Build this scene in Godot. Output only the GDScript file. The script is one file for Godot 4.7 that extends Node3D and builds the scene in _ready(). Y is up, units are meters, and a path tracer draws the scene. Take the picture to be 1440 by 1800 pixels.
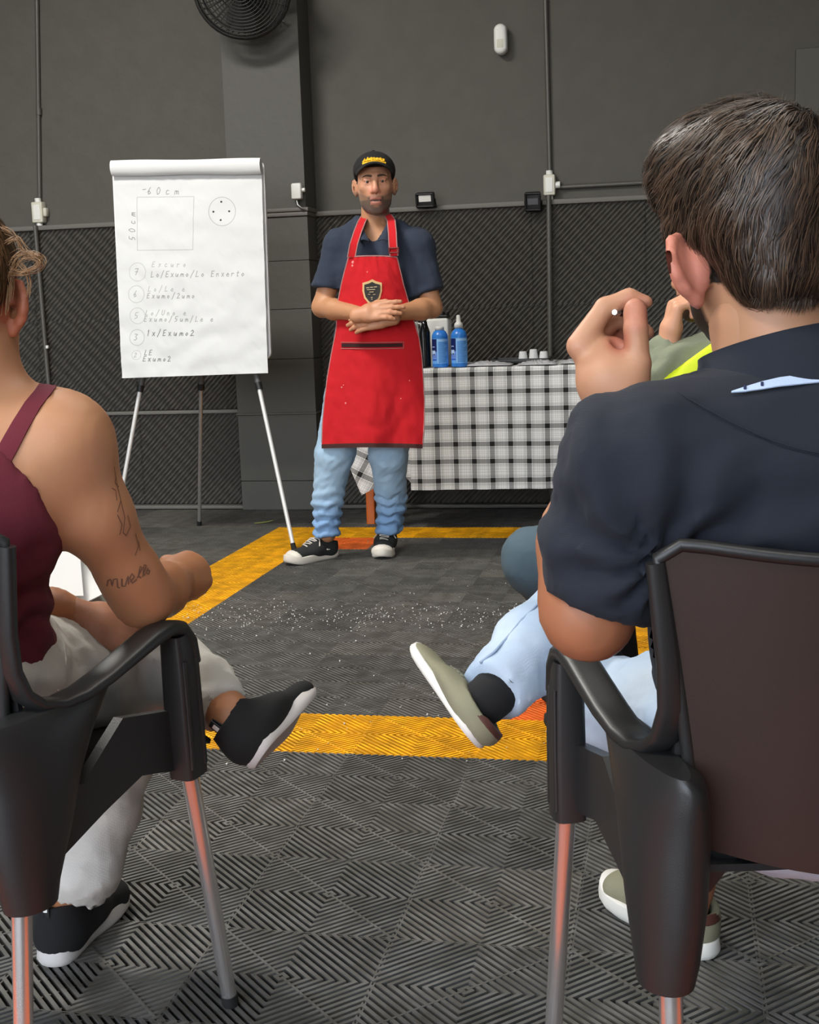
extends Node3D
# A training talk in a black-walled workshop: the scene is built in metres, y up, the far wall lies across z = -7.06.

const CELL := 0.1524          # half a floor tile
const FOCAL := 2271.0         # focal length in pixels of the 1440 x 1800 frame
const X0 := -4.141 * CELL     # a corner of the tile lattice
const Z0 := -15.321 * CELL
const WALL_Z := -7.06
const CEIL_Y := 4.3

var cam_pos := Vector3(0, 6.931 * CELL, 0)
var cam_basis := Basis.from_euler(Vector3(deg_to_rad(-8.65), deg_to_rad(11.78), deg_to_rad(-1.94)))
var M := {}

func _ready() -> void:
	var cam := Camera3D.new()
	cam.name = "camera"
	cam.position = cam_pos
	cam.basis = cam_basis
	cam.fov = rad_to_deg(2.0 * atan(900.0 / FOCAL))
	cam.near = 0.02
	cam.current = true
	add_child(cam)
	# daylight: overcast sky that enters through the open shop front behind the camera
	var we := WorldEnvironment.new()
	we.name = "environment"
	var env := Environment.new()
	var sky_mat := ProceduralSkyMaterial.new()
	sky_mat.sky_top_color = Color(0.80, 0.86, 0.95)
	sky_mat.sky_horizon_color = Color(0.95, 0.95, 0.94)
	sky_mat.ground_bottom_color = Color(0.42, 0.40, 0.38)
	sky_mat.ground_horizon_color = Color(0.80, 0.79, 0.77)
	sky_mat.sky_energy_multiplier = SKY_ENERGY
	sky_mat.ground_energy_multiplier = SKY_ENERGY
	var sky := Sky.new()
	sky.sky_material = sky_mat
	env.background_mode = Environment.BG_SKY
	env.sky = sky
	env.tonemap_mode = Environment.TONE_MAPPER_LINEAR
	env.tonemap_exposure = EXPOSURE
	env.sdfgi_enabled = true
	env.ssao_enabled = true
	env.ssil_enabled = true
	we.environment = env
	add_child(we)
	# ceiling lamps: glowing panels with an area light each
	for s in LAMPS:
		ceiling_lamp(s[0], s[1], s[2])
	make_materials()
	room()
	floor_tiles()
	wall_panels()
	wall_fixtures()
	table_group()
	flipchart()
	chairs()
	standing_man()
	polo_man()
	woman()
	vest_man()
	crumbs()

const SKY_ENERGY := 2.3
const EXPOSURE := 1.12
const LAMPS := [[-2.9, -3.7, 18.0], [0.3, -3.0, 2.6], [-2.2, 0.3, 10.5], [1.2, 0.4, 4.0]]

func ceiling_lamp(x: float, z: float, energy: float) -> void:
	var t := thing("ceiling_lamp", "white ceiling light panel above the %s, on the %s" % ["seats" if z > -2.0 else "speaker's end", "left" if x < -1.0 else "right"], "lamp", Vector3(x, CEIL_Y - 0.06, z), "ceiling light panels")
	var mb := MB.new()
	mb.box(Vector3(0, 0.02, 0), Vector3(1.3, 0.05, 0.7), 0.008)
	part(t, "housing", mb.mesh(), flat_mat("lamp_housing", Color(0.8, 0.8, 0.8), 0.5))
	mb = MB.new()
	mb.box(Vector3(0, -0.009, 0), Vector3(1.2, 0.008, 0.6), 0.002)
	var glow := StandardMaterial3D.new()
	glow.albedo_color = Color(0.9, 0.9, 0.9)
	glow.emission_enabled = true
	glow.emission = Color(1.0, 0.97, 0.92)
	glow.emission_energy_multiplier = 2.0
	part(t, "diffuser", mb.mesh(), glow)
	var l := AreaLight3D.new()
	l.name = "lamp_light"
	l.area_size = Vector2(1.2, 0.6)
	l.light_color = Color(1.0, 0.985, 0.955)
	l.light_energy = energy
	l.area_range = 14.0
	l.area_attenuation = 2.0
	l.shadow_enabled = true
	l.position = Vector3(0, -0.02, 0)
	l.rotation_degrees = Vector3(-90, 0, 0)
	t.add_child(l, true)

# ---------------------------------------------------------------- helpers
func px(u: float, v: float, d: float) -> Vector3:      # the point seen at a pixel, d metres along the lens axis
	return cam_pos + cam_basis * Vector3((u - 720.0) / FOCAL * d, (900.0 - v) / FOCAL * d, -d)

func pz(u: float, v: float, z: float) -> Vector3:      # ... on the upright plane at z
	var r: Vector3 = cam_basis * Vector3((u - 720.0) / FOCAL, (900.0 - v) / FOCAL, -1.0)
	return cam_pos + r * (z / r.z)

func py(u: float, v: float, y: float) -> Vector3:      # ... on the level plane at y
	var r: Vector3 = cam_basis * Vector3((u - 720.0) / FOCAL, (900.0 - v) / FOCAL, -1.0)
	return cam_pos + r * ((y - cam_pos.y) / r.y)

var taken := {}
func numbered(called: String) -> String:
	if not taken.has(called):
		taken[called] = 0
		return called
	taken[called] += 1
	return "%s_%03d" % [called, taken[called]]

func thing(called: String, label: String, category: String, at := Vector3.ZERO, group := "") -> Node3D:
	var o := Node3D.new()
	o.name = numbered(called)
	o.position = at
	o.set_meta("label", label)
	o.set_meta("category", category)
	if group:
		o.set_meta("group", group)
	add_child(o, true)
	return o

func part(parent: Node, called: String, mesh: Mesh, mat: Material, label := "") -> MeshInstance3D:
	var o := MeshInstance3D.new()
	o.name = called
	o.mesh = mesh
	o.material_override = mat
	if label:
		o.set_meta("label", label)
	if parent != self:
		var n := 0
		while parent.has_node(NodePath(o.name)):
			n += 1
			o.name = "%s_%03d" % [called, n]
	parent.add_child(o, true)
	return o

func single(called: String, mesh: Mesh, mat: Material, label: String, category: String, group := "") -> MeshInstance3D:
	var o := part(self, numbered(called), mesh, mat, label)
	o.set_meta("category", category)
	if group:
		o.set_meta("group", group)
	return o

func structure(called: String, mesh: Mesh, mat: Material, label: String, category := "") -> MeshInstance3D:
	var o := part(self, called, mesh, mat, label)
	o.set_meta("kind", "structure")
	if category:
		o.set_meta("category", category)
	return o

func flat_mat(called: String, col: Color, rough := 0.6, metal := 0.0) -> StandardMaterial3D:
	if M.has(called):
		return M[called]
	var m := StandardMaterial3D.new()
	m.resource_name = called
	m.albedo_color = col
	m.roughness = rough
	m.metallic = metal
	M[called] = m
	return m

func noise_tex(freq: float, octaves: int, as_normal: bool, strength := 4.0, sd := 3, kind := FastNoiseLite.TYPE_SIMPLEX_SMOOTH, size := 512) -> NoiseTexture2D:
	var n := FastNoiseLite.new()
	n.seed = sd
	n.noise_type = kind
	n.frequency = freq
	n.fractal_octaves = octaves
	var t := NoiseTexture2D.new()
	t.width = size
	t.height = size
	t.seamless = true
	t.noise = n
	t.as_normal_map = as_normal
	t.bump_strength = strength
	return t

func ramp_tex(freq: float, octaves: int, lo: Color, hi: Color, sd := 5, size := 512) -> NoiseTexture2D:
	var t := noise_tex(freq, octaves, false, 1.0, sd, FastNoiseLite.TYPE_SIMPLEX_SMOOTH, size)
	var g := Gradient.new()
	g.set_color(0, lo)
	g.set_color(1, hi)
	g.set_offset(0, 0.25)
	g.set_offset(1, 0.75)
	t.color_ramp = g
	return t

func with_grain(m: StandardMaterial3D, tex: Texture2D, scale: float, strength: float, world := false) -> StandardMaterial3D:
	m.uv1_triplanar = true
	m.uv1_world_triplanar = world
	m.uv1_scale = Vector3.ONE * scale
	m.normal_enabled = true
	m.normal_texture = tex
	m.normal_scale = strength
	return m

func weave_image() -> ImageTexture:      # a plain weave as a normal map
	var n := 64
	var im := Image.create(n, n, false, Image.FORMAT_RGBA8)
	for y in n:
		for x in n:
			var a := sin(x * TAU / 8.0)
			var b := sin(y * TAU / 8.0)
			var over := 1.0 if ((x / 8) + (y / 8)) % 2 == 0 else -1.0
			var hgt := 0.5 + 0.25 * (a * (1.0 + over) + b * (1.0 - over)) * 0.5
			im.set_pixel(x, y, Color(hgt, hgt, hgt))
	im.bump_map_to_normal_map(3.0)
	return ImageTexture.create_from_image(im)

func twill_image() -> ImageTexture:      # diagonal twill of denim as a normal map
	var n := 64
	var im := Image.create(n, n, false, Image.FORMAT_RGBA8)
	for y in n:
		for x in n:
			var hgt := 0.5 + 0.35 * sin((x + y) * TAU / 8.0) + 0.1 * sin(y * TAU / 4.0)
			im.set_pixel(x, y, Color(hgt, hgt, hgt))
	im.bump_map_to_normal_map(2.5)
	return ImageTexture.create_from_image(im)

# ---------------------------------------------------------------- mesh builder
class MB:
	var v := PackedVector3Array()
	var c := PackedColorArray()
	var uv := PackedVector2Array()
	var ix := PackedInt32Array()
	var tint := Color.WHITE
	var colored := false

	func vert(p: Vector3, t := Vector2.ZERO) -> int:
		v.append(p)
		c.append(tint)
		uv.append(t)
		return v.size() - 1

	func tri(a: int, b: int, d: int) -> void:      # clockwise seen from outside
		ix.append(a)
		ix.append(b)
		ix.append(d)

	func quad(a: int, b: int, d: int, e: int) -> void:
		tri(a, b, d)
		tri(a, d, e)

	func face(a: Vector3, b: Vector3, d: Vector3, e: Vector3) -> void:   # a flat quad of its own corners
		var i := vert(a)
		vert(b)
		vert(d)
		vert(e)
		quad(i, i + 1, i + 2, i + 3)

	func box(at: Vector3, size: Vector3, bevel := 0.004, turn := Basis()) -> void:
		var h := size * 0.5
		var b := minf(bevel, minf(h.x, minf(h.y, h.z)) * 0.9)
		var id := {}
		for sx in [-1, 1]:
			for sy in [-1, 1]:
				for sz in [-1, 1]:
					var s := Vector3(sx, sy, sz)
					for ax in 3:
						var p := h - Vector3.ONE * b
						p[ax] = h[ax]
						id[[sx, sy, sz, ax]] = vert(at + turn * (p * s))
		for ax in 3:
			var u := (ax + 1) % 3
			var w := (ax + 2) % 3
			for s in [-1, 1]:
				var q := []
				for k in [[-1, -1], [1, -1], [1, 1], [-1, 1]]:
					var key := [0, 0, 0, ax]
					key[ax] = s
					key[u] = k[0]
					key[w] = k[1]
					q.append(id[key])
				if s > 0:
					quad(q[3], q[2], q[1], q[0])
				else:
					quad(q[0], q[1], q[2], q[3])
			for s1 in [-1, 1]:          # the edges that run along ax
				for s2 in [-1, 1]:
					var k0 := [0, 0, 0, u]
					k0[u] = s1
					k0[w] = s2
					var q := []
					for e in [[-1, u], [1, u], [1, w], [-1, w]]:
						var key := k0.duplicate()
						key[ax] = e[0]
						key[3] = e[1]
						q.append(id[key])
					if s1 * s2 > 0:
						quad(q[0], q[1], q[2], q[3])
					else:
						quad(q[3], q[2], q[1], q[0])
		for sx in [-1, 1]:
			for sy in [-1, 1]:
				for sz in [-1, 1]:
					var t := [id[[sx, sy, sz, 0]], id[[sx, sy, sz, 1]], id[[sx, sy, sz, 2]]]
					if sx * sy * sz > 0:
						tri(t[2], t[1], t[0])
					else:
						tri(t[0], t[1], t[2])

	# rings of equal length; each ring closed (or an open strip), optional caps
	func loft(rings: Array, closed := true, cap0 := true, cap1 := true) -> void:
		var n: int = rings[0].size()
		var first := v.size()
		for k in rings.size():
			for i in n:
				vert(rings[k][i], Vector2(float(i) / n, float(k) / maxi(1, rings.size() - 1)))
		for k in rings.size() - 1:
			for i in (n if closed else n - 1):
				var j := (i + 1) % n
				var a := first + k * n
				quad(a + i, a + j, a + n + j, a + n + i)
		for e in 2:
			if not (cap0 if e == 0 else cap1):
				continue
			var ring: PackedVector3Array = rings[0 if e == 0 else rings.size() - 1]
			var mid := Vector3.ZERO
			for p in ring:
				mid += p / n
			var m := vert(mid)
			var s := v.size()
			for p in ring:
				vert(p)
			for i in n:
				if e == 0:
					tri(m, s + (i + 1) % n, s + i)
				else:
					tri(m, s + i, s + (i + 1) % n)

	# a rounded profile (half width a, half height b) along a path
	func sweep(path: Array, a: Array, b: Array, side := Vector3.ZERO, seg := 12, power := 2.0, caps := true) -> void:
		var rings := []
		var last := side
		for k in path.size():
			var t: Vector3 = (path[mini(k + 1, path.size() - 1)] - path[maxi(k - 1, 0)]).normalized()
			if last == Vector3.ZERO:
				last = t.cross(Vector3.UP if absf(t.y) < 0.9 else Vector3.RIGHT).normalized()
			var x := (last - t * last.dot(t)).normalized()
			var y := t.cross(x).normalized()
			if side == Vector3.ZERO:
				last = x
			var ring := PackedVector3Array()
			var ra: float = a[mini(k, a.size() - 1)]
			var rb: float = b[mini(k, b.size() - 1)]
			for i in seg:
				var g := -TAU * i / seg
				var cx := cos(g)
				var sx := sin(g)
				var ex := signf(cx) * pow(absf(cx), 2.0 / power)
				var ey := signf(sx) * pow(absf(sx), 2.0 / power)
				ring.append(path[k] + x * (ra * ex) + y * (rb * ey))
			rings.append(ring)
		loft(rings, true, caps, caps)

	func tube(path: Array, r: Array, seg := 10, caps := true) -> void:
		sweep(path, r, r, Vector3.ZERO, seg, 2.0, caps)

	func lathe(prof: Array, seg := 24, at := Vector3.ZERO, turn := Basis()) -> void:   # (radius, height) upwards
		var rings := []
		for p in prof:
			var ring := PackedVector3Array()
			for i in seg:
				var g := TAU * i / seg
				ring.append(at + turn * Vector3(cos(g) * p.x, p.y, sin(g) * p.x))
			rings.append(ring)
		loft(rings, true, false, false)

	func plate(poly: PackedVector2Array, thick: float, to: Callable) -> void:    # flat plate; to(x, y, z) places it
		var tris := Geometry2D.triangulate_polygon(poly)
		for s in 2:
			var first := v.size()
			for p in poly:
				vert(to.call(p.x, p.y, thick * (0.5 - s)))
			for k in range(0, tris.size(), 3):
				if s == 0:
					tri(first + tris[k], first + tris[k + 1], first + tris[k + 2])
				else:
					tri(first + tris[k + 2], first + tris[k + 1], first + tris[k])
		var n := poly.size()
		for i in n:
			var p := poly[i]
			var q := poly[(i + 1) % n]
			face(to.call(p.x, p.y, thick * 0.5), to.call(p.x, p.y, -thick * 0.5), to.call(q.x, q.y, -thick * 0.5), to.call(q.x, q.y, thick * 0.5))

	# a sheet with thickness: grid[row][column] of points
	func sheet(grid: Array, thick: float, uvs := false) -> void:
		var rows := grid.size()
		var cols: int = grid[0].size()
		var nrm := []
		for r in rows:
			var line := []
			for k in cols:
				var du: Vector3 = grid[r][mini(k + 1, cols - 1)] - grid[r][maxi(k - 1, 0)]
				var dv: Vector3 = grid[mini(r + 1, rows - 1)][k] - grid[maxi(r - 1, 0)][k]
				line.append(du.cross(dv).normalized())
			nrm.append(line)
		var base := []
		for s in 2:
			base.append(v.size())
			for r in rows:
				for k in cols:
					vert(grid[r][k] + nrm[r][k] * (thick * (0.5 - s)), Vector2(float(k) / (cols - 1), float(r) / (rows - 1)))
			for r in rows - 1:
				for k in cols - 1:
					var a: int = base[s] + r * cols + k
					if s == 0:
						quad(a, a + cols, a + cols + 1, a + 1)
					else:
						quad(a, a + 1, a + cols + 1, a + cols)
		var rim := []
		for k in cols - 1:
			rim.append(k)
		for r in rows - 1:
			rim.append(r * cols + cols - 1)
		for k in cols - 1:
			rim.append((rows - 1) * cols + cols - 1 - k)
		for r in rows - 1:
			rim.append((rows - 1 - r) * cols)
		for i in rim.size():
			var p: int = rim[i]
			var q: int = rim[(i + 1) % rim.size()]
			face(v[base[0] + p], v[base[0] + q], v[base[1] + q], v[base[1] + p])

	func mesh() -> ArrayMesh:
		var n := PackedVector3Array()
		n.resize(v.size())
		for k in range(0, ix.size(), 3):
			var a := v[ix[k]]
			var f := (v[ix[k + 2]] - a).cross(v[ix[k + 1]] - a)
			n[ix[k]] += f
			n[ix[k + 1]] += f
			n[ix[k + 2]] += f
		for k in n.size():
			n[k] = n[k].normalized() if n[k].length_squared() > 1e-24 else Vector3.UP
		var arr := []
		arr.resize(Mesh.ARRAY_MAX)
		arr[Mesh.ARRAY_VERTEX] = v
		arr[Mesh.ARRAY_NORMAL] = n
		arr[Mesh.ARRAY_TEX_UV] = uv
		if colored:
			arr[Mesh.ARRAY_COLOR] = c
		arr[Mesh.ARRAY_INDEX] = ix
		var m := ArrayMesh.new()
		m.add_surface_from_arrays(Mesh.PRIMITIVE_TRIANGLES, arr)
		return m

# ---------------------------------------------------------------- smooth bodies: a distance field meshed with surface nets
class Field:
	var o: Vector3
	var s: float
	var nx: int
	var ny: int
	var nz: int
	var a := PackedFloat32Array()
	var grow := 0.0           # added to every radius (clothes over a body)

	func _init(lo: Vector3, hi: Vector3, cell: float) -> void:
		o = lo
		s = cell
		var d := (hi - lo) / cell
		nx = int(ceil(d.x)) + 2
		ny = int(ceil(d.y)) + 2
		nz = int(ceil(d.z)) + 2
		a.resize(nx * ny * nz)
		a.fill(1.0)

	func span(lo: Vector3, hi: Vector3) -> PackedInt32Array:
		var l := (lo - o) / s
		var h := (hi - o) / s
		return PackedInt32Array([maxi(0, int(floor(l.x))), mini(nx - 1, int(ceil(h.x))), maxi(0, int(floor(l.y))), mini(ny - 1, int(ceil(h.y))), maxi(0, int(floor(l.z))), mini(nz - 1, int(ceil(h.z)))])

	# a tapered capsule; wide > 1 stretches it along the direction side, and < 1 flattens it
	func cap(p0: Vector3, p1: Vector3, r0: float, r1: float, k := 0.02, side := Vector3.ZERO, wide := 1.0, cut := false) -> void:
		if not cut:
			r0 += grow
			r1 += grow
		var m := maxf(r0, r1) * maxf(1.0, wide) + k + s * 3.0
		var lo := Vector3(minf(p0.x, p1.x), minf(p0.y, p1.y), minf(p0.z, p1.z)) - Vector3.ONE * m
		var hi := Vector3(maxf(p0.x, p1.x), maxf(p0.y, p1.y), maxf(p0.z, p1.z)) + Vector3.ONE * m
		var b := span(lo, hi)
		var ax := p1 - p0
		var l2 := maxf(ax.length_squared(), 1e-12)
		var flat := side != Vector3.ZERO
		var sd := side.normalized()
		var adj := 1.0 / wide - 1.0
		var f := minf(1.0, wide)
		for z in range(b[4], b[5] + 1):
			for y in range(b[2], b[3] + 1):
				var i := b[0] + nx * (y + ny * z)
				var p := o + Vector3(b[0], y, z) * s - p0
				for x in range(b[0], b[1] + 1):
					var t := clampf(p.dot(ax) / l2, 0.0, 1.0)
					var q := p - ax * t
					if flat:
						q += sd * (q.dot(sd) * adj)
					var d := (q.length() - r0 - (r1 - r0) * t) * f
					var e := a[i]
					if cut:
						d = -d
						var g := maxf(k - absf(d - e), 0.0)
						a[i] = maxf(d, e) + g * g / (4.0 * k)
					else:
						var g := maxf(k - absf(d - e), 0.0)
						a[i] = minf(d, e) - g * g / (4.0 * k)
					i += 1
					p.x += s

	func ball(at: Vector3, r: Vector3, k := 0.02, turn := Basis(), cut := false) -> void:   # an ellipsoid
		if not cut:
			r += Vector3.ONE * grow
		var m := maxf(r.x, maxf(r.y, r.z)) + k + s * 3.0
		var b := span(at - Vector3.ONE * m, at + Vector3.ONE * m)
		var inv := turn.transposed()
		var step := inv * Vector3(s, 0, 0)
		var ir := Vector3.ONE / r
		for z in range(b[4], b[5] + 1):
			for y in range(b[2], b[3] + 1):
				var i := b[0] + nx * (y + ny * z)
				var p: Vector3 = inv * (o + Vector3(b[0], y, z) * s - at)
				for x in range(b[0], b[1] + 1):
					var q := p * ir
					var k0 := q.length()
					var k1 := (q * ir).length()
					var d := k0 * (k0 - 1.0) / maxf(k1, 1e-5) if k0 > 0.01 else -minf(r.x, minf(r.y, r.z))
					var e := a[i]
					if cut:
						d = -d
						var g := maxf(k - absf(d - e), 0.0)
						a[i] = maxf(d, e) + g * g / (4.0 * k)
					else:
						var g := maxf(k - absf(d - e), 0.0)
						a[i] = minf(d, e) - g * g / (4.0 * k)
					i += 1
					p += step

	func chain(pts: Array, r: Array, k := 0.02) -> void:
		for i in pts.size() - 1:
			cap(pts[i], pts[i + 1], r[mini(i, r.size() - 1)], r[mini(i + 1, r.size() - 1)], k)

	# cut away what lies on the side of the plane that n points to, within reach of at
	func slice(at: Vector3, n: Vector3, reach := 10.0) -> void:
		n = n.normalized()
		var b := span(at - Vector3.ONE * reach, at + Vector3.ONE * reach)
		var r2 := reach * reach
		for z in range(b[4], b[5] + 1):
			for y in range(b[2], b[3] + 1):
				var i := b[0] + nx * (y + ny * z)
				var p := o + Vector3(b[0], y, z) * s - at
				for x in range(b[0], b[1] + 1):
					var e := a[i]
					if e < 0.03 and p.length_squared() < r2:
						a[i] = maxf(e, p.dot(n))
					i += 1
					p.x += s

	func at(p: Vector3) -> float:
		var q := (p - o) / s
		var x := clampi(int(q.x), 0, nx - 2)
		var y := clampi(int(q.y), 0, ny - 2)
		var z := clampi(int(q.z), 0, nz - 2)
		var fx := clampf(q.x - x, 0.0, 1.0)
		var fy := clampf(q.y - y, 0.0, 1.0)
		var fz := clampf(q.z - z, 0.0, 1.0)
		var i := x + nx * (y + ny * z)
		var j := i + nx * ny
		return lerpf(lerpf(lerpf(a[i], a[i + 1], fx), lerpf(a[i + nx], a[i + nx + 1], fx), fy), lerpf(lerpf(a[j], a[j + 1], fx), lerpf(a[j + nx], a[j + nx + 1], fx), fy), fz)

	func slope(p: Vector3) -> Vector3:
		var e := s * 0.75
		return Vector3(at(p + Vector3(e, 0, 0)) - at(p - Vector3(e, 0, 0)), at(p + Vector3(0, e, 0)) - at(p - Vector3(0, e, 0)), at(p + Vector3(0, 0, e)) - at(p - Vector3(0, 0, e))).normalized()

	func pull(p: Vector3, lift := 0.0) -> Vector3:        # the nearest point on the skin, raised by lift
		for k in 5:
			var e := clampf(at(p) - lift, -0.02, 0.02)
			if absf(e) < 0.00015:
				break
			p -= slope(p) * e
		return p

	func hit(from: Vector3, to: Vector3) -> Vector3:      # where a ray meets the skin
		var d := (to - from).normalized()
		var t := 0.0
		var far := from.distance_to(to)
		while t < far:
			var q := from + d * t
			var l := (q - o) / s
			if l.x < 0 or l.y < 0 or l.z < 0 or l.x > nx - 1 or l.y > ny - 1 or l.z > nz - 1:
				t += 0.01
				continue
			var e := at(q)
			if e < 0.0004:
				return q
			t += clampf(e * 0.8, 0.0008, 0.02)
		return to

	func mesh(color = null, push = null) -> ArrayMesh:
		var id := PackedInt32Array()
		id.resize(a.size())
		id.fill(-1)
		var v := PackedVector3Array()
		var cells := PackedInt32Array()
		var near := s * 2.2
		var sy := nx
		var sz := nx * ny
		var off := PackedInt32Array([0, 1, sy, sy + 1, sz, sz + 1, sz + sy, sz + sy + 1])
		var ea := PackedInt32Array([0, 2, 4, 6, 0, 1, 4, 5, 0, 1, 2, 3])
		var eb := PackedInt32Array([1, 3, 5, 7, 2, 3, 6, 7, 4, 5, 6, 7])
		var cv := PackedFloat32Array()
		cv.resize(8)
		var corner := PackedVector3Array()
		for k in 8:
			corner.append(Vector3(k & 1, (k >> 1) & 1, k >> 2))
		for z in nz - 1:
			for y in ny - 1:
				var i := nx * (y + ny * z) - 1
				for x in nx - 1:
					i += 1
					if absf(a[i]) > near:
						continue
					var neg := 0
					for k in 8:
						cv[k] = a[i + off[k]]
						if cv[k] < 0.0:
							neg += 1
					if neg == 0 or neg == 8:
						continue
					var sum := Vector3.ZERO
					var n := 0
					for k in 12:
						var p := cv[ea[k]]
						var q := cv[eb[k]]
						if (p < 0.0) != (q < 0.0):
							sum += corner[ea[k]].lerp(corner[eb[k]], p / (p - q))
							n += 1
					id[i] = v.size()
					v.append(o + (Vector3(x, y, z) + sum / n) * s)
					cells.append(i)
		var ix := PackedInt32Array()
		for c in cells:
			var s0 := a[c] < 0.0
			for ax in 3:
				var st: int = [1, sy, sz][ax]
				if s0 == (a[c + st] < 0.0):
					continue
				var su: int = [sy, sz, 1][ax]
				var sw: int = [sz, 1, sy][ax]
				if c - su - sw < 0:
					continue
				var p0 := id[c]
				var p1 := id[c - su]
				var p2 := id[c - su - sw]
				var p3 := id[c - sw]
				if p1 < 0 or p2 < 0 or p3 < 0:
					continue
				if s0:
					ix.append_array(PackedInt32Array([p0, p2, p1, p0, p3, p2]))
				else:
					ix.append_array(PackedInt32Array([p0, p1, p2, p0, p2, p3]))
		var nr := normals(v, ix)
		if push != null:
			for k in v.size():
				v[k] += nr[k] * float(push.call(v[k], nr[k]))
			nr = normals(v, ix)
		var arr := []
		arr.resize(Mesh.ARRAY_MAX)
		arr[Mesh.ARRAY_VERTEX] = v
		arr[Mesh.ARRAY_NORMAL] = nr
		if color != null:
			var cc := PackedColorArray()
			cc.resize(v.size())
			for k in v.size():
				cc[k] = color.call(v[k], nr[k])
			arr[Mesh.ARRAY_COLOR] = cc
		arr[Mesh.ARRAY_INDEX] = ix
		var m := ArrayMesh.new()
		m.add_surface_from_arrays(Mesh.PRIMITIVE_TRIANGLES, arr)
		return m

	func normals(v: PackedVector3Array, ix: PackedInt32Array) -> PackedVector3Array:
		var n := PackedVector3Array()
		n.resize(v.size())
		for k in range(0, ix.size(), 3):
			var p := v[ix[k]]
			var f := (v[ix[k + 2]] - p).cross(v[ix[k + 1]] - p)
			n[ix[k]] += f
			n[ix[k + 1]] += f
			n[ix[k + 2]] += f
		for k in n.size():
			n[k] = n[k].normalized()
		return n

# ---------------------------------------------------------------- materials
func make_materials() -> void:
	var grain := noise_tex(0.06, 3, true, 3.0, 11, FastNoiseLite.TYPE_SIMPLEX_SMOOTH, 256)
	var coarse := noise_tex(0.012, 4, true, 5.0, 12)
	M.grain = grain
	M.coarse = coarse
	M.weave = weave_image()
	M.twill = twill_image()
	var wall := flat_mat("black_wall_paint", Color(0.325, 0.315, 0.29), 0.75)
	with_grain(wall, coarse, 1.3, 0.25, true)
	wall.albedo_texture = ramp_tex(0.008, 4, Color(0.97, 0.97, 0.97), Color(1.0, 1.0, 1.0), 21)
	var pil := flat_mat("pillar_paint", Color(0.335, 0.33, 0.31), 0.7)
	with_grain(pil, coarse, 1.7, 0.3, true)
	var foam := flat_mat("acoustic_foam", Color(0.325, 0.315, 0.295), 0.95)
	with_grain(foam, grain, 14.0, 0.4)
	flat_mat("batten", Color(0.40, 0.39, 0.37), 0.6)
	flat_mat("shell_dark", Color(0.23, 0.23, 0.22), 0.85)
	flat_mat("ceiling_paint", Color(0.62, 0.62, 0.61), 0.85)
	flat_mat("side_paint", Color(0.50, 0.50, 0.49), 0.85)
	flat_mat("ground", Color(0.55, 0.54, 0.52), 0.9)
	flat_mat("under_floor", Color(0.055, 0.055, 0.055), 0.95)
	var dirt := ramp_tex(0.02, 4, Color(0.78, 0.77, 0.74), Color(1.0, 1.0, 1.0), 31)
	var cols := {"tile_black": Color(0.40, 0.395, 0.38), "tile_black_worn": Color(0.43, 0.42, 0.40), "tile_black_deep": Color(0.37, 0.365, 0.355), "tile_yellow": Color(1.0, 0.72, 0.03), "tile_orange": Color(1.0, 0.47, 0.17)}
	for k in cols:
		var m := flat_mat(k, cols[k], 0.58)
		m.uv1_triplanar = true
		m.uv1_world_triplanar = true
		m.uv1_scale = Vector3.ONE * 1.1
		m.albedo_texture = dirt
	var plastic := flat_mat("chair_plastic", Color(0.135, 0.135, 0.135), 0.42)
	with_grain(plastic, grain, 30.0, 0.25)
	var back := flat_mat("chair_back_plastic", Color(0.165, 0.095, 0.07), 0.55)
	with_grain(back, grain, 30.0, 0.25)
	flat_mat("aluminium", Color(0.90, 0.885, 0.875), 0.22, 0.9)
	flat_mat("grey_metal", Color(0.70, 0.70, 0.69), 0.35, 0.7)
	flat_mat("rubber", Color(0.07, 0.07, 0.07), 0.8)
	flat_mat("white_plastic", Color(0.88, 0.88, 0.86), 0.4)
	flat_mat("cream_plastic", Color(0.80, 0.79, 0.73), 0.5)
	flat_mat("black_plastic", Color(0.09, 0.09, 0.095), 0.45)
	flat_mat("conduit_black", Color(0.32, 0.31, 0.29), 0.35)
	flat_mat("fan_black", Color(0.16, 0.16, 0.155), 0.5)
	flat_mat("paper", Color(0.83, 0.835, 0.835), 0.85)

# ---------------------------------------------------------------- the setting
func slab(called: String, lo: Vector3, hi: Vector3, mat: Material, label: String) -> MeshInstance3D:
	var mb := MB.new()
	mb.box((lo + hi) * 0.5, hi - lo, 0.002)
	return structure(called, mb.mesh(), mat, label)

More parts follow.
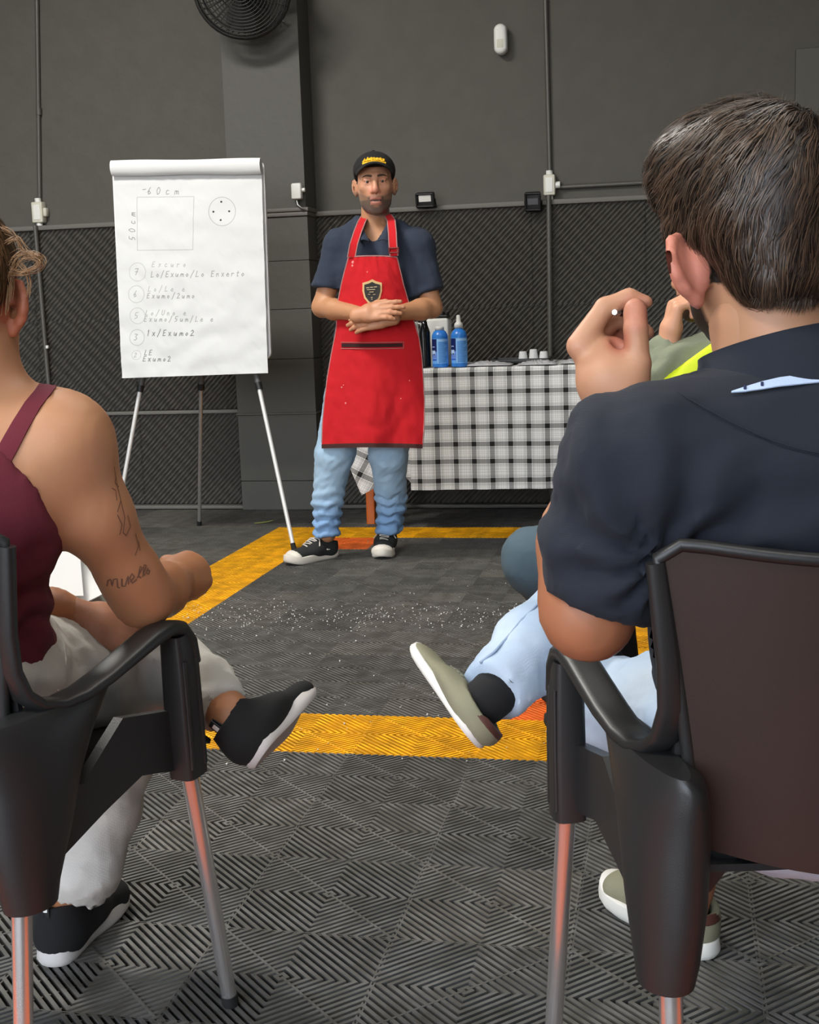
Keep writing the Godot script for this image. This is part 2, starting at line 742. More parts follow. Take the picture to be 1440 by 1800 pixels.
func room() -> void:
	slab("floor", Vector3(-6.2, -0.16, -7.3), Vector3(5.2, -0.016, 5.0), M.under_floor, "dark floor slab under the ribbed plastic tiles")
	slab("wall_back", Vector3(-6.2, -0.1, -7.3), Vector3(5.2, CEIL_Y + 0.1, -7.10), M.black_wall_paint, "far wall painted black above ridged foam panels")
	slab("wall_left", Vector3(-6.2, -0.1, -7.3), Vector3(-6.0, CEIL_Y + 0.1, 3.2), M.side_paint, "plain side wall outside the left edge of the view")
	slab("wall_right", Vector3(5.0, -0.1, -7.3), Vector3(5.2, CEIL_Y + 0.1, 3.2), M.side_paint, "plain side wall outside the right edge of the view")
	slab("ceiling", Vector3(-6.2, CEIL_Y, -7.3), Vector3(5.2, CEIL_Y + 0.2, 3.2), M.ceiling_paint, "flat ceiling that carries the light panels")
	slab("wall_front", Vector3(-6.2, 3.5, 3.0), Vector3(5.2, CEIL_Y + 0.1, 3.2), M.side_paint, "beam over the open shop front behind the seats")
	slab("wall_front_right", Vector3(0.8, -0.1, 3.0), Vector3(5.2, 3.5, 3.2), M.side_paint, "closed part of the front wall behind the seats on the right")
	slab("ground", Vector3(-30, -0.30, 3.2), Vector3(30, -0.165, 40), M.ground, "grey yard outside the open shop front")
	# the pillar with its painted cladding boards
	var p := slab("pillar", Vector3(-2.385, -0.1, -7.12), Vector3(-1.95, CEIL_Y, -6.885), M.pillar_paint, "black painted pillar behind the flipchart")
	var at := 0.0
	for hgt in [0.165, 0.375, 0.30, 0.27, 0.26, 0.235]:
		var mb := MB.new()
		mb.box(Vector3(-2.1675, at + hgt * 0.5 + 0.001, -6.99), Vector3(0.455, hgt - 0.0015, 0.235), 0.003)
		part(p, "cladding_board", mb.mesh(), M.pillar_paint)
		at += hgt
	var lg := MB.new()
	lg.box(Vector3(-2.1675, 1.640, -6.985), Vector3(0.475, 0.022, 0.255), 0.004)
	lg.box(Vector3(-2.1675, 1.617, -6.985), Vector3(0.465, 0.024, 0.245), 0.004)
	part(p, "ledge", lg.mesh(), M.batten)
	lg = MB.new()
	lg.box(Vector3(-2.1675, 0.542, -6.985), Vector3(0.468, 0.012, 0.25), 0.004)
	part(p, "ledge", lg.mesh(), M.batten)
	# a shallow raised board at the right end of the far wall
	var mb2 := MB.new()
	mb2.box(Vector3(1.6, 1.2, -7.08), Vector3(2.0, 2.24, 0.06), 0.005)
	structure("trim_1", mb2.mesh(), M.pillar_paint, "shallow raised black board at the right end of the far wall")
	# battens over the foam
	var n := 2
	for b in [[-6.0, -2.385, 1.625, 0.028], [-1.95, 0.6, 1.625, 0.028], [-6.0, -2.385, 0.548, 0.022], [-1.95, 0.6, 0.548, 0.022]]:
		var mb := MB.new()
		mb.box(Vector3((b[0] + b[1]) * 0.5, b[2], -7.07), Vector3(b[1] - b[0], b[3], 0.075), 0.004)
		structure("trim_%d" % n, mb.mesh(), M.batten, "black batten along the %s of the foam panels %s of the pillar" % ["top" if b[2] > 1 else "lower seam", "left" if b[0] < -3 else "right"])
		n += 1
	for b in [[-6.0, -2.385], [-1.95, 5.0]]:
		var mb := MB.new()
		mb.box(Vector3((b[0] + b[1]) * 0.5, -0.002, -7.05), Vector3(b[1] - b[0], 0.022, 0.09), 0.003)
		structure("baseboard_%s" % ["left" if b[0] < -3 else "right"], mb.mesh(), M.batten, "thin black strip where the floor meets the foam %s of the pillar" % ["left" if b[0] < -3 else "right"])

func foam_mesh(w: float, h: float) -> ArrayMesh:
	var mb := MB.new()
	var st := 0.0075
	var nx := int(round(w / st))
	var ny := int(round(h / st))
	var amp := 0.034
	for y in ny + 1:
		for x in nx + 1:
			var k := posmod(x + (ny - y) * -1 + 400, 4)
			k = posmod(x - y, 4)
			var z: float = [0.0, 0.5, 1.0, 0.5][k]
			var e := posmod(x + y, 12)
			var dip: float = 1.0 - 0.32 * absf(float(e) - 6.0) / 6.0
			var edge := minf(minf(x, nx - x), minf(y, ny - y))
			mb.vert(Vector3(w * x / nx, h * y / ny, amp * z * dip))
	for y in ny:
		for x in nx:
			var a := y * (nx + 1) + x
			mb.quad(a, a + nx + 1, a + nx + 2, a + 1)
	# the sides down to the wall
	mb.face(Vector3(0, 0, -0.03), Vector3(0, 0, 0.001), Vector3(w, 0, 0.001), Vector3(w, 0, -0.03))
	mb.face(Vector3(0, h, 0.001), Vector3(0, h, -0.03), Vector3(w, h, -0.03), Vector3(w, h, 0.001))
	mb.face(Vector3(0, 0, -0.03), Vector3(0, h, -0.03), Vector3(0, h, 0.001), Vector3(0, 0, 0.001))
	mb.face(Vector3(w, h, -0.03), Vector3(w, 0, -0.03), Vector3(w, 0, 0.001), Vector3(w, h, 0.001))
	return mb.mesh()

func wall_panels() -> void:
	var wall := get_node("wall_back")
	var m := foam_mesh(0.5985, 0.533)
	for row in [[0.012], [0.562], [1.082]]:
		for k in 6:
			foam_piece(wall, m, -3.06 + 0.6 * (k - 4), row[0])
		for k in 5:
			foam_piece(wall, m, -1.953 + 0.6 * k, row[0])

func foam_piece(wall: Node, m: Mesh, x: float, y: float) -> void:
	var o := part(wall, "foam_panel", m, M.acoustic_foam)
	o.position = Vector3(x + 0.001, y, -7.075)

# ---------------------------------------------------------------- the floor of ribbed tiles
func tile_mesh(strut_turned: bool) -> ArrayMesh:
	var mb := MB.new()
	var c := CELL
	var sp := c / 8.0
	for cx in 2:
		for cz in 2:
			var o := Vector3(cx * c, 0, cz * c)
			var sum_lines: bool = (cx + cz) % 2 == 0
			for k in 16:
				band(mb, o, c, (k + 0.5) * sp, sp * 0.25, 0.0, -0.014, sum_lines)
			for k in 4:
				band(mb, o, c, (k * 4 + 2) * sp, sp * 0.16, -0.008, -0.014, not sum_lines)
			if sum_lines != strut_turned:
				band(mb, o, c, c, sp * 0.14, 0.0004, -0.010, not sum_lines)
	# the diamonds at the middle and the corners
	for q in [[1, 1]]:
		var p := Vector3(q[0] * c, -0.003, q[1] * c)
		var r := sp * 0.42
		mb.face(p + Vector3(-r, 0, 0), p + Vector3(0, 0, -r), p + Vector3(r, 0, 0), p + Vector3(0, 0, r))
	# thin outer rim
	var e := 0.0012
	var w := c * 2.0
	for r in [[e, e, w - e, e + 0.003], [e, w - e - 0.003, w - e, w - e], [e, e, e + 0.003, w - e], [w - e - 0.003, e, w - e, w - e]]:
		mb.face(Vector3(r[0], -0.002, r[1]), Vector3(r[2], -0.002, r[1]), Vector3(r[2], -0.002, r[3]), Vector3(r[0], -0.002, r[3]))
	return mb.mesh()

func band(mb: MB, o: Vector3, c: float, s: float, hw: float, top: float, low: float, sum_lines: bool) -> void:
	var e := []
	for d in [-hw, hw]:
		var t := clampf(s + d, 0.0, 2.0 * c)
		var a := Vector3(maxf(0.0, t - c), 0, minf(c, t))
		var b := Vector3(minf(c, t), 0, maxf(0.0, t - c))
		if not sum_lines:
			a.x = c - a.x
			b.x = c - b.x
		e.append([o + a, o + b])
	if not sum_lines:
		e.reverse()
	var T := Vector3(0, top, 0)
	var L := Vector3(0, low, 0)
	mb.face(e[0][0] + T, e[0][1] + T, e[1][1] + T, e[1][0] + T)
	mb.face(e[0][0] + L, e[0][1] + L, e[0][1] + T, e[0][0] + T)
	mb.face(e[1][1] + L, e[1][0] + L, e[1][0] + T, e[1][1] + T)

func tile_color(i: int, j: int) -> String:      # rows i, columns j of half tiles, at a tile's corner
	var in_x := j >= -9 and j <= 3
	var in_z := i >= -26 and i <= -6
	if in_x and in_z and (j == -9 or j == 3 or i == -26 or i == -6):
		return "tile_yellow"
	if (j == -7 or j == 1) and (i == -24 or i == -8):
		return "tile_orange"
	if (i == 6 or i == 8) and j >= -13 and j <= 11:
		return "tile_orange"
	if j == -17 and (i == -26 or i == -24):
		return "tile_orange"
	return "tile_black"

func floor_tiles() -> void:
	var floor_node := get_node("floor")
	var shapes := [tile_mesh(false), tile_mesh(true)]
	var rng := RandomNumberGenerator.new()
	rng.seed = 5
	var rest := {"tile_black": [], "tile_yellow": [], "tile_orange": []}
	var count := 0
	for ti in range(-16, 19):
		for tj in range(-13, 19):
			var i := ti * 2
			var j := tj * 2 + 1
			var x := X0 + j * CELL
			var z := Z0 + i * CELL
			if z < -7.1 or x < -5.9 or x > 4.7 or z > 2.7:
				continue
			var kind := tile_color(i, j)
			var shown := false
			for k in [[0, 0], [2, 0], [0, 2], [2, 2], [1, 1]]:
				var q := cam_basis.transposed() * (Vector3(x + k[0] * CELL, 0, z + k[1] * CELL) - cam_pos)
				if q.z < -0.5:
					var u := 720.0 + FOCAL * q.x / -q.z
					var w := 900.0 - FOCAL * q.y / -q.z
					shown = shown or (u > -60 and u < 1500 and w < 1860)
			var turned := rng.randf() < 0.12 or j > 4
			if shown and count < 299:
				count += 1
				var m: Material = M[kind]
				if kind == "tile_black":
					m = M[["tile_black", "tile_black", "tile_black_worn", "tile_black_deep"][rng.randi() % 4]]
				var o := part(floor_node, "floor_tile", shapes[1 if turned else 0], m)
				o.position = Vector3(x, 0, z)
			else:
				rest[kind].append(Transform3D(Basis(), Vector3(x, 0, z)))
	for kind in rest:
		if rest[kind].is_empty():
			continue
		var mm := MultiMesh.new()
		mm.transform_format = MultiMesh.TRANSFORM_3D
		mm.mesh = shapes[0]
		mm.instance_count = rest[kind].size()
		for k in rest[kind].size():
			mm.set_instance_transform(k, rest[kind][k])
		var o := MultiMeshInstance3D.new()
		o.name = "floor_tiles_out_of_view" if kind == "tile_black" else "floor_tiles_out_of_view_" + kind.trim_prefix("tile_")
		o.multimesh = mm
		o.material_override = M[kind]
		o.set_meta("kind", "stuff")
		floor_node.add_child(o, true)
	print("tiles shown ", count)

func crumbs() -> void:
	var rng := RandomNumberGenerator.new()
	rng.seed = 77
	var mb := MB.new()
	for k in 700:
		var u := rng.randf_range(310, 1010)
		var v := 1083.0 + rng.randfn(0.0, 14.0) + (rng.randf_range(-60, 260) if k % 6 == 0 else 0.0)
		var p := py(u, v, 0.0)
		var r := rng.randf_range(0.0012, 0.0042)
		var turn := Basis.from_euler(Vector3(rng.randf() * 6, rng.randf() * 6, rng.randf() * 6))
		var q := []
		for d in [Vector3(1, 0, 0), Vector3(-1, 0, 0), Vector3(0, 1, 0), Vector3(0, -1, 0), Vector3(0, 0, 1), Vector3(0, 0, -1)]:
			q.append(mb.vert(p + Vector3(0, r * 0.6, 0) + turn * (d * r * rng.randf_range(0.5, 1.2))))
		for f in [[0, 2, 4], [2, 1, 4], [1, 3, 4], [3, 0, 4], [2, 0, 5], [1, 2, 5], [3, 1, 5], [0, 3, 5]]:
			mb.tri(q[f[0]], q[f[1]], q[f[2]])
	var o := single("crumbs", mb.mesh(), flat_mat("crumb", Color(0.82, 0.81, 0.78), 0.8), "band of white dust and crumbs scattered across the black floor tiles", "debris")
	o.set_meta("kind", "stuff")
	# a dry leaf on the floor near the left yellow strip
	mb = MB.new()
	var rows := []
	for k in 6:
		var t := k / 5.0
		var w := 0.018 * sin(PI * clampf(t * 0.92 + 0.05, 0, 1))
		rows.append([Vector3(-w, 0.004 + 0.010 * t * t, -t * 0.10), Vector3(0, 0.002 + 0.010 * t * t, -t * 0.10), Vector3(w, 0.004 + 0.010 * t * t, -t * 0.10)])
	mb.sheet(rows, 0.001)
	var leaf := single("dry_leaf", mb.mesh(), flat_mat("leaf", Color(0.66, 0.68, 0.36), 0.7), "small pale yellow leaf lying on the black tiles behind the easel's right leg", "leaf")
	leaf.position = py(447, 921, 0.0)
	leaf.rotation.y = deg_to_rad(-70)

# ---------------------------------------------------------------- fittings on the far wall
func wall_fixtures() -> void:
	var zf := -7.085
	# vertical conduits
	var lx := -3.62
	var t := thing("conduit_pipe", "thin black conduit pipe running down the far wall at the left", "pipe")
	var mb := MB.new()
	mb.tube([Vector3(-3.52, CEIL_Y, zf), Vector3(-3.525, 2.9, zf), Vector3(-3.60, 1.80, zf)], [0.0125], 10)
	part(t, "upper_pipe", mb.mesh(), M.conduit_black)
	mb = MB.new()
	mb.tube([Vector3(-3.606, 1.64, -7.02), Vector3(-3.60, 0.9, -7.02), Vector3(-3.59, 0.02, -7.02)], [0.0125], 10)
	part(t, "lower_pipe", mb.mesh(), M.conduit_black)
	mb = MB.new()
	mb.tube([Vector3(-3.563, 2.30, zf), Vector3(-3.566, 2.26, zf)], [0.016], 10)
	part(t, "coupling", mb.mesh(), M.conduit_black)
	mb = MB.new()
	mb.box(Vector3(-3.578, 0.945, -7.0), Vector3(0.016, 0.02, 0.02), 0.004)
	part(t, "clip", mb.mesh(), M.white_plastic)
	t = thing("conduit_pipe", "thin black conduit pipe with a side branch, down the far wall right of the speaker", "pipe")
	mb = MB.new()
	mb.tube([Vector3(-0.655, CEIL_Y, zf), Vector3(-0.66, 2.65, zf), Vector3(-0.653, 1.78, zf)], [0.0125], 10)
	part(t, "upper_pipe", mb.mesh(), M.conduit_black)
	mb = MB.new()
	mb.tube([Vector3(-0.653, 1.66, -7.02), Vector3(-0.660, 0.9, -7.02), Vector3(-0.665, 0.02, -7.02)], [0.014], 10)
	part(t, "lower_pipe", mb.mesh(), M.conduit_black)
	mb = MB.new()
	mb.tube([Vector3(-0.60, 1.705, zf), Vector3(2.4, 1.705, zf)], [0.0125], 10)
	part(t, "side_pipe", mb.mesh(), M.conduit_black)
	# junction boxes
	junction(Vector3(-3.603, 1.715, -7.07), Vector3(0.068, 0.118, 0.055), true, "cream conduit junction box on the left pipe, behind the woman's head", true)
	junction(Vector3(-0.653, 1.715, -7.07), Vector3(0.062, 0.108, 0.055), true, "cream conduit junction box where the right pipes meet", false)
	t = thing("socket_box", "small white socket box on the right edge of the pillar", "box", Vector3(-1.985, 1.733, -6.85))
	mb = MB.new()
	mb.box(Vector3(0, 0, 0), Vector3(0.056, 0.085, 0.045), 0.007)
	part(t, "body", mb.mesh(), M.white_plastic)
	mb = MB.new()
	mb.tube([Vector3(0.026, 0.006, 0.0), Vector3(0.045, 0.006, 0.0)], [0.011], 12)
	part(t, "connector", mb.mesh(), M.white_plastic)
	mb = MB.new()
	mb.tube([Vector3(-0.004, -0.042, 0.0), Vector3(0.002, -0.07, 0.006), Vector3(0.022, -0.088, 0.008), Vector3(0.05, -0.098, -0.02)], [0.005], 8)
	part(t, "cable", mb.mesh(), M.grey_metal)
	# motion sensor
	t = thing("motion_sensor", "white rounded motion sensor high on the black wall", "sensor", Vector3(-0.896, 2.475, -7.06))
	var rings := []
	for q in [[-0.040, 0.9], [-0.01, 1.0], [0.012, 0.98], [0.024, 0.86], [0.030, 0.6], [0.031, 0.2]]:
		var ring := PackedVector3Array()
		for k in 28:
			var g := TAU * k / 28
			var y := 0.042 * signf(sin(g)) if absf(sin(g)) > 0.02 else 0.0
			ring.append(Vector3(cos(g) * 0.036 * q[1], y + sin(g) * 0.036 * q[1], q[0]))
		rings.append(ring)
	mb = MB.new()
	mb.loft(rings)
	part(t, "case", mb.mesh(), M.white_plastic)
	mb = MB.new()
	mb.lathe([Vector2(0.0, 0.002), Vector2(0.004, 0.001), Vector2(0.005, 0)], 12, Vector3(-0.012, 0.045, 0.029), Basis(Vector3.RIGHT, PI / 2))
	part(t, "lens_dot", mb.mesh(), M.black_plastic)
	mb = MB.new()
	mb.box(Vector3(0, -0.025, 0.0275), Vector3(0.040, 0.05, 0.012), 0.006)
	part(t, "lens_window", mb.mesh(), M.cream_plastic)
	# flood lights on the batten
	floodlight(Vector3(-1.312, 1.668, -6.99), 0.10, 0.075, "small black floodlight with a pale lens right of the speaker's head", true)
	floodlight(Vector3(-0.735, 1.632, -7.0), 0.085, 0.095, "small black floodlight with a dark lens beside the cream junction box", false)
	wall_fan()

func junction(at: Vector3, size: Vector3, plate: bool, label: String, socket: bool) -> void:
	var t := thing("junction_box", label, "box", at, "")
	var mb := MB.new()
	mb.box(Vector3.ZERO, size, 0.006)
	part(t, "body", mb.mesh(), M.cream_plastic)
	mb = MB.new()
	mb.box(Vector3(0, 0, size.z * 0.5 + 0.001), Vector3(size.x * 0.62, size.y * 0.72, 0.006), 0.003)
	part(t, "cover_plate", mb.mesh(), M.white_plastic)
	for s in [1, -1]:
		mb = MB.new()
		mb.tube([Vector3(0, s * size.y * 0.48, 0), Vector3(0, s * (size.y * 0.5 + 0.022), 0)], [0.018], 12)
		part(t, "pipe_collar", mb.mesh(), M.white_plastic)
	mb = MB.new()
	if socket:
		mb.box(Vector3(size.x * 0.5 + 0.008, 0.0, -0.004), Vector3(0.022, 0.05, 0.04), 0.006)
		part(t, "plug", mb.mesh(), M.cream_plastic)
	else:
		mb.tube([Vector3(size.x * 0.48, 0, 0), Vector3(size.x * 0.5 + 0.025, 0, 0)], [0.018], 12)
		part(t, "pipe_collar", mb.mesh(), M.white_plastic)

func floodlight(at: Vector3, w: float, h: float, label: String, pale: bool) -> void:
	var t := thing("floodlight", label, "light", at, "")
	var mb := MB.new()
	var tilt := Basis(Vector3.RIGHT, 0.25)
	mb.box(Vector3(0, 0, 0), Vector3(w, h, 0.035), 0.006, tilt)
	for s in [-1, 1]:
		mb.box(tilt * Vector3(0, s * (h * 0.5 - 0.005), 0.022), Vector3(w, 0.010, 0.012), 0.003, tilt)
		mb.box(tilt * Vector3(s * (w * 0.5 - 0.005), 0, 0.022), Vector3(0.010, h, 0.012), 0.003, tilt)
	part(t, "housing", mb.mesh(), M.black_plastic)
	mb = MB.new()
	mb.box(tilt * Vector3(0, 0.010 if pale else 0.0, 0.0185), Vector3(w * 0.66, h * (0.5 if pale else 0.35), 0.004), 0.001, tilt)
	part(t, "lens", mb.mesh(), flat_mat("lamp_lens", Color(0.86, 0.86, 0.84), 0.3) if pale else flat_mat("dark_lens", Color(0.34, 0.35, 0.37), 0.2))
	mb = MB.new()
	mb.sweep([Vector3(-w * 0.52, 0, 0), Vector3(-w * 0.52, -h * 0.5, -0.03), Vector3(0, -h * 0.55, -0.045), Vector3(w * 0.52, -h * 0.5, -0.03), Vector3(w * 0.52, 0, 0)], [0.004], [0.008], Vector3.ZERO, 8)
	part(t, "bracket", mb.mesh(), M.black_plastic)

func wall_fan() -> void:
	# a round black wall fan whose lower half hangs into the frame
	var c := pz(424, -20, -6.62)
	var t := thing("wall_fan", "round black caged wall fan at the top of the pillar", "fan", c)
	var turn := Basis(Vector3.UP, deg_to_rad(10)) * Basis(Vector3.RIGHT, deg_to_rad(22))
	var R := 0.245
	var mb := MB.new()
	var ring := []
	for k in 41:
		var g := TAU * k / 40
		ring.append(turn * Vector3(cos(g) * R, sin(g) * R, -0.02))
	mb.tube(ring, [0.011], 8, false)
	for f in [[-0.10, 0.92], [-0.10, 0.55]]:
		ring = []
		for k in 41:
			var g := TAU * k / 40
			ring.append(turn * Vector3(cos(g) * R * f[1], sin(g) * R * f[1], f[0]))
		mb.tube(ring, [0.004], 6, false)
	part(t, "rim", mb.mesh(), M.fan_black)
	mb = MB.new()
	for q in 12:      # the front guard is a set of concentric wire rings
		var f := 0.22 + 0.74 * q / 11.0
		ring = []
		for k in 41:
			var g := TAU * k / 40
			ring.append(turn * Vector3(cos(g) * R * f, sin(g) * R * f, 0.065 * sqrt(maxf(0.0, 1.0 - f * f * 0.98))))
		mb.tube(ring, [0.0032], 6, false)
	for q in 16:
		var g := TAU * q / 16
		var path := []
		for k in 7:
			var f := lerpf(0.15, 1.0, k / 6.0)
			path.append(turn * Vector3(cos(g) * R * f, sin(g) * R * f, 0.062 * sqrt(maxf(0.0, 1.0 - f * f * 0.98))))
		mb.tube(path, [0.0028], 6)
	part(t, "front_guard", mb.mesh(), M.fan_black)
	mb = MB.new()
	for q in 48:
		var g := TAU * q / 48
		mb.tube([turn * Vector3(cos(g) * R, sin(g) * R, -0.02), turn * Vector3(cos(g + 0.1) * R * 0.92, sin(g + 0.1) * R * 0.92, -0.10), turn * Vector3(cos(g + 0.2) * R * 0.3, sin(g + 0.2) * R * 0.3, -0.12)], [0.0028], 6)
	part(t, "rear_guard", mb.mesh(), M.fan_black)
	mb = MB.new()
	mb.lathe([Vector2(0, 0.07), Vector2(0.03, 0.068), Vector2(0.045, 0.05), Vector2(0.05, 0.0), Vector2(0.07, -0.11), Vector2(0.075, -0.20), Vector2(0.05, -0.23), Vector2(0, -0.23)], 20, Vector3.ZERO, turn * Basis(Vector3.RIGHT, PI / 2))
	part(t, "motor", mb.mesh(), M.fan_black)
	for b in 3:
		var g := TAU * b / 3 + 0.4
		var rows := []
		for r in 6:
			var f := lerpf(0.05, 0.22, r / 5.0)
			var line := []
			for s in 5:
				var w := (s / 4.0 - 0.5) * (0.6 + 0.5 * sin(PI * r / 5.0))
				line.append(turn * Vector3(cos(g + w) * f, sin(g + w) * f, -0.03 + w * 0.05))
			rows.append(line)
		mb = MB.new()
		mb.sheet(rows, 0.003)
		part(t, "blade", mb.mesh(), M.fan_black)
	mb = MB.new()
	var back := turn * Vector3(0, 0, -0.2)
	mb.sweep([back, Vector3(0.02, 0.08, -0.20), Vector3(0.03, 0.12, -0.26)], [0.03], [0.02])
	mb.box(Vector3(0.03, 0.14, -0.262), Vector3(0.12, 0.2, 0.02), 0.005)
	part(t, "wall_bracket", mb.mesh(), M.fan_black)
	var s := thing("ceiling_hook", "small steel hook on the pillar right of the fan", "hook", pz(499, 38, -6.865))
	mb = MB.new()
	mb.tube([Vector3(-0.012, 0.006, -0.02), Vector3(-0.006, 0.003, 0.012), Vector3(0.012, -0.006, 0.014)], [0.005], 8)
	part(s, "pin", mb.mesh(), M.grey_metal)

# ---------------------------------------------------------------- the plastic armchairs
func make_chair(called: String, label: String, back_mat: Material) -> Node3D:
	var t := thing(called, label, "chair", Vector3.ZERO, "black plastic armchairs")
	var pm: Material = M.chair_plastic
	# backrest: a curved shell with rounded upper corners
	var grid := []
	for r in 25:
		var f := r / 24.0
		var line := []
		for k in 25:
			var s := k / 12.0 - 1.0
			var top := 0.796 + 0.030 * s * s - 0.022 * pow(absf(s), 24.0)
			var y := lerpf(0.452 + 0.03 * s * s, top, f)
			var half := 0.222 + 0.055 * pow(clampf((y - 0.48) / 0.34, 0.0, 1.0), 1.2)
			var z := lerpf(0.012, 0.040, pow(f, 0.8)) - 0.068 * s * s
			line.append(Vector3(s * half, y, z))
		grid.append(line)
	var mb := MB.new()
	mb.sheet(grid, 0.006)
	part(t, "backrest", mb.mesh(), back_mat)
	mb = MB.new()      # the rounded rim of the backrest
	var path := []
	for r in range(6, 25):
		path.append(grid[r][0])
	for k in range(1, 24):
		path.append(grid[24][k])
	for r in range(24, 5, -1):
		path.append(grid[r][24])
	mb.tube(path, [0.0075], 8)
	part(t, "back_rim", mb.mesh(), pm)
	# seat
	grid = []
	for r in 17:
		var f := r / 16.0
		var line := []
		for k in 17:
			var s := k / 8.0 - 1.0
			var y := 0.452 - 0.018 * sin(PI * clampf(f * 1.1, 0, 1)) + 0.012 * s * s - 0.05 * pow(f, 8.0)
			line.append(Vector3(s * lerpf(0.235, 0.255, f), y, lerpf(-0.035, -0.465, f)))
		grid.append(line)
	mb = MB.new()
	mb.sheet(grid, 0.008)
	part(t, "seat", mb.mesh(), pm)
	for s in [-1.0, 1.0]:
		# armrest: one band from the side of the back, through the low curve, up to the front
		path = []
		for p in [[0.277, 0.800, -0.028], [0.270, 0.745, -0.030], [0.262, 0.690, -0.034], [0.256, 0.640, -0.042], [0.257, 0.606, -0.055], [0.262, 0.589, -0.075], [0.267, 0.582, -0.105], [0.270, 0.584, -0.145], [0.272, 0.594, -0.195], [0.274, 0.608, -0.245], [0.275, 0.621, -0.295], [0.276, 0.627, -0.332], [0.276, 0.621, -0.360], [0.276, 0.600, -0.378], [0.276, 0.565, -0.386]]:
			path.append(Vector3(s * p[0], p[1], p[2]))
		mb = MB.new()
		mb.sweep(path, [0.010, 0.011, 0.012, 0.014, 0.017, 0.019, 0.021, 0.022, 0.023, 0.023, 0.023, 0.023, 0.023, 0.023, 0.022], [0.009, 0.009, 0.009, 0.009, 0.009, 0.009, 0.009, 0.009, 0.010, 0.011, 0.012, 0.012, 0.012, 0.011, 0.010], Vector3.RIGHT, 16, 2.6)
		part(t, "armrest", mb.mesh(), pm)
		# rear support: a half cone under the low curve of the arm
		var rings := []
		for q in [[0.345, 0.268, -0.028, 0.030, 0.038], [0.37, 0.266, -0.030, 0.034, 0.044], [0.43, 0.262, -0.044, 0.040, 0.066], [0.49, 0.258, -0.060, 0.043, 0.080], [0.54, 0.256, -0.078, 0.042, 0.102], [0.570, 0.257, -0.095, 0.036, 0.124], [0.583, 0.262, -0.100, 0.022, 0.118]]:
			var ring := PackedVector3Array()
			for k in 28:
				var g := TAU * k / 28
				var lift: float = 0.0
				if q[0] > 0.56:
					lift = 0.012 * pow(maxf(0.0, -sin(g)), 2.0)
				ring.append(Vector3(s * q[1] + cos(g) * q[3], q[0] + lift, q[2] + sin(g) * q[4]))
			rings.append(ring)
		mb = MB.new()
		mb.loft(rings)
		part(t, "rear_support", mb.mesh(), pm)
		# a web from the rear support in to the back's lower corner
		mb = MB.new()
		var web := PackedVector2Array([Vector2(0.245, 0.38), Vector2(0.245, 0.60), Vector2(0.20, 0.66), Vector2(0.17, 0.47), Vector2(0.20, 0.42)])
		mb.plate(web, 0.008, func(x, y, z): return Vector3(s * x, y, -0.055 - 0.25 * (x - 0.17) + 0.12 * (y - 0.5) + z))
		part(t, "corner_web", mb.mesh(), pm)
		# front support: a channel that carries the front leg
		mb = MB.new()
		mb.sweep([Vector3(s * 0.276, 0.612, -0.362), Vector3(s * 0.276, 0.56, -0.366), Vector3(s * 0.275, 0.48, -0.370), Vector3(s * 0.274, 0.395, -0.375)], [0.019, 0.021, 0.022, 0.022], [0.022, 0.025, 0.026, 0.026], Vector3.RIGHT, 16, 4.0)
		part(t, "front_support", mb.mesh(), pm)
		mb = MB.new()      # the hollow of the channel shows as a raised lip
		mb.sweep([Vector3(s * 0.2955, 0.575, -0.350), Vector3(s * 0.2955, 0.50, -0.353), Vector3(s * 0.2945, 0.41, -0.357)], [0.0035], [0.005], Vector3.RIGHT, 8, 3.0)
		mb.sweep([Vector3(s * 0.2945, 0.575, -0.380), Vector3(s * 0.2945, 0.50, -0.384), Vector3(s * 0.2935, 0.41, -0.389)], [0.0035], [0.005], Vector3.RIGHT, 8, 3.0)
		part(t, "front_rib", mb.mesh(), pm)
		# side apron under the seat
		mb = MB.new()
		var poly := PackedVector2Array([Vector2(-0.06, 0.375), Vector2(-0.09, 0.383), Vector2(-0.18, 0.408), Vector2(-0.27, 0.428), Vector2(-0.36, 0.405), Vector2(-0.36, 0.497), Vector2(-0.307, 0.508), Vector2(-0.235, 0.523), Vector2(-0.19, 0.495), Vector2(-0.14, 0.462), Vector2(-0.06, 0.46)])
		mb.plate(poly, 0.016, func(x, y, z): return Vector3(s * (0.262 + 0.02 * (x + 0.2)) + z * s, y, x))
		part(t, "side_apron", mb.mesh(), pm)
		# legs
		for q in [[Vector3(s * 0.266, 0.50, -0.028), Vector3(s * 0.276, 0.006, 0.030)], [Vector3(s * 0.274, 0.46, -0.366), Vector3(s * 0.288, 0.006, -0.428)]]:
			mb = MB.new()
			mb.tube([q[0], q[1]], [0.0132, 0.0120], 20)
			var leg := part(t, "leg", mb.mesh(), M.aluminium)
			mb = MB.new()
			var dn: Vector3 = (q[1] - q[0]).normalized()
			mb.tube([q[1] - dn * 0.014, q[1] + dn * 0.001, q[1] + dn * 0.006], [0.0134, 0.0134, 0.011], 18)
			part(leg, "foot_cap", mb.mesh(), M.rubber)
	return t

func chair_at(c: Node3D, leg: Vector2, heading: float, side: float) -> void:
	var h := deg_to_rad(heading)
	var right := Vector3(cos(h), 0, sin(h))
	c.position = Vector3(leg.x, 0, leg.y) - right * (0.268 * side)
	c.rotation.y = -h

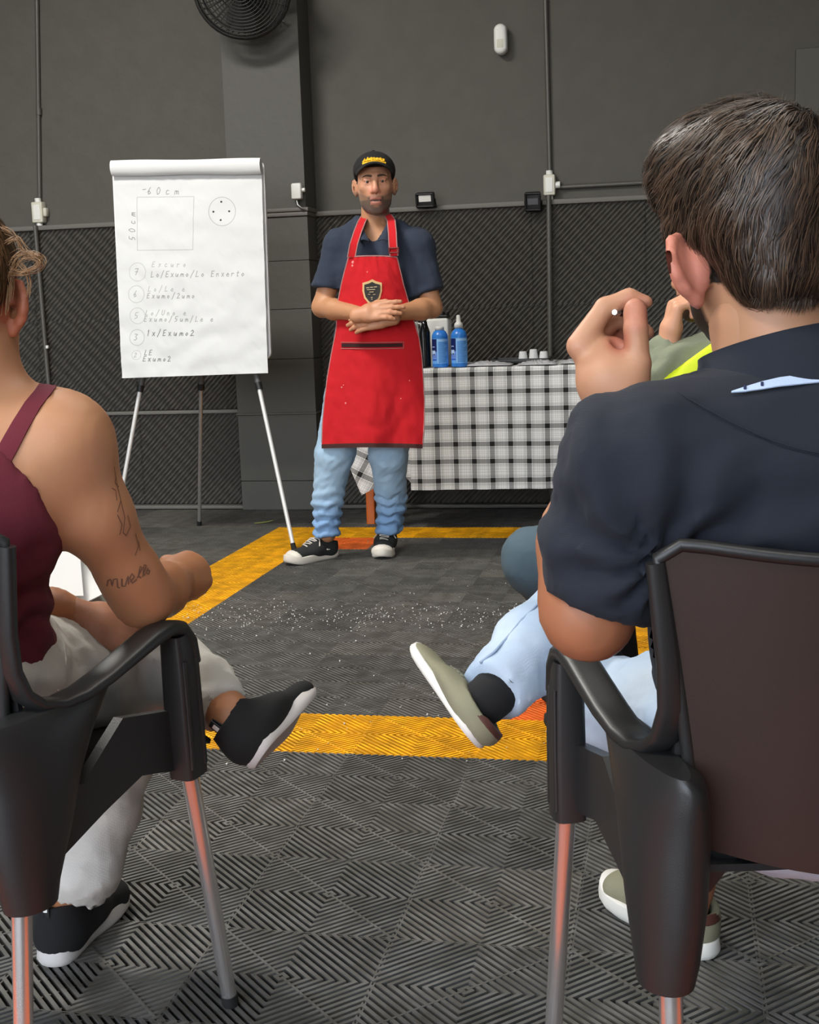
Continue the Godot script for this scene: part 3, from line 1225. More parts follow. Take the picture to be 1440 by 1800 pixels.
func chairs() -> void:
	var a := make_chair("armchair", "black plastic armchair with aluminium legs under the woman in the maroon top", M.chair_plastic)
	chair_at(a, Vector2(-0.797, -1.366), 12.7, 1.0)
	var b := make_chair("armchair", "black armchair with a dark brown backrest under the man in the navy polo", M.chair_back_plastic)
	chair_at(b, Vector2(-0.002, -1.289), -20.9, -1.0)
	var c: Node3D = a.duplicate()
	c.name = numbered("armchair")
	add_child(c, true)
	c.set_meta("label", "black plastic armchair mostly hidden, under the man in the yellow vest")
	c.position = Vector3(0.30, 0, -2.85)
	c.rotation.y = deg_to_rad(68)

# ---------------------------------------------------------------- table, cloth and what stands on it
func plaid_image() -> ImageTexture:
	var n := 128
	var im := Image.create(n, n, false, Image.FORMAT_RGBA8)
	var stripe := func(t: float) -> float:      # how dark a thread is across one repeat
		var d := 0.03
		var x := absf(t - 0.5)
		if x < 0.135:
			d = 0.395
		elif x > 0.185 and x < 0.215:
			d = 0.28
		elif x > 0.25 and x < 0.27:
			d = 0.26
		elif x > 0.31 and x < 0.325:
			d = 0.18
		elif x > 0.43 and x < 0.45:
			d = 0.14
		return d
	for y in n:
		for x in n:
			var a: float = stripe.call((x + 0.5) / n)
			var b: float = stripe.call((y + 0.5) / n)
			var v := (1.0 - a) * (1.0 - b)
			if a > 0.39 and b > 0.39:
				v = 0.07
			elif a > 0.3 and b > 0.3:
				v *= 0.7
			v = 0.03 + 0.93 * v
			im.set_pixel(x, y, Color(v, v, v * 0.985))
	return ImageTexture.create_from_image(im)

func table_group() -> void:
	var zf := -6.17
	var zb := -6.85
	var xl := -1.60
	var xr := 0.55
	var ht := 0.795
	var t := thing("folding_table", "long wooden table with orange-brown legs under the checked cloth", "table")
	var wood := flat_mat("orange_wood", Color(0.72, 0.36, 0.12), 0.5)
	with_grain(wood, M.coarse, 6.0, 0.3)
	var mb := MB.new()
	mb.box(Vector3((xl + xr) * 0.5, ht - 0.025, (zf + zb) * 0.5 - 0.004), Vector3(xr - xl - 0.02, 0.03, zf - zb - 0.03), 0.005)
	part(t, "table_top", mb.mesh(), wood)
	for q in [[pz(655, 905, -6.42).x, -6.42], [-1.50, -6.78], [0.42, -6.30], [0.42, -6.75]]:
		mb = MB.new()
		mb.sweep([Vector3(q[0], ht - 0.04, q[1]), Vector3(q[0] - 0.006, 0.0, q[1])], [0.024], [0.024], Vector3.RIGHT, 12, 5.0)
		part(t, "leg", mb.mesh(), wood)
	# the cloth: a top and a hanging front with soft folds, one sheet
	var cloth := flat_mat("checked_cloth", Color(1, 1, 1), 0.9)
	cloth.albedo_texture = plaid_image()
	cloth.normal_enabled = true
	cloth.normal_texture = M.weave
	cloth.normal_scale = 0.2
	cloth.uv1_scale = Vector3.ONE
	var pitch := 0.0895
	var cl := thing("tablecloth", "black and white checked tablecloth hanging down the front of the table", "tablecloth")
	mb = MB.new()
	var first := -1
	var cols := 90
	var prof := []      # (y, z, length along)
	for k in 9:
		prof.append(Vector3(ht + 0.004, lerpf(zb, zf - 0.012, k / 8.0), 0.0))
	prof.append(Vector3(ht + 0.001, zf - 0.003, 0))
	prof.append(Vector3(ht - 0.012, zf + 0.003, 0))
	for k in range(1, 31):
		prof.append(Vector3(lerpf(ht - 0.012, 0.218, k / 30.0), zf + 0.004 + 0.006 * k / 30.0, 0))
	for k in range(1, prof.size()):
		prof[k].z += 0.0
	var along := [0.0]
	for k in range(1, prof.size()):
		along.append(along[k - 1] + Vector2(prof[k].x - prof[k - 1].x, prof[k].y - prof[k - 1].y).length())
	var grid := []
	var uvs := []
	for k in prof.size():
		var hang := clampf((ht - prof[k].x) / 0.55, 0.0, 1.0)
		for c in cols + 1:
			var x := lerpf(xl + 0.33, xr, float(c) / cols)
			var fold := hang * (0.010 * sin(x * 9.0 + 0.6) + 0.006 * sin(x * 21.0 + 2.0) + 0.003 * sin(x * 47.0))
			var y: float = prof[k].x
			if k == prof.size() - 1 or hang > 0.9:
				y += 0.010 * sin(x * 2.4 + 1.0) * hang
			if hang == 0.0:
				y += 0.0015 * sin(x * 31.0 + prof[k].y * 40.0)
			mb.vert(Vector3(x, y, prof[k].y + fold), Vector2((x + 1.18) / pitch, along[k] / (pitch * 0.94) + 0.08))
	for k in prof.size() - 1:
		for c in cols:
			var a := k * (cols + 1) + c
			mb.quad(a, a + 1, a + cols + 2, a + cols + 1)
	cloth.cull_mode = BaseMaterial3D.CULL_DISABLED
	part(cl, "cloth_sheet", mb.mesh(), cloth)
	# the folded-back corner of the cloth that swings between the speaker's legs
	mb = MB.new()
	var zc := -6.20
	var p00 := pz(590, 760, zc)
	var p10 := pz(690, 770, zc)
	var p01 := pz(637, 870, zc)
	var p11 := pz(667, 853, zc)
	for r in 11:
		for c in 11:
			var f := r / 10.0
			var g := c / 10.0
			var p := p00.lerp(p10, g).lerp(p01.lerp(p11, g), f)
			p.z += 0.02 * sin(g * 5.0 + 1.0) + 0.03 * f * g
			var turned := Basis(Vector3.BACK, 0.5) * (p - p00)
			mb.vert(p, Vector2(turned.x / pitch + 0.2, -turned.y / pitch + 0.1))
	for r in 10:
		for c in 10:
			var a := r * 11 + c
			mb.quad(a, a + 1, a + 12, a + 11)
	part(cl, "hanging_corner", mb.mesh(), cloth, "twisted corner of checked cloth")
	# left end of the cloth: hides behind the speaker and closes the drape
	mb = MB.new()
	for r in 11:
		for c in 11:
			var f := r / 10.0
			var g := c / 10.0
			var p := Vector3(lerpf(xl + 0.02, xl + 0.335, g), lerpf(ht + 0.002, lerpf(0.60, 0.235, g), f), zf + 0.002 + 0.008 * sin(g * 9.0) * f)
			mb.vert(p, Vector2((p.x + 1.18) / pitch, (ht - p.y + 0.68) / (pitch * 0.94) + 0.08))
	for r in 10:
		for c in 10:
			var a := r * 11 + c
			mb.quad(a, a + 1, a + 12, a + 11)
	part(cl, "cloth_end", mb.mesh(), cloth)
	table_things(ht + 0.006, zf)

func bottle(at: Vector3, tall: float, nozzle: bool, label: String) -> void:
	var t := thing("squeeze_bottle", label, "bottle", at, "blue bottles on the table")
	var blue := flat_mat("bottle_blue", Color(0.20, 0.50, 0.85), 0.3)
	var r := 0.039
	var b := tall
	var mb := MB.new()
	mb.lathe([Vector2(0.0, 0), Vector2(r * 0.9, 0), Vector2(r, 0.006), Vector2(r, b * 0.78), Vector2(r * 0.95, b * 0.84), Vector2(r * 0.78, b * 0.91), Vector2(r * 0.5, b * 0.96), Vector2(r * 0.36, b), Vector2(0, b)], 32)
	part(t, "body", mb.mesh(), blue)
	# printed label wrapped on the front of the bottle
	mb = MB.new()
	for k in 25:
		var g := lerpf(-0.15, PI + 0.15, k / 24.0)
		for e in 2:
			mb.vert(Vector3(-cos(g) * (r + 0.0006), lerpf(b * 0.74, b * 0.10, e), sin(g) * (r + 0.0006)), Vector2(k / 24.0, e))
	for k in 24:
		mb.quad(k * 2, k * 2 + 2, k * 2 + 3, k * 2 + 1)
	var lm := flat_mat("bottle_label", Color(1, 1, 1), 0.4)
	if lm.albedo_texture == null:
		var im := Image.create(128, 128, false, Image.FORMAT_RGBA8)
		im.fill(Color(0.42, 0.68, 0.95))
		im.fill_rect(Rect2i(14, 2, 40, 64), Color(0.05, 0.11, 0.36))
		im.fill_rect(Rect2i(14, 66, 40, 34), Color(0.42, 0.55, 0.86))
		im.fill_rect(Rect2i(20, 60, 26, 20), Color(0.74, 0.84, 0.97))
		im.fill_rect(Rect2i(18, 78, 7, 8), Color(0.06, 0.10, 0.25))
		im.fill_rect(Rect2i(36, 76, 6, 8), Color(0.08, 0.12, 0.3))
		im.fill_rect(Rect2i(22, 40, 22, 4), Color(0.75, 0.82, 0.95))
		im.fill_rect(Rect2i(22, 104, 30, 8), Color(0.22, 0.33, 0.78))
		im.fill_rect(Rect2i(60, 4, 54, 10), Color(0.62, 0.80, 0.98))
		var rng := RandomNumberGenerator.new()
		rng.seed = 9
		for k in 15:
			im.fill_rect(Rect2i(62, 20 + k * 7, rng.randi_range(28, 52), 2), Color(0.16, 0.38, 0.72))
		im.fill_rect(Rect2i(58, 2, 2, 124), Color(0.75, 0.87, 0.99))
		lm.albedo_texture = ImageTexture.create_from_image(im)
	part(t, "printed_label", mb.mesh(), lm)
	mb = MB.new()
	if nozzle:
		mb.lathe([Vector2(0.0, b - 0.004), Vector2(0.020, b - 0.004), Vector2(0.021, b + 0.012), Vector2(0.019, b + 0.020), Vector2(0.012, b + 0.026), Vector2(0.0105, b + 0.045), Vector2(0.009, b + 0.058), Vector2(0.0, b + 0.060)], 20)
		part(t, "nozzle", mb.mesh(), M.white_plastic)
	else:
		mb.lathe([Vector2(0.0, b - 0.01), Vector2(0.022, b - 0.01), Vector2(0.022, b + 0.004), Vector2(0.018, b + 0.009), Vector2(0.0, b + 0.010)], 20)
		part(t, "cap", mb.mesh(), M.white_plastic)

func table_things(y: float, zf: float) -> void:
	var z := zf - 0.06
	var b1 := py(766, 648, y)
	var b2 := py(797, 648, y)
	bottle(Vector3(b1.x, y, z), 0.188, false, "blue squeeze bottle left of the two, without a white nozzle")
	bottle(Vector3(b2.x, y, z), 0.190, true, "blue squeeze bottle with a white nozzle, the right one of the two")
	# white canister behind the bottles, with a dark lid
	var c := Vector3(pz(773, 600, zf - 0.22).x, y, zf - 0.22)
	var t := thing("canister", "white square canister with a black lid behind the two blue bottles", "canister", c)
	var mb := MB.new()
	mb.box(Vector3(-0.002, 0.118, 0), Vector3(0.116, 0.236, 0.10), 0.012)
	part(t, "body", mb.mesh(), M.white_plastic)
	mb = MB.new()
	mb.box(Vector3(0.0, 0.245, 0), Vector3(0.10, 0.018, 0.085), 0.005)
	for k in 5:
		mb.box(Vector3(-0.045 + 0.022 * k, 0.258, 0), Vector3(0.012, 0.016, 0.07), 0.003)
	part(t, "lid", mb.mesh(), M.black_plastic)
	# white jug beside the apron
	c = Vector3(pz(725, 600, zf - 0.19).x, y, zf - 0.19)
	t = thing("jug", "white plastic jug half hidden behind the red apron", "jug", c)
	mb = MB.new()
	mb.lathe([Vector2(0, 0), Vector2(0.035, 0), Vector2(0.040, 0.01), Vector2(0.036, 0.16), Vector2(0.030, 0.21), Vector2(0.032, 0.222), Vector2(0, 0.222)], 24)
	part(t, "body", mb.mesh(), M.white_plastic)
	mb = MB.new()
	mb.sweep([Vector3(0.028, 0.215, 0), Vector3(0.047, 0.212, 0), Vector3(0.052, 0.17, 0), Vector3(0.050, 0.09, 0), Vector3(0.038, 0.03, 0)], [0.006], [0.005], Vector3.BACK)
	part(t, "handle", mb.mesh(), M.white_plastic)
	c = Vector3(pz(747, 600, zf - 0.09).x, y, zf - 0.09)
	t = thing("dark_bottle", "black bottle standing between the white jug and the blue bottles", "bottle", c)
	mb = MB.new()
	mb.lathe([Vector2(0, 0), Vector2(0.026, 0), Vector2(0.028, 0.006), Vector2(0.028, 0.17), Vector2(0.015, 0.21), Vector2(0.013, 0.225), Vector2(0, 0.226)], 20)
	part(t, "body", mb.mesh(), flat_mat("dark_glass", Color(0.05, 0.045, 0.05), 0.2))
	# black tray with paper cups, upside down in stacks
	var a := py(868, 634, y + 0.012)
	var b := py(968, 632, y + 0.012)
	var zt := zf - 0.30
	var xa := pz(868, 634, zt).x
	var xb := pz(968, 632, zt).x
	t = thing("tray", "flat black tray that carries the white paper cups", "tray", Vector3((xa + xb) * 0.5, y, zt))
	mb = MB.new()
	mb.box(Vector3(0, 0.010, 0), Vector3(xb - xa, 0.014, 0.24), 0.005)
	for s in [-1, 1]:
		mb.box(Vector3(s * (xb - xa) * 0.5, 0.016, 0), Vector3(0.012, 0.022, 0.25), 0.004)
		mb.box(Vector3(0, 0.016, s * 0.12), Vector3(xb - xa, 0.022, 0.012), 0.004)
	part(t, "base", mb.mesh(), M.black_plastic)
	var n := 0
	for q in [[919.5, 1.0, "white paper cup upside down on the black tray, leftmost of three"], [938.0, 1.22, "tallest white paper cup on the black tray, in the middle of three"], [956.0, 0.95, "white paper cup upside down on the black tray, rightmost of three"]]:
		var x := pz(q[0], 628, zt + 0.04).x
		t = thing("paper_cup", q[2], "cup", Vector3(x, y + 0.018, zt + 0.04), "white cups on the black tray")
		var hh: float = 0.042 * q[1]
		mb = MB.new()
		mb.lathe([Vector2(0.0215, 0), Vector2(0.0235, 0.002), Vector2(0.0225, 0.006), Vector2(0.0185, hh * 0.90), Vector2(0.0165, hh), Vector2(0.0, hh)], 24)
		part(t, "cup_wall", mb.mesh(), M.paper)
		mb = MB.new()
		mb.lathe([Vector2(0.0225, -0.001), Vector2(0.0243, 0.001), Vector2(0.0243, 0.004), Vector2(0.0225, 0.005)], 24)
		part(t, "rim", mb.mesh(), M.paper)
	# crumpled clear film and paper between the tray and the edge
	var film := flat_mat("wrap_film", Color(0.74, 0.74, 0.75), 0.3)
	for q in [[800, 900, zf - 0.12, "crumpled pale plastic wrap on the checked cloth left of the tray", 1], [985, 1035, zf - 0.14, "crumpled pale plastic wrap on the checked cloth right of the tray", 2], [912, 980, zf - 0.08, "crumpled pale plastic wrap lying in front of the black tray", 3]]:
		var x0 := pz(q[0], 640, q[2]).x
		var x1 := pz(q[1], 640, q[2]).x
		var nz := FastNoiseLite.new()
		nz.seed = q[4]
		nz.frequency = 9.0
		var grid := []
		for r in 15:
			var line := []
			for k in 31:
				var fx := k / 30.0
				var fz := r / 14.0
				var edge := sin(PI * fx) * sin(PI * fz)
				var hgt := 0.003 + sqrt(maxf(edge, 0.0)) * (0.010 + 0.012 * absf(nz.get_noise_2d(fx * (x1 - x0) * 3.0, fz * 0.5)) * 2.0)
				line.append(Vector3(lerpf(x0, x1, fx) + 0.01 * nz.get_noise_2d(fz, 5), y + hgt, q[2] + (fz - 0.5) * 0.15))
			grid.append(line)
		mb = MB.new()
		mb.sheet(grid, 0.001)
		single("plastic_wrap", mb.mesh(), film, q[3], "wrap", "crumpled wraps on the table")

# ---------------------------------------------------------------- flipchart
func flipchart() -> void:
	var z := -5.90
	var t := thing("easel", "tripod flipchart easel with a white board and three metal legs", "easel")
	# board corners from the photograph, leaning back a little
	var tl := pz(196, 284, z - 0.10)
	var tr := pz(464, 281, z - 0.10)
	var bl := pz(213, 640, z)
	var br := pz(476, 632, z)
	var nrm := (tr - tl).cross(tl - bl).normalized()
	var at := func(s: float, q: float, off: float) -> Vector3:      # s across, q down the board
		return tl.lerp(tr, s).lerp(bl.lerp(br, s), q) + nrm * off
	var mb := MB.new()
	var rr := 0.05
	var poly := PackedVector2Array()
	for k in 4:
		var cx: float = [1.0 - rr, rr, rr, 1.0 - rr][k]
		var cy: float = [rr, rr, 1.0 - rr, 1.0 - rr][k] * 1.0
		cy = [rr * 0.75, rr * 0.75, 1.0 - rr * 0.75, 1.0 - rr * 0.75][k]
		for a in 7:
			var g: float = [0.0, PI / 2, PI, PI * 1.5][k] + PI / 2 * a / 6.0
			poly.append(Vector2(cx + cos(g) * rr, cy - sin(g) * rr * 0.75))
	mb.plate(poly, 0.018, func(x, y, zz): return at.call(x, y, -0.012 + zz))
	part(t, "board", mb.mesh(), flat_mat("board_white", Color(0.86, 0.86, 0.86), 0.35))
	mb = MB.new()
	mb.sweep([at.call(0.10, 0.05, 0.006), at.call(0.9, 0.05, 0.006)], [0.012], [0.008], Vector3.UP, 10, 4.0)
	part(t, "clamp_bar", mb.mesh(), M.grey_metal)
	# legs
	var sleeve := flat_mat("sleeve_grey", Color(0.30, 0.30, 0.30), 0.5)
	var lower: Vector3 = at.call(0.14, 0.96, -0.03)
	for q in [[at.call(0.17, 0.9, -0.04), py(199, 948, 0.0), "leg"], [at.call(0.845, 0.9, -0.04), py(517, 966, 0.0), "leg"], [at.call(0.52, 0.9, -0.06), py(350.5, 924, 0.0), "leg"]]:
		var top: Vector3 = q[0]
		var foot: Vector3 = q[1]
		var dir := (foot - top).normalized()
		var knee := top.lerp(foot, 0.235)
		mb = MB.new()
		mb.tube([top - dir * 0.04, knee], [0.0155], 12)
		var leg := part(t, "leg", mb.mesh(), sleeve, "dark upper leg tube")
		mb = MB.new()
		mb.tube([knee - dir * 0.02, foot - dir * 0.02], [0.0105, 0.0100], 12)
		part(leg, "lower_tube", mb.mesh(), M.grey_metal if q[1].z < -6.2 else flat_mat("bright_tube", Color(0.88, 0.88, 0.87), 0.4, 0.3), "bright metal lower leg tube")
		mb = MB.new()
		mb.tube([foot - dir * 0.03, foot + Vector3(0, 0.002, 0)], [0.012, 0.013], 12)
		part(leg, "rubber_foot", mb.mesh(), M.rubber)
		mb = MB.new()
		mb.tube([knee - dir * 0.03, knee + dir * 0.004], [0.018, 0.017], 12)
		part(leg, "collar", mb.mesh(), M.black_plastic)
	# the pad: the written sheet, the sheets behind it and the roll of turned-over pages
	var pad := thing("paper_pad", "white flipchart pad with handwriting, a square and a circle, pages rolled over its top", "paper")
	var nz := FastNoiseLite.new()
	nz.seed = 4
	nz.frequency = 2.6
	var P00 := pz(201, 296, z - 0.09)
	var P10 := pz(461, 293, z - 0.09)
	var P01 := pz(216, 665, z + 0.022)
	var P11 := pz(472, 656, z + 0.022)
	mb = MB.new()
	var N := 48
	for r in N + 1:
		for c in N + 1:
			var s := c / float(N)
			var q := r / float(N)
			var p := P00.lerp(P10, s).lerp(P01.lerp(P11, s), q) + nrm * (0.012 + 0.010 * nz.get_noise_2d(s * 1.2 + q * 0.7, q * 2.6) * (0.3 + q) + 0.004 * nz.get_noise_2d(q * 3.0 - s, s * 7.0 + q * 9.0))
			mb.vert(p, Vector2(s, q))
	for r in N:
		for c in N:
			var a := r * (N + 1) + c
			mb.quad(a, a + 1, a + N + 2, a + N + 1)
	var pm := flat_mat("written_paper", Color(0.835, 0.84, 0.84), 0.85)
	pm.albedo_texture = chart_image()
	pm.cull_mode = BaseMaterial3D.CULL_DISABLED
	part(pad, "written_sheet", mb.mesh(), pm)
	mb = MB.new()
	mb.plate(PackedVector2Array([Vector2(0.012, 0.03), Vector2(0.99, 0.03), Vector2(0.992, 0.985), Vector2(0.008, 0.985)]), 0.009, func(x, y, zz): return P00.lerp(P10, x).lerp(P01.lerp(P11, x), y) + nrm * (0.002 + zz - 0.01 * y))
	part(pad, "blank_sheets", mb.mesh(), M.paper)
	# pages turned over the top hang as a fat roll
	var roll := []
	for k in 21:
		var s := k / 20.0
		var ring := PackedVector3Array()
		var mid := pz(lerpf(199, 461, s), lerpf(297, 293, s), z - 0.075) + nrm * 0.016
		for a in 20:
			var g := TAU * a / 20
			ring.append(mid + Vector3(0, sin(g) * (0.036 + 0.002 * sin(s * 9.0)), 0) + nrm * (cos(g) * 0.024))
		roll.append(ring)
	mb = MB.new()
	mb.loft(roll)
	part(pad, "rolled_pages", mb.mesh(), M.paper, "pages rolled over the top")

var ink: Image
func stroke(pts: Array, w: float, tone: float) -> void:      # a marker line on the sheet, in pixels of the photograph
	for k in pts.size() - 1:
		var a: Vector2 = pts[k]
		var b: Vector2 = pts[k + 1]
		var n := int(a.distance_to(b) * 1.6) + 1
		for i in n + 1:
			var p := a.lerp(b, float(i) / n)
			dot(p, w, tone)

func dot(p: Vector2, w: float, tone: float) -> void:
	var W := ink.get_width()
	var H := ink.get_height()
	# sheet corners in the photograph: bilinear inverse, close enough for an almost square sheet
	var q := (p.y - 294.0) / 366.0
	var s := 0.5
	for k in 3:
		var x0 := lerpf(201, 216, q)
		var x1 := lerpf(461, 472, q)
		s = (p.x - x0) / (x1 - x0)
		var y0 := lerpf(296, 293, s)
		var y1 := lerpf(665, 656, s)
		q = (p.y - y0) / (y1 - y0)
	var c := Vector2(s * W, q * H)
	var r := w * W / 260.0 * 0.5
	for y in range(int(c.y - r - 1), int(c.y + r + 2)):
		for x in range(int(c.x - r - 1), int(c.x + r + 2)):
			if x < 0 or y < 0 or x >= W or y >= H:
				continue
			var d := Vector2(x, y).distance_to(c)
			var f := clampf(r + 0.5 - d, 0.0, 1.0)
			if f > 0.0:
				var o := ink.get_pixel(x, y)
				var v := minf(o.r, lerpf(0.97, tone, f))
				ink.set_pixel(x, y, Color(v, v, v))

const GLYPHS := {
	"0": [[0.3, 0, 0, 0.4, 0.2, 1, 0.6, 0.9, 0.8, 0.4, 0.5, 0, 0.3, 0]], "1": [[0.3, 0.2, 0.5, 0, 0.4, 1]], "2": [[0, 0.2, 0.4, 0, 0.7, 0.25, 0, 1, 0.8, 0.95]], "3": [[0, 0, 0.7, 0.05, 0.3, 0.45, 0.7, 0.7, 0.3, 1, 0, 0.9]],
	"5": [[0.8, 0, 0.2, 0.05, 0.1, 0.5, 0.6, 0.5, 0.6, 0.85, 0.1, 1]], "6": [[0.6, 0, 0.1, 0.6, 0.3, 1, 0.7, 0.8, 0.4, 0.5, 0.1, 0.7]], "7": [[0, 0.05, 0.8, 0, 0.3, 1], [0.1, 0.5, 0.7, 0.48]], "4": [[0.5, 0, 0, 0.6, 0.8, 0.6], [0.6, 0.3, 0.5, 1]],
	"c": [[0.7, 0.45, 0.3, 0.4, 0.1, 0.75, 0.3, 1, 0.8, 0.9]], "m": [[0, 1, 0.1, 0.5, 0.15, 0.55, 0.4, 0.45, 0.45, 0.95, 0.5, 0.55, 0.8, 0.5, 0.9, 1]], "e": [[0.1, 0.7, 0.7, 0.65, 0.4, 0.4, 0.05, 0.8, 0.4, 1, 0.8, 0.9]],
	"E": [[0.8, 0, 0.15, 0.05, 0, 1, 0.7, 0.95], [0.08, 0.5, 0.6, 0.48]], "L": [[0.2, 0, 0, 1, 0.7, 0.95]], "/": [[0.7, -0.15, 0, 1.2]], "x": [[0.1, 0.4, 0.7, 1], [0.7, 0.4, 0.1, 1]], "u": [[0.1, 0.45, 0.1, 0.9, 0.4, 1, 0.7, 0.5, 0.7, 1]],
	"r": [[0.1, 0.45, 0.1, 1], [0.1, 0.6, 0.4, 0.42, 0.7, 0.5]], "s": [[0.7, 0.45, 0.2, 0.5, 0.6, 0.8, 0.1, 1]], "t": [[0.4, 0.1, 0.3, 1, 0.6, 0.95], [0.1, 0.4, 0.7, 0.38]], "o": [[0.4, 0.45, 0.1, 0.75, 0.4, 1, 0.7, 0.7, 0.4, 0.45]], "a": [[0.7, 0.5, 0.2, 0.5, 0.1, 0.95, 0.6, 0.9, 0.7, 0.5, 0.8, 1]],
	"n": [[0.1, 0.5, 0.1, 1], [0.1, 0.6, 0.5, 0.45, 0.7, 1]], "i": [[0.3, 0.45, 0.3, 1]], "p": [[0.1, 0.45, 0.0, 1.4], [0.1, 0.5, 0.6, 0.5, 0.5, 0.9, 0.1, 0.9]], "D": [[0.1, 0, 0, 1, 0.5, 0.95, 0.8, 0.5, 0.5, 0.05, 0.1, 0]], "U": [[0.1, 0, 0.05, 0.8, 0.4, 1, 0.7, 0.8, 0.8, 0]],
	"N": [[0, 1, 0.1, 0, 0.6, 1, 0.8, 0]], "M": [[0, 1, 0.15, 0, 0.4, 0.7, 0.75, 0, 0.85, 1]], "R": [[0, 1, 0.1, 0, 0.6, 0.1, 0.6, 0.4, 0.1, 0.5, 0.7, 1]], "2u": [[0, 0]], " ": [], "z": [[0.1, 0.45, 0.7, 0.45, 0.1, 1, 0.8, 0.95]], "-": [[0.1, 0.6, 0.6, 0.6]],
}

func write_line(text: String, at: Vector2, size: float, step: float, w: float, tone: float, turn := 0.0, slope := 0.0) -> void:
	var x := 0.0
	for ch in text:
		for line in GLYPHS.get(ch, []):
			var pts := []
			for k in range(0, line.size(), 2):
				var g := Vector2(x + line[k] * size * 0.62 - line[k + 1] * size * 0.12, line[k + 1] * size + x * slope)
				pts.append(at + g.rotated(turn))
			stroke(pts, w, tone)
		x += step

func ring_of(c: Vector2, rx: float, ry: float, w: float, tone: float) -> void:
	var pts := []
	for k in 41:
		var g := TAU * k / 40 + 0.4
		pts.append(c + Vector2(cos(g) * rx, sin(g) * ry))
	stroke(pts, w, tone)

func chart_image() -> ImageTexture:
	ink = Image.create(760, 1060, false, Image.FORMAT_RGBA8)
	ink.fill(Color(0.97, 0.97, 0.97))
	stroke([Vector2(243, 347), Vector2(344, 346), Vector2(342, 439), Vector2(244, 440), Vector2(243, 347)], 0.9, 0.76)
	write_line("60cm", Vector2(263, 330), 12, 16, 1.1, 0.63)
	stroke([Vector2(253, 334), Vector2(259, 333)], 1.0, 0.55)
	write_line("50cm", Vector2(229, 421), 11, 14, 1.2, 0.63, -PI / 2)
	ring_of(Vector2(393, 372), 23, 25, 0.9, 0.72)
	for p in [[391.5, 355], [378, 372.5], [405, 371.5], [390.5, 387]]:
		dot(Vector2(p[0], p[1]), 3.4, 0.25)
	ring_of(Vector2(244, 478), 15, 16, 1.0, 0.82)
	write_line("7", Vector2(240, 472), 11, 10, 1.2, 0.68)
	write_line("Escuro", Vector2(271, 460), 9, 11, 1.1, 0.75)
	write_line("Lo/Exumo/Lo Enxerto", Vector2(269, 477), 10, 8.8, 1.1, 0.65, 0.0, -0.01)
	ring_of(Vector2(242, 517), 14, 15, 1.0, 0.80)
	write_line("6", Vector2(238, 511), 11, 10, 1.2, 0.71)
	write_line("Lo/Leve", Vector2(264, 503), 9, 10, 1.1, 0.75)
	write_line("Exumo/2umo", Vector2(262, 515), 9, 8.8, 1.1, 0.65)
	ring_of(Vector2(244, 555), 13, 14, 1.0, 0.82)
	write_line("5", Vector2(240, 549), 11, 10, 1.2, 0.75)
	write_line("Lo/Uno e", Vector2(259, 545), 9, 9.6, 1.1, 0.71)
	write_line("Exumo/5um/Leve", Vector2(257, 556), 9, 9, 1.1, 0.67)
	ring_of(Vector2(243, 593), 13, 14, 1.0, 0.78)
	write_line("3", Vector2(239, 587), 11, 10, 1.2, 0.68)
	write_line("1x/Exumo2", Vector2(261, 580), 10, 9.8, 1.3, 0.53)
	ring_of(Vector2(242, 624), 8, 8, 1.0, 0.82)
	write_line("2", Vector2(239, 620), 8, 8, 1.1, 0.75)
	write_line("LE", Vector2(257, 615), 9, 8, 1.2, 0.58)
	write_line("Exumo2", Vector2(255, 626), 9, 8.6, 1.2, 0.55)
	var t := ImageTexture.create_from_image(ink)
	return t

# ---------------------------------------------------------------- people: shared pieces
func lin(r: float, g: float, b: float) -> Color:
	return Color(r, g, b).srgb_to_linear()

func skin_mat() -> StandardMaterial3D:
	var m := flat_mat("skin", Color.WHITE, 0.52)
	if not m.vertex_color_use_as_albedo:
		m.vertex_color_use_as_albedo = true
		m.subsurf_scatter_enabled = true
		m.subsurf_scatter_strength = 0.06
		with_grain(m, M.grain, 26.0, 0.18)
	return m

func cloth_mat(called: String, col: Color, tex: Texture2D, scale: float, strength: float, sheen := 0.0) -> StandardMaterial3D:
	var m := flat_mat(called, col, 0.92)
	with_grain(m, tex, scale, strength)
	if sheen > 0.0:
		m.rim_enabled = true
		m.rim = sheen
		m.rim_tint = 0.5
	return m

func join(list: Array) -> ArrayMesh:      # [[mesh, transform], ...] into one surface
	var v := PackedVector3Array()
	var n := PackedVector3Array()
	var c := PackedColorArray()
	var ix := PackedInt32Array()
	for e in list:
		var a: Array = e[0].surface_get_arrays(0)
		var x: Transform3D = e[1]
		var base := v.size()
		var nb := x.basis.inverse().transposed()
		for p in a[Mesh.ARRAY_VERTEX]:
			v.append(x * p)
		for p in a[Mesh.ARRAY_NORMAL]:
			n.append((nb * p).normalized())
		if a[Mesh.ARRAY_COLOR] != null:
			c.append_array(a[Mesh.ARRAY_COLOR])
		else:
			var fill := PackedColorArray()
			fill.resize(a[Mesh.ARRAY_VERTEX].size())
			fill.fill(Color.WHITE)
			c.append_array(fill)
		for i in a[Mesh.ARRAY_INDEX]:
			ix.append(i + base)
	var arr := []
	arr.resize(Mesh.ARRAY_MAX)
	arr[Mesh.ARRAY_VERTEX] = v
	arr[Mesh.ARRAY_NORMAL] = n
	arr[Mesh.ARRAY_COLOR] = c
	arr[Mesh.ARRAY_INDEX] = ix
	var m := ArrayMesh.new()
	m.add_surface_from_arrays(Mesh.PRIMITIVE_TRIANGLES, arr)
	return m

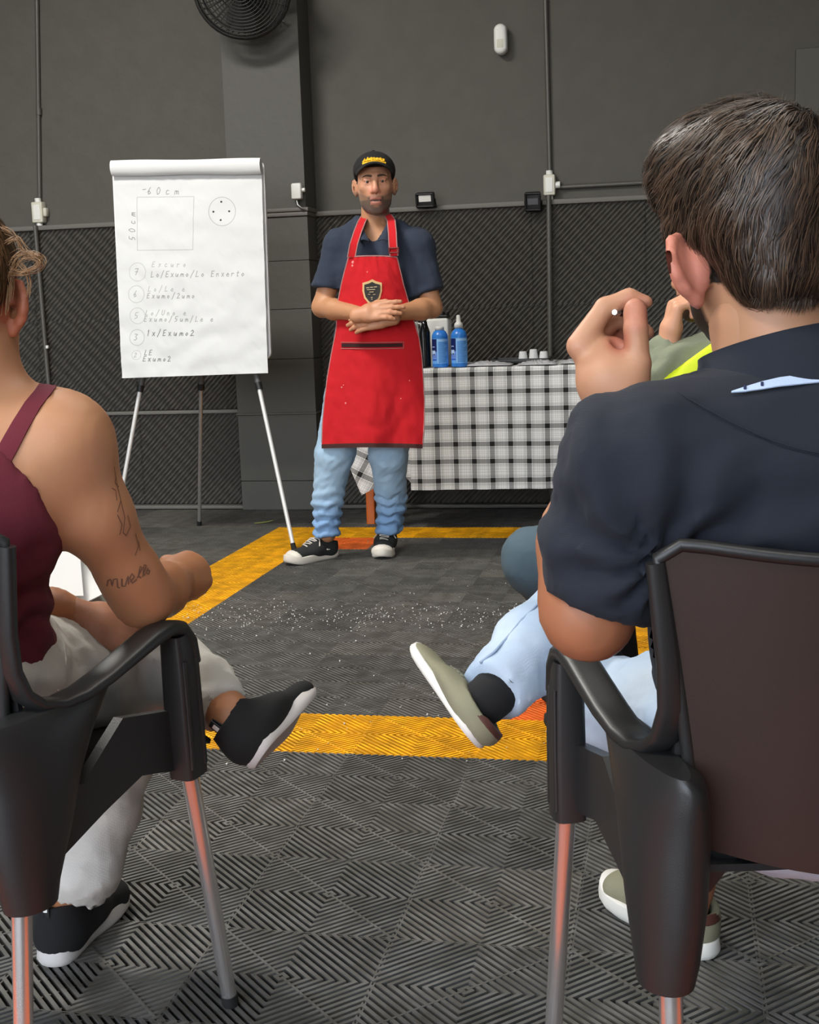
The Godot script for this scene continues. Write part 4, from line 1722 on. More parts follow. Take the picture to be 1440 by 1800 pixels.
# a face and head in its own axes: +z is where the face looks, y up, metres, the eyes at y = 0
func head_shape(cell: float, mouth_open: float, ears := true) -> Field:
	var f := Field.new(Vector3(-0.115, -0.20, -0.135), Vector3(0.115, 0.15, 0.145), cell)
	f.ball(Vector3(0, 0.038, -0.018), Vector3(0.0765, 0.086, 0.098), 0.02)
	f.ball(Vector3(0, -0.035, 0.030), Vector3(0.063, 0.080, 0.064), 0.03)
	f.cap(Vector3(-0.026, -0.082, 0.034), Vector3(0.026, -0.082, 0.034), 0.029, 0.029, 0.03)
	f.cap(Vector3(-0.010, -0.104, 0.066), Vector3(0.010, -0.104, 0.066), 0.018, 0.018, 0.03)
	for s in [-1.0, 1.0]:
		f.cap(Vector3(s * 0.055, -0.02, -0.005), Vector3(s * 0.039, -0.076, 0.022), 0.021, 0.018, 0.03)     # jaw corner
		f.ball(Vector3(s * 0.043, -0.022, 0.058), Vector3(0.022, 0.016, 0.022), 0.022)                       # cheekbone
		f.cap(Vector3(s * 0.012, 0.020, 0.083), Vector3(s * 0.046, 0.020, 0.066), 0.012, 0.010, 0.015)       # brow
	f.cap(Vector3(0, -0.055, 0.072), Vector3(0, -0.075, 0.076), 0.026, 0.024, 0.03)                          # muzzle
	for s in [-1.0, 1.0]:
		f.cap(Vector3(s * 0.031, 0.000, 0.103), Vector3(s * 0.034, -0.002, 0.100), 0.0165, 0.016, 0.012, Vector3.ZERO, 1.0, true)   # eye hollow
		f.ball(Vector3(s * 0.0315, 0.000, 0.0735), Vector3(0.0112, 0.0112, 0.0112), 0.002)                                           # eyeball
		f.cap(Vector3(s * 0.020, 0.0062, 0.0835), Vector3(s * 0.043, 0.0050, 0.0775), 0.0058, 0.005, 0.004)                          # upper lid
		f.cap(Vector3(s * 0.021, -0.0078, 0.0825), Vector3(s * 0.042, -0.0078, 0.0775), 0.0046, 0.0042, 0.005)                       # lower lid
	f.cap(Vector3(0, 0.012, 0.086), Vector3(0, -0.030, 0.108), 0.0095, 0.0125, 0.012)                         # nose
	f.ball(Vector3(0, -0.036, 0.108), Vector3(0.0135, 0.0115, 0.012), 0.008)
	for s in [-1.0, 1.0]:
		f.ball(Vector3(s * 0.0135, -0.040, 0.097), Vector3(0.0085, 0.0085, 0.011), 0.006)
		f.ball(Vector3(s * 0.007, -0.0475, 0.103), Vector3(0.004, 0.003, 0.004), 0.003, Basis(), true)
	f.cap(Vector3(-0.017, -0.0655, 0.092), Vector3(0.017, -0.0655, 0.092), 0.0062, 0.0062, 0.006)            # lips
	f.cap(Vector3(-0.014, -0.0800 - mouth_open, 0.091), Vector3(0.014, -0.0800 - mouth_open, 0.091), 0.0066, 0.0066, 0.006)
	f.cap(Vector3(-0.016, -0.0722 - mouth_open * 0.5, 0.104), Vector3(0.016, -0.0722 - mouth_open * 0.5, 0.104), 0.004 + mouth_open * 0.5, 0.004 + mouth_open * 0.5, 0.003, Vector3.ZERO, 1.0, true)
	if ears:
		for s in [-1.0, 1.0]:
			ear_shape(f, Vector3(s * 0.077, -0.020, -0.012), s, 1.0, Basis())
	f.cap(Vector3(0, -0.05, -0.022), Vector3(0, -0.19, -0.045), 0.055, 0.060, 0.03)                          # neck
	return f

# an ear around its middle: rim, plate and lobe; s is the side, turn leads from head axes to the field's axes
func ear_shape(f: Field, at: Vector3, s: float, size: float, turn: Basis, hollow := true) -> void:
	var q := func(x: float, y: float, z: float) -> Vector3: return at + turn * (Vector3(x * s, y, z) * size)
	var bx := turn * Vector3(0.84 * s, 0, 0.54)
	f.ball(q.call(0.0115, 0.005, -0.003), Vector3(0.0066, 0.028, 0.0185) * size, 0.006, Basis(bx, turn * Vector3.UP, bx.cross(turn * Vector3.UP)))
	f.ball(q.call(0.000, 0.0, 0.004), Vector3(0.012, 0.020, 0.010) * size, 0.008, turn)
	var rim := [[-0.002, 0.004, 0.014], [0.004, 0.022, 0.012], [0.010, 0.031, 0.002], [0.015, 0.029, -0.010], [0.018, 0.016, -0.017], [0.017, 0.000, -0.016], [0.012, -0.014, -0.010], [0.007, -0.024, -0.002]]
	for k in rim.size() - 1:
		var a: Array = rim[k]
		var b: Array = rim[k + 1]
		f.cap(q.call(a[0], a[1], a[2]), q.call(b[0], b[1], b[2]), 0.0042 * size, 0.0042 * size, 0.004)
	f.ball(q.call(0.006, -0.023, 0.003), Vector3(0.0065, 0.010, 0.0085) * size, 0.008, turn)
	f.ball(q.call(0.000, -0.006, 0.010), Vector3(0.006, 0.009, 0.006) * size, 0.006, turn)
	if hollow:
		f.ball(q.call(0.010, -0.002, 0.000), Vector3(0.008, 0.013, 0.008) * size, 0.004, turn, true)

# a hand: wrist, d along the palm, n the way the fingers curl, s = +1 / -1 the thumb's side of d x n
func hand_shape(f: Field, wrist: Vector3, d: Vector3, n: Vector3, s: float, size: float, bends: Array, thumb_bend := 0.35, spread := 0.12) -> void:
	d = d.normalized()
	n = (n - d * n.dot(d)).normalized()
	var w := d.cross(n).normalized() * s
	f.cap(wrist - d * 0.02 * size, wrist + d * 0.03 * size, 0.024 * size, 0.026 * size, 0.012, w, 1.25)
	f.cap(wrist + d * 0.03 * size + w * 0.012 * size, wrist + d * 0.075 * size + w * 0.020 * size, 0.0175 * size, 0.0135 * size, 0.012, w, 1.35)
	f.cap(wrist + d * 0.03 * size - w * 0.012 * size, wrist + d * 0.072 * size - w * 0.020 * size, 0.0175 * size, 0.0130 * size, 0.012, w, 1.35)
	var lens := [0.074, 0.082, 0.076, 0.060]
	for k in 4:
		var p: Vector3 = wrist + (d * [0.086, 0.089, 0.085, 0.077][k] + w * [0.029, 0.0095, -0.0095, -0.027][k]) * size
		var dir := (d + w * spread * (1.5 - k) * 0.6).normalized()
		var ang := 0.0
		f.cap(p - dir * 0.03 * size, p, 0.0105 * size, 0.0098 * size, 0.008)
		for j in 3:
			ang += bends[k][j]
			var step := dir * cos(ang) + n * sin(ang)
			var q: Vector3 = p + step * lens[k] * [0.46, 0.30, 0.24][j] * size
			f.cap(p, q, [0.0104, 0.0096, 0.0088][j] * size, [0.0096, 0.0088, 0.0076][j] * size, 0.004)
			p = q
	var a := wrist + (d * 0.022 + w * 0.024 + n * 0.006) * size
	var b := a + (d * 0.036 + w * 0.026 + n * 0.014) * size
	var c := b + (d * 0.030 + w * (0.012 - 0.02 * thumb_bend) + n * 0.02 * thumb_bend) * size
	var e := c + (d * 0.026 - w * 0.02 * thumb_bend + n * 0.012 * thumb_bend) * size
	f.cap(a, b, 0.0165 * size, 0.0115 * size, 0.012)
	f.cap(b, c, 0.0112 * size, 0.0102 * size, 0.005)
	f.cap(c, e, 0.0102 * size, 0.0085 * size, 0.004)

# a shoe in its own axes: heel at the origin, toe towards -z, sole at y = 0
func shoe_upper(L: float, high: float) -> Field:
	var k := L / 0.29
	var f := Field.new(Vector3(-0.07, -0.01, -L - 0.02), Vector3(0.07, 0.16, 0.03), 0.004)
	f.ball(Vector3(0, 0.045, -0.048 * k), Vector3(0.034, 0.05, 0.044), 0.02)
	f.cap(Vector3(0, 0.05, -0.06 * k), Vector3(0.002, 0.052, -0.13 * k), 0.036, 0.037, 0.03)
	f.cap(Vector3(0.002, 0.050, -0.12 * k), Vector3(0.005, 0.032, -0.225 * k), 0.036, 0.027, 0.03, Vector3.RIGHT, 1.38)
	f.ball(Vector3(0.004, 0.030, -0.236 * k), Vector3(0.042, 0.028, 0.043), 0.03)
	f.cap(Vector3(0, 0.05, -0.060 * k), Vector3(0, high, -0.050 * k), 0.040, 0.036, 0.03, Vector3.BACK, 1.15)
	f.slice(Vector3(0, 0.012, 0), Vector3.DOWN)
	f.slice(Vector3(0, high - 0.006, -0.05 * k), Vector3(0, 1, 0.22))
	f.cap(Vector3(0, high - 0.03, -0.055 * k), Vector3(0, high + 0.06, -0.045 * k), 0.032, 0.034, 0.006, Vector3.BACK, 1.15, true)
	return f

func shoe_sole(L: float, tall: float, flare: float) -> ArrayMesh:
	var prof := [[0.0, 0.006], [0.015, 0.018], [0.05, 0.028], [0.12, 0.034], [0.28, 0.0345], [0.42, 0.036], [0.56, 0.042], [0.68, 0.0465], [0.80, 0.046], [0.88, 0.040], [0.945, 0.029], [0.985, 0.016], [1.0, 0.005]]
	var out := PackedVector2Array()
	for p in prof:
		out.append(Vector2(p[1] + (0.003 if p[0] > 0.5 else 0.0), -p[0] * L))
	for k in range(prof.size() - 1, -1, -1):
		out.append(Vector2(-prof[k][1], -prof[k][0] * L))
	var rings := []
	for q in [[0.0, 0.90], [0.003, 0.97], [0.010, 1.0 + flare], [tall * 0.6, 1.02], [tall - 0.003, 1.0], [tall, 0.95], [tall + 0.001, 0.80]]:
		var ring := PackedVector3Array()
		for p in out:
			var t := clampf((-p.y / L - 0.72) / 0.28, 0.0, 1.0)
			var mid := -L * 0.5
			ring.append(Vector3(p.x * q[1], q[0] + 0.016 * t * t, mid + (p.y - mid) * (1.0 + (q[1] - 1.0) * 0.25)))
		rings.append(ring)
	var mb := MB.new()
	mb.loft(rings)
	return mb.mesh()

func shoe_frame(heel: Vector3, toe: Vector3, up: Vector3, squash := 1.0) -> Transform3D:
	var bz := (heel - toe).normalized()
	var by := (up - bz * up.dot(bz)).normalized()
	return Transform3D(Basis(by.cross(bz), by * squash, bz), heel)

func make_shoe(who: Node3D, heel: Vector3, toe: Vector3, up: Vector3, upper: Material, sole: Material, style: String, label: String, squash := 1.0) -> void:
	var L := heel.distance_to(toe)
	var bz := (heel - toe).normalized()
	var by := (up - bz * up.dot(bz)).normalized()
	var X := Transform3D(Basis(by.cross(bz), by * squash, bz), heel)
	var high := 0.118 if style == "slip" else 0.088
	var f := shoe_upper(L, high)
	var shoe := part(who, "shoe", f.mesh(), upper, label)
	shoe.transform = X
	part(shoe, "sole", shoe_sole(L, 0.030 if style != "canvas" else 0.034, 0.05), sole, "pale rubber sole")
	var k := L / 0.29
	if style == "canvas":
		var mb := MB.new()
		for r in 6:
			var z := lerpf(-0.115, -0.185, r / 5.0) * k
			var path := []
			for c in 9:
				var x := lerpf(-0.024, 0.024, c / 8.0)
				path.append(f.pull(Vector3(x, 0.09, z + 0.006 * (1 if r % 2 else -1) * (c / 8.0 - 0.5)), 0.002))
			mb.sweep(path, [0.0042], [0.002], Vector3.ZERO, 6)
		for s in [-1.0, 1.0]:      # the bow
			mb.sweep([f.pull(Vector3(0, 0.09, -0.115 * k), 0.004), f.pull(Vector3(s * 0.025, 0.085, -0.12 * k), 0.008), f.pull(Vector3(s * 0.04, 0.065, -0.135 * k), 0.005)], [0.003], [0.002], Vector3.ZERO, 6)
		part(shoe, "laces", mb.mesh(), sole, "white laces")
		var cap := Field.new(Vector3(-0.07, -0.01, -L - 0.02), Vector3(0.07, 0.10, -L * 0.6), 0.004)
		cap.grow = 0.0015
		cap.cap(Vector3(0.002, 0.050, -0.12 * k), Vector3(0.005, 0.032, -0.225 * k), 0.036, 0.027, 0.03, Vector3.RIGHT, 1.38)
		cap.ball(Vector3(0.004, 0.030, -0.236 * k), Vector3(0.042, 0.028, 0.043), 0.03)
		cap.slice(Vector3(0, 0.012, 0), Vector3.DOWN)
		cap.slice(Vector3(0, 0.03, -0.228 * k), Vector3(0, 0.5, 1))
		part(shoe, "toe_cap", cap.mesh(), sole, "white rubber toe cap")
		mb = MB.new()
		for s in [-1.0, 1.0]:      # pale stitching line along the side
			var path := []
			for c in 10:
				path.append(f.pull(Vector3(s * 0.08, 0.058 + 0.02 * sin(c * 0.3), lerpf(-0.03, -0.15, c / 9.0) * k), 0.0006))
			mb.tube(path, [0.0012], 5)
		part(shoe, "stitching", mb.mesh(), sole).set_meta("kind", "stuff")
	elif style == "slip":
		var mb := MB.new()
		mb.sweep([Vector3(0, high - 0.02, -0.010), Vector3(0, high + 0.010, -0.006), Vector3(0, high + 0.006, 0.000), Vector3(0, high - 0.03, -0.002)], [0.006], [0.0016], Vector3.RIGHT, 8, 4.0)
		part(shoe, "heel_tab", mb.mesh(), M.black_plastic, "black pull tab at the heel")
		mb = MB.new()
		mb.box(Vector3(0.0, high - 0.010, 0.0012), Vector3(0.007, 0.018, 0.001), 0.0003)
		part(shoe, "tab_mark", mb.mesh(), M.white_plastic)
	elif style == "olive":
		var mb := MB.new()
		for r in 4:
			var z := lerpf(-0.125, -0.175, r / 3.0) * k
			var path := []
			for c in 9:
				path.append(f.pull(Vector3(lerpf(-0.026, 0.026, c / 8.0), 0.09, z), 0.0015))
			mb.sweep(path, [0.0035], [0.0018], Vector3.ZERO, 6)
		part(shoe, "laces", mb.mesh(), cloth_mat("olive_lace", Color(0.56, 0.56, 0.48), M.weave, 30.0, 0.3), "olive laces")
		var patch := Field.new(Vector3(-0.07, 0.02, -0.06), Vector3(0.07, 0.13, 0.03), 0.0025)
		patch.grow = 0.0022
		patch.ball(Vector3(0, 0.045, -0.048 * k), Vector3(0.034, 0.05, 0.044), 0.02)
		patch.cap(Vector3(0, 0.05, -0.060 * k), Vector3(0, high, -0.050 * k), 0.040, 0.036, 0.03, Vector3.BACK, 1.15)
		patch.slice(Vector3(0, 0.060, 0), Vector3.DOWN)
		patch.slice(Vector3(0, high - 0.007, 0), Vector3(0, 1, 0.2))
		patch.slice(Vector3(0, 0, -0.034), Vector3(0, 0.4, -1))
		part(shoe, "heel_patch", patch.mesh(), flat_mat("brown_leather", Color(0.30, 0.16, 0.12), 0.6), "brown leather heel patch")
	else:
		var mb := MB.new()
		for r in 5:
			var z := lerpf(-0.115, -0.180, r / 4.0) * k
			var path := []
			for c in 9:
				path.append(f.pull(Vector3(lerpf(-0.026, 0.026, c / 8.0), 0.09, z), 0.002))
			mb.sweep(path, [0.0035], [0.002], Vector3.ZERO, 6)
		part(shoe, "laces", mb.mesh(), M.black_plastic, "dark laces")

# flat ribbons that lie on a skin, drawn along points of the photograph and dropped onto the body where the lines are
func skin_ink(mb: MB, f: Field, pts: Array, w: float, far := 4.0) -> void:
	var line := []
	for k in pts.size() - 1:
		var a: Vector2 = pts[k]
		var b: Vector2 = pts[k + 1]
		var n := maxi(1, int(a.distance_to(b) / 3.0))
		for i in n:
			line.append(a.lerp(b, float(i) / n))
	line.append(pts[pts.size() - 1])
	var P := []
	for p in line:
		P.append(f.hit(cam_pos, px(p.x, p.y, far)))
	var prev := -1
	for k in P.size():
		if P[k].distance_to(cam_pos) > far * 0.95:
			prev = -1
			continue
		var nn := f.slope(P[k])
		var t: Vector3 = P[mini(k + 1, P.size() - 1)] - P[maxi(k - 1, 0)]
		var sd := t.cross(nn).normalized() * w * 0.5
		var i := mb.vert(P[k] + nn * 0.0007 - sd)
		mb.vert(P[k] + nn * 0.0007 + sd)
		if prev >= 0:
			mb.quad(prev, i, i + 1, prev + 1)
		prev = i

# strands of hair as narrow ribbons that follow a skin; flow gives their way at a point
func hair_strands(mb: MB, f: Field, roots: Array, flow, length: float, lift: float, width: float, rng: RandomNumberGenerator, dark: Color, light: Color, wave := 0.25, lock := 0.0) -> void:
	var locks := FastNoiseLite.new()
	locks.seed = 4
	locks.frequency = 42.0
	mb.colored = true
	for r0 in roots:
		var p: Vector3 = r0
		var lk := locks.get_noise_3dv(p)
		var tone := clampf(pow(rng.randf(), 2.0) + lock * lk * 1.1, 0.0, 1.0)
		var L := length * rng.randf_range(0.6, 1.25)
		var n := 6
		var prev := -1
		var bias := Vector3(rng.randfn(), rng.randfn(), rng.randfn()) * wave
		var up := lift * maxf(0.1, rng.randf_range(0.2, 1.3) + lock * lk * 2.2)
		for k in n + 1:
			var t := k / float(n)
			var nn := f.slope(p)
			var d: Vector3 = (flow.call(p, nn) + bias).slide(nn).normalized()
			var q := p - nn * (f.at(p) - up * sin(PI * minf(1.0, t * 0.75 + 0.1)))
			var sd := d.cross(nn).normalized() * width * (1.0 - 0.85 * t * t) * 0.5
			mb.tint = dark.lerp(light, clampf(tone * (0.55 + 0.6 * t), 0.0, 1.0))
			var i := mb.vert(q - sd)
			mb.vert(q + sd)
			if prev >= 0:
				mb.quad(prev, i, i + 1, prev + 1)
			prev = i
			p = p - nn * f.at(p) + d * (L / n)
	mb.tint = Color.WHITE

# ---------------------------------------------------------------- the standing speaker
func standing_man() -> void:
	var Z := -5.42
	var m := func(u: float, v: float, dz: float) -> Vector3: return pz(u, v, Z + dz)
	var who := thing("person", "bearded man standing in a red apron, dark blue shirt, jeans and black cap, hands clasped", "person", Vector3.ZERO)
	var sk := lin(0.71, 0.51, 0.37)
	# --- bones
	var shL: Vector3 = m.call(598, 431, 0.0)      # viewer's left
	var shR: Vector3 = m.call(735, 431, 0.0)
	var elL: Vector3 = m.call(566, 540, 0.02)
	var elR: Vector3 = m.call(760, 541, 0.02)
	var wrL: Vector3 = m.call(634, 552, 0.20)
	var wrR: Vector3 = m.call(694, 551, 0.19)
	var neck0: Vector3 = m.call(657, 412, -0.02)
	var neck1: Vector3 = m.call(658, 360, 0.0)
	var chest: Vector3 = m.call(662, 470, -0.01)
	var waist: Vector3 = m.call(660, 590, 0.0)
	var hip: Vector3 = m.call(656, 660, -0.01)
	var knL: Vector3 = m.call(590, 805, 0.03)
	var knR: Vector3 = m.call(686, 805, -0.02)
	var anL: Vector3 = m.call(576, 940, -0.02)
	var anR: Vector3 = m.call(684, 934, -0.20)
	# --- body, one skin
	var f := Field.new(Vector3(-1.75, 0.02, -5.76), Vector3(-0.72, 1.60, -5.10), 0.0105)
	f.cap(chest, waist, 0.105, 0.105, 0.03, Vector3.RIGHT, 1.35)
	f.cap(waist, hip, 0.105, 0.11, 0.03, Vector3.RIGHT, 1.3)
	f.cap(shL, shR, 0.055, 0.055, 0.03)
	f.cap(neck0, neck1, 0.056, 0.054, 0.03)
	f.cap(neck0, shL, 0.045, 0.045, 0.03)
	f.cap(neck0, shR, 0.045, 0.045, 0.03)
	f.cap(shL, elL, 0.050, 0.041, 0.02)
	f.cap(shR, elR, 0.050, 0.041, 0.02)
	for q in [[elL, wrL], [elR, wrR]]:
		var mid: Vector3 = q[0].lerp(q[1], 0.32)
		f.cap(q[0], mid, 0.041, 0.043, 0.02)
		f.cap(mid, q[1], 0.043, 0.030, 0.02)
	f.cap(m.call(612, 670, 0), knL, 0.085, 0.055, 0.03)
	f.cap(m.call(695, 670, 0), knR, 0.08, 0.05, 0.03)
	f.cap(knL, anL, 0.052, 0.036, 0.02)
	f.cap(knR, anR, 0.048, 0.034, 0.02)
	var tone := func(_p: Vector3, _n: Vector3) -> Color: return sk
	var pieces := [[f.mesh(tone), Transform3D()]]
	# hands: the viewer's left hand lies over the other, fingers towards the right
	var hf := Field.new(m.call(600, 600, 0.12), m.call(715, 500, 0.33), 0.0035)
	hand_shape(hf, m.call(684, 560, 0.205), Vector3(-0.97, -0.10, 0.05), Vector3(-0.05, -0.55, -0.85), -1.0, 1.08, [[0.1, 0.25, 0.2], [0.1, 0.25, 0.2], [0.12, 0.3, 0.2], [0.15, 0.3, 0.2]], 0.6, 0.03)
	hand_shape(hf, m.call(634, 553, 0.225), Vector3(0.96, 0.12, 0.16), Vector3(0.25, -0.45, -0.85), 1.0, 1.08, [[0.05, 0.15, 0.12], [0.08, 0.2, 0.15], [0.12, 0.25, 0.2], [0.15, 0.3, 0.25]], 0.4, 0.06)
	pieces.append([hf.mesh(func(_p, _n): return lin(0.74, 0.53, 0.40)), Transform3D()])
	# head
	var hc: Vector3 = m.call(659, 321, 0.02)
	var hb := Basis(Vector3.UP, deg_to_rad(13)) * Basis(Vector3.RIGHT, deg_to_rad(2)) * Basis(Vector3.BACK, deg_to_rad(1))
	var hd := head_shape(0.0028, 0.004)
	var paint := func(p: Vector3, n: Vector3) -> Color:
		var c := lin(0.75, 0.54, 0.42)
		var ax := absf(p.x)
		for s in [-1.0, 1.0]:
			var e: Vector3 = p - Vector3(s * 0.0315, 0.0, 0.0735)
			if e.length() < 0.026 and p.z > 0.06 and p.y < 0.017:
				c = c.lerp(lin(0.66, 0.43, 0.34), 0.45)
		# beard: cheeks, jaw, chin and moustache
		var line := -0.053 if ax < 0.034 else -0.053 + (ax - 0.034) * 0.5
		if ax < 0.006:
			line -= 0.003
		var beard := 0.0
		if p.z > -0.028 and p.y > -0.16:
			beard = smoothstep(0.0, 0.010, line - p.y) * smoothstep(-0.028, -0.008, p.z)
		if p.y < -0.112:
			beard *= smoothstep(-0.155, -0.118, p.y)
		var under := Vector2(p.x / 0.013, (p.y + 0.096) / 0.006).length()
		if p.z > 0.07:
			beard *= 0.45 + 0.55 * smoothstep(0.6, 1.4, under)
		c = c.lerp(lin(0.33, 0.29, 0.26).lerp(lin(0.46, 0.43, 0.41), smoothstep(-0.085, -0.125, p.y)), beard * (0.9 if p.y < -0.07 or ax < 0.034 else 0.62))
		if ax < 0.024 and p.z > 0.083 and p.y < -0.0605 and p.y > -0.0915:
			c = lin(0.66, 0.43, 0.36)
			if absf(p.y + 0.0745) < 0.0036:
				c = lin(0.20, 0.09, 0.08)
		if p.z > 0.09 and p.y < -0.02 and p.y > -0.052 and ax < 0.03:
			c = c.lerp(lin(0.80, 0.52, 0.43), 0.5)
		if p.y > 0.055 or (p.y > 0.02 and p.z < -0.03) or (ax > 0.066 and p.y > -0.005 and p.z > -0.03 and p.z < 0.012 and p.x * p.x < 0.0063):
			c = lin(0.22, 0.18, 0.15)
		return c
	pieces.append([hd.mesh(paint), Transform3D(hb * Basis.from_scale(Vector3(0.97, 1.04, 1.0)), hc)])
	part(who, "body", join(pieces), skin_mat())
	# eyes and brows as pieces of their own
	var HX := Transform3D(hb * Basis.from_scale(Vector3(0.97, 1.04, 1.0)), hc)
	for s in [-1.0, 1.0]:
		var em := MB.new()
		var look := Basis(Vector3.RIGHT, PI / 2)
		var prof := []
		for k in 13:
			var g := PI * k / 12.0
			prof.append(Vector2(sin(g) * 0.0124, -cos(g) * 0.0124))
		em.lathe(prof, 20, Vector3(s * 0.0315, 0.0, 0.0736), look)
		var eye := part(who, "eye", em.mesh(), flat_mat("eye_white", Color(0.70, 0.65, 0.61), 0.25))
		eye.transform = HX
		em = MB.new()
		em.lathe([Vector2(0.0, 0.0131), Vector2(0.0026, 0.0130), Vector2(0.0058, 0.0119), Vector2(0.0062, 0.0110)], 18, Vector3(s * 0.0315, -0.0004, 0.0736), look)
		part(eye, "iris", em.mesh(), flat_mat("iris_brown", Color(0.17, 0.12, 0.085), 0.2))
		em = MB.new()
		var bp := []
		for k in 9:
			var t := k / 8.0
			bp.append(hd.pull(Vector3(s * lerpf(0.013, 0.051, t), 0.0195 + 0.0045 * sin(PI * t * 0.8) - 0.004 * t * t, 0.10 - 0.03 * t), 0.0008))
		em.sweep(bp, [0.0035, 0.0042, 0.0042, 0.0040, 0.0036, 0.0032, 0.0026, 0.002, 0.001], [0.0022, 0.0024, 0.0024, 0.0022, 0.002, 0.0018, 0.0015, 0.001, 0.0008], Vector3.UP, 8)
		var brow := part(who, "eyebrow", em.mesh(), flat_mat("brow_hair", Color(0.27, 0.20, 0.16), 0.8))
		brow.transform = HX
	# --- shirt
	var sf := Field.new(Vector3(-1.80, 0.75, -5.66), Vector3(-0.68, 1.56, -5.12), 0.0095)
	sf.cap(chest, waist, 0.118, 0.122, 0.04, Vector3.RIGHT, 1.42)
	sf.cap(m.call(662, 440, -0.01), chest, 0.095, 0.118, 0.04, Vector3.RIGHT, 1.5)
	sf.cap(waist, hip, 0.122, 0.12, 0.03, Vector3.RIGHT, 1.35)
	sf.cap(shL, shR, 0.058, 0.058, 0.04)
	sf.cap(m.call(632, 396, -0.02), shL, 0.038, 0.060, 0.03)
	sf.cap(m.call(686, 396, -0.02), shR, 0.038, 0.060, 0.03)
	sf.cap(shL, shL.lerp(elL, 0.80), 0.064, 0.069, 0.03)
	sf.cap(shR, shR.lerp(elR, 0.86), 0.064, 0.069, 0.03)
	sf.slice(shL.lerp(elL, 0.70), elL - shL + Vector3(0.05, 0, 0), 0.15)
	sf.slice(shR.lerp(elR, 0.77), elR - shR + Vector3(0.02, 0, 0), 0.15)
	# open neck
	sf.cap(m.call(657, 352, 0.0), m.call(657, 408, 0.02), 0.062, 0.052, 0.008, Vector3.ZERO, 1.0, true)
	sf.cap(m.call(657, 390, 0.085), m.call(656, 437, 0.112), 0.054, 0.034, 0.006, Vector3.ZERO, 1.0, true)
	var fold := FastNoiseLite.new()
	fold.seed = 8
	fold.frequency = 9.0
	var rumple := func(p: Vector3, _n: Vector3) -> float: return 0.006 * fold.get_noise_3d(p.x * 1.6, p.y * 0.7 + p.x * 0.8, p.z) + 0.003 * fold.get_noise_3d(p.y * 2.5, p.x, p.z * 2.0)
	var navy := cloth_mat("shirt_blue", Color(0.15, 0.185, 0.25), M.twill, 40.0, 0.25, 0.12)
	part(who, "shirt", sf.mesh(null, rumple), navy, "dark blue short-sleeved work shirt")
	var shirt: Node = who.get_node("shirt")
	for s in [-1.0, 1.0]:      # collar flaps
		var mb := MB.new()
		var c0: Vector3 = m.call(657 + s * 27, 379, -0.02)
		var c1: Vector3 = m.call(657 + s * 24, 392, 0.075)
		var c2: Vector3 = m.call(657 + s * 8, 424, 0.128)
		var c3: Vector3 = m.call(657 + s * 26, 424, 0.125)
		var c4: Vector3 = m.call(657 + s * 38, 402, 0.06)
		var rows := []
		for r in 7:
			var t := r / 6.0
			var a: Vector3 = c0.lerp(c1, minf(1.0, t * 2.0)) if t < 0.5 else c1.lerp(c2, t * 2.0 - 1.0)
			var b: Vector3 = m.call(657 + s * 40, 390, -0.02).lerp(c4, minf(1.0, t * 2.0)) if t < 0.5 else c4.lerp(c3, t * 2.0 - 1.0)
			var line := []
			for k in 5:
				var g := k / 4.0
				line.append(a.lerp(b, g) + Vector3(0, 0.006 * sin(PI * g), 0.010 * sin(PI * g)))
			rows.append(line)
		mb.sheet(rows, 0.003)
		part(shirt, "collar_flap", mb.mesh(), navy)
	# --- jeans
	var jf := Field.new(Vector3(-1.72, 0.05, -5.80), Vector3(-0.85, 0.95, -5.22), 0.0095)
	jf.cap(m.call(656, 640, -0.01), m.call(656, 700, -0.01), 0.115, 0.115, 0.03, Vector3.RIGHT, 1.3)
	jf.cap(m.call(612, 690, 0), m.call(588, 800, 0.02), 0.100, 0.082, 0.03)
	jf.cap(m.call(694, 690, 0), m.call(683, 800, -0.02), 0.100, 0.082, 0.03)
	jf.cap(m.call(588, 800, 0.02), m.call(576, 880, 0.0), 0.080, 0.066, 0.03)
	jf.cap(m.call(576, 880, 0.0), m.call(574, 945, -0.02), 0.064, 0.057, 0.02)
	jf.cap(m.call(683, 800, -0.02), m.call(688, 880, -0.13), 0.080, 0.066, 0.03)
	jf.cap(m.call(688, 880, -0.13), m.call(683, 942, -0.20), 0.064, 0.055, 0.02)
	jf.slice(m.call(573, 941, -0.02), Vector3.DOWN, 0.16)
	jf.slice(m.call(682, 935, -0.2), Vector3.DOWN, 0.16)
	var jn := FastNoiseLite.new()
	jn.seed = 3
	jn.frequency = 11.0
	var crease := func(p: Vector3, _n: Vector3) -> float:
		var low := smoothstep(0.42, 0.16, p.y)
		return 0.007 * low * sin(p.y * 130.0 + 4.0 * jn.get_noise_3d(p.x * 0.8, p.y * 0.3, p.z)) + 0.007 * jn.get_noise_3d(p.x, p.y * 1.6 - p.x * 0.9, p.z)
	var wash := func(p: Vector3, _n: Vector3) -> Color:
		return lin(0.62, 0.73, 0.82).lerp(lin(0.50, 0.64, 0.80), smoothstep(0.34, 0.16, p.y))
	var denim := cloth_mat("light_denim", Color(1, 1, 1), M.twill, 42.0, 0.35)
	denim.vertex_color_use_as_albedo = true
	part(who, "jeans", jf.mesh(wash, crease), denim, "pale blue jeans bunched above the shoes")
	# --- shoes
	var canvas := cloth_mat("black_canvas", Color(0.135, 0.14, 0.135), M.weave, 40.0, 0.3)
	var white_rubber := flat_mat("white_rubber", Color(0.83, 0.80, 0.75), 0.6)
	var heelL := py(592, 977, 0.0)
	make_shoe(who, heelL, heelL + (py(509, 994, 0.0) - heelL).normalized() * 0.295, Vector3.UP, canvas, white_rubber, "canvas", "black canvas shoe turned to the side")
	var heelR := py(683, 964, 0.0)
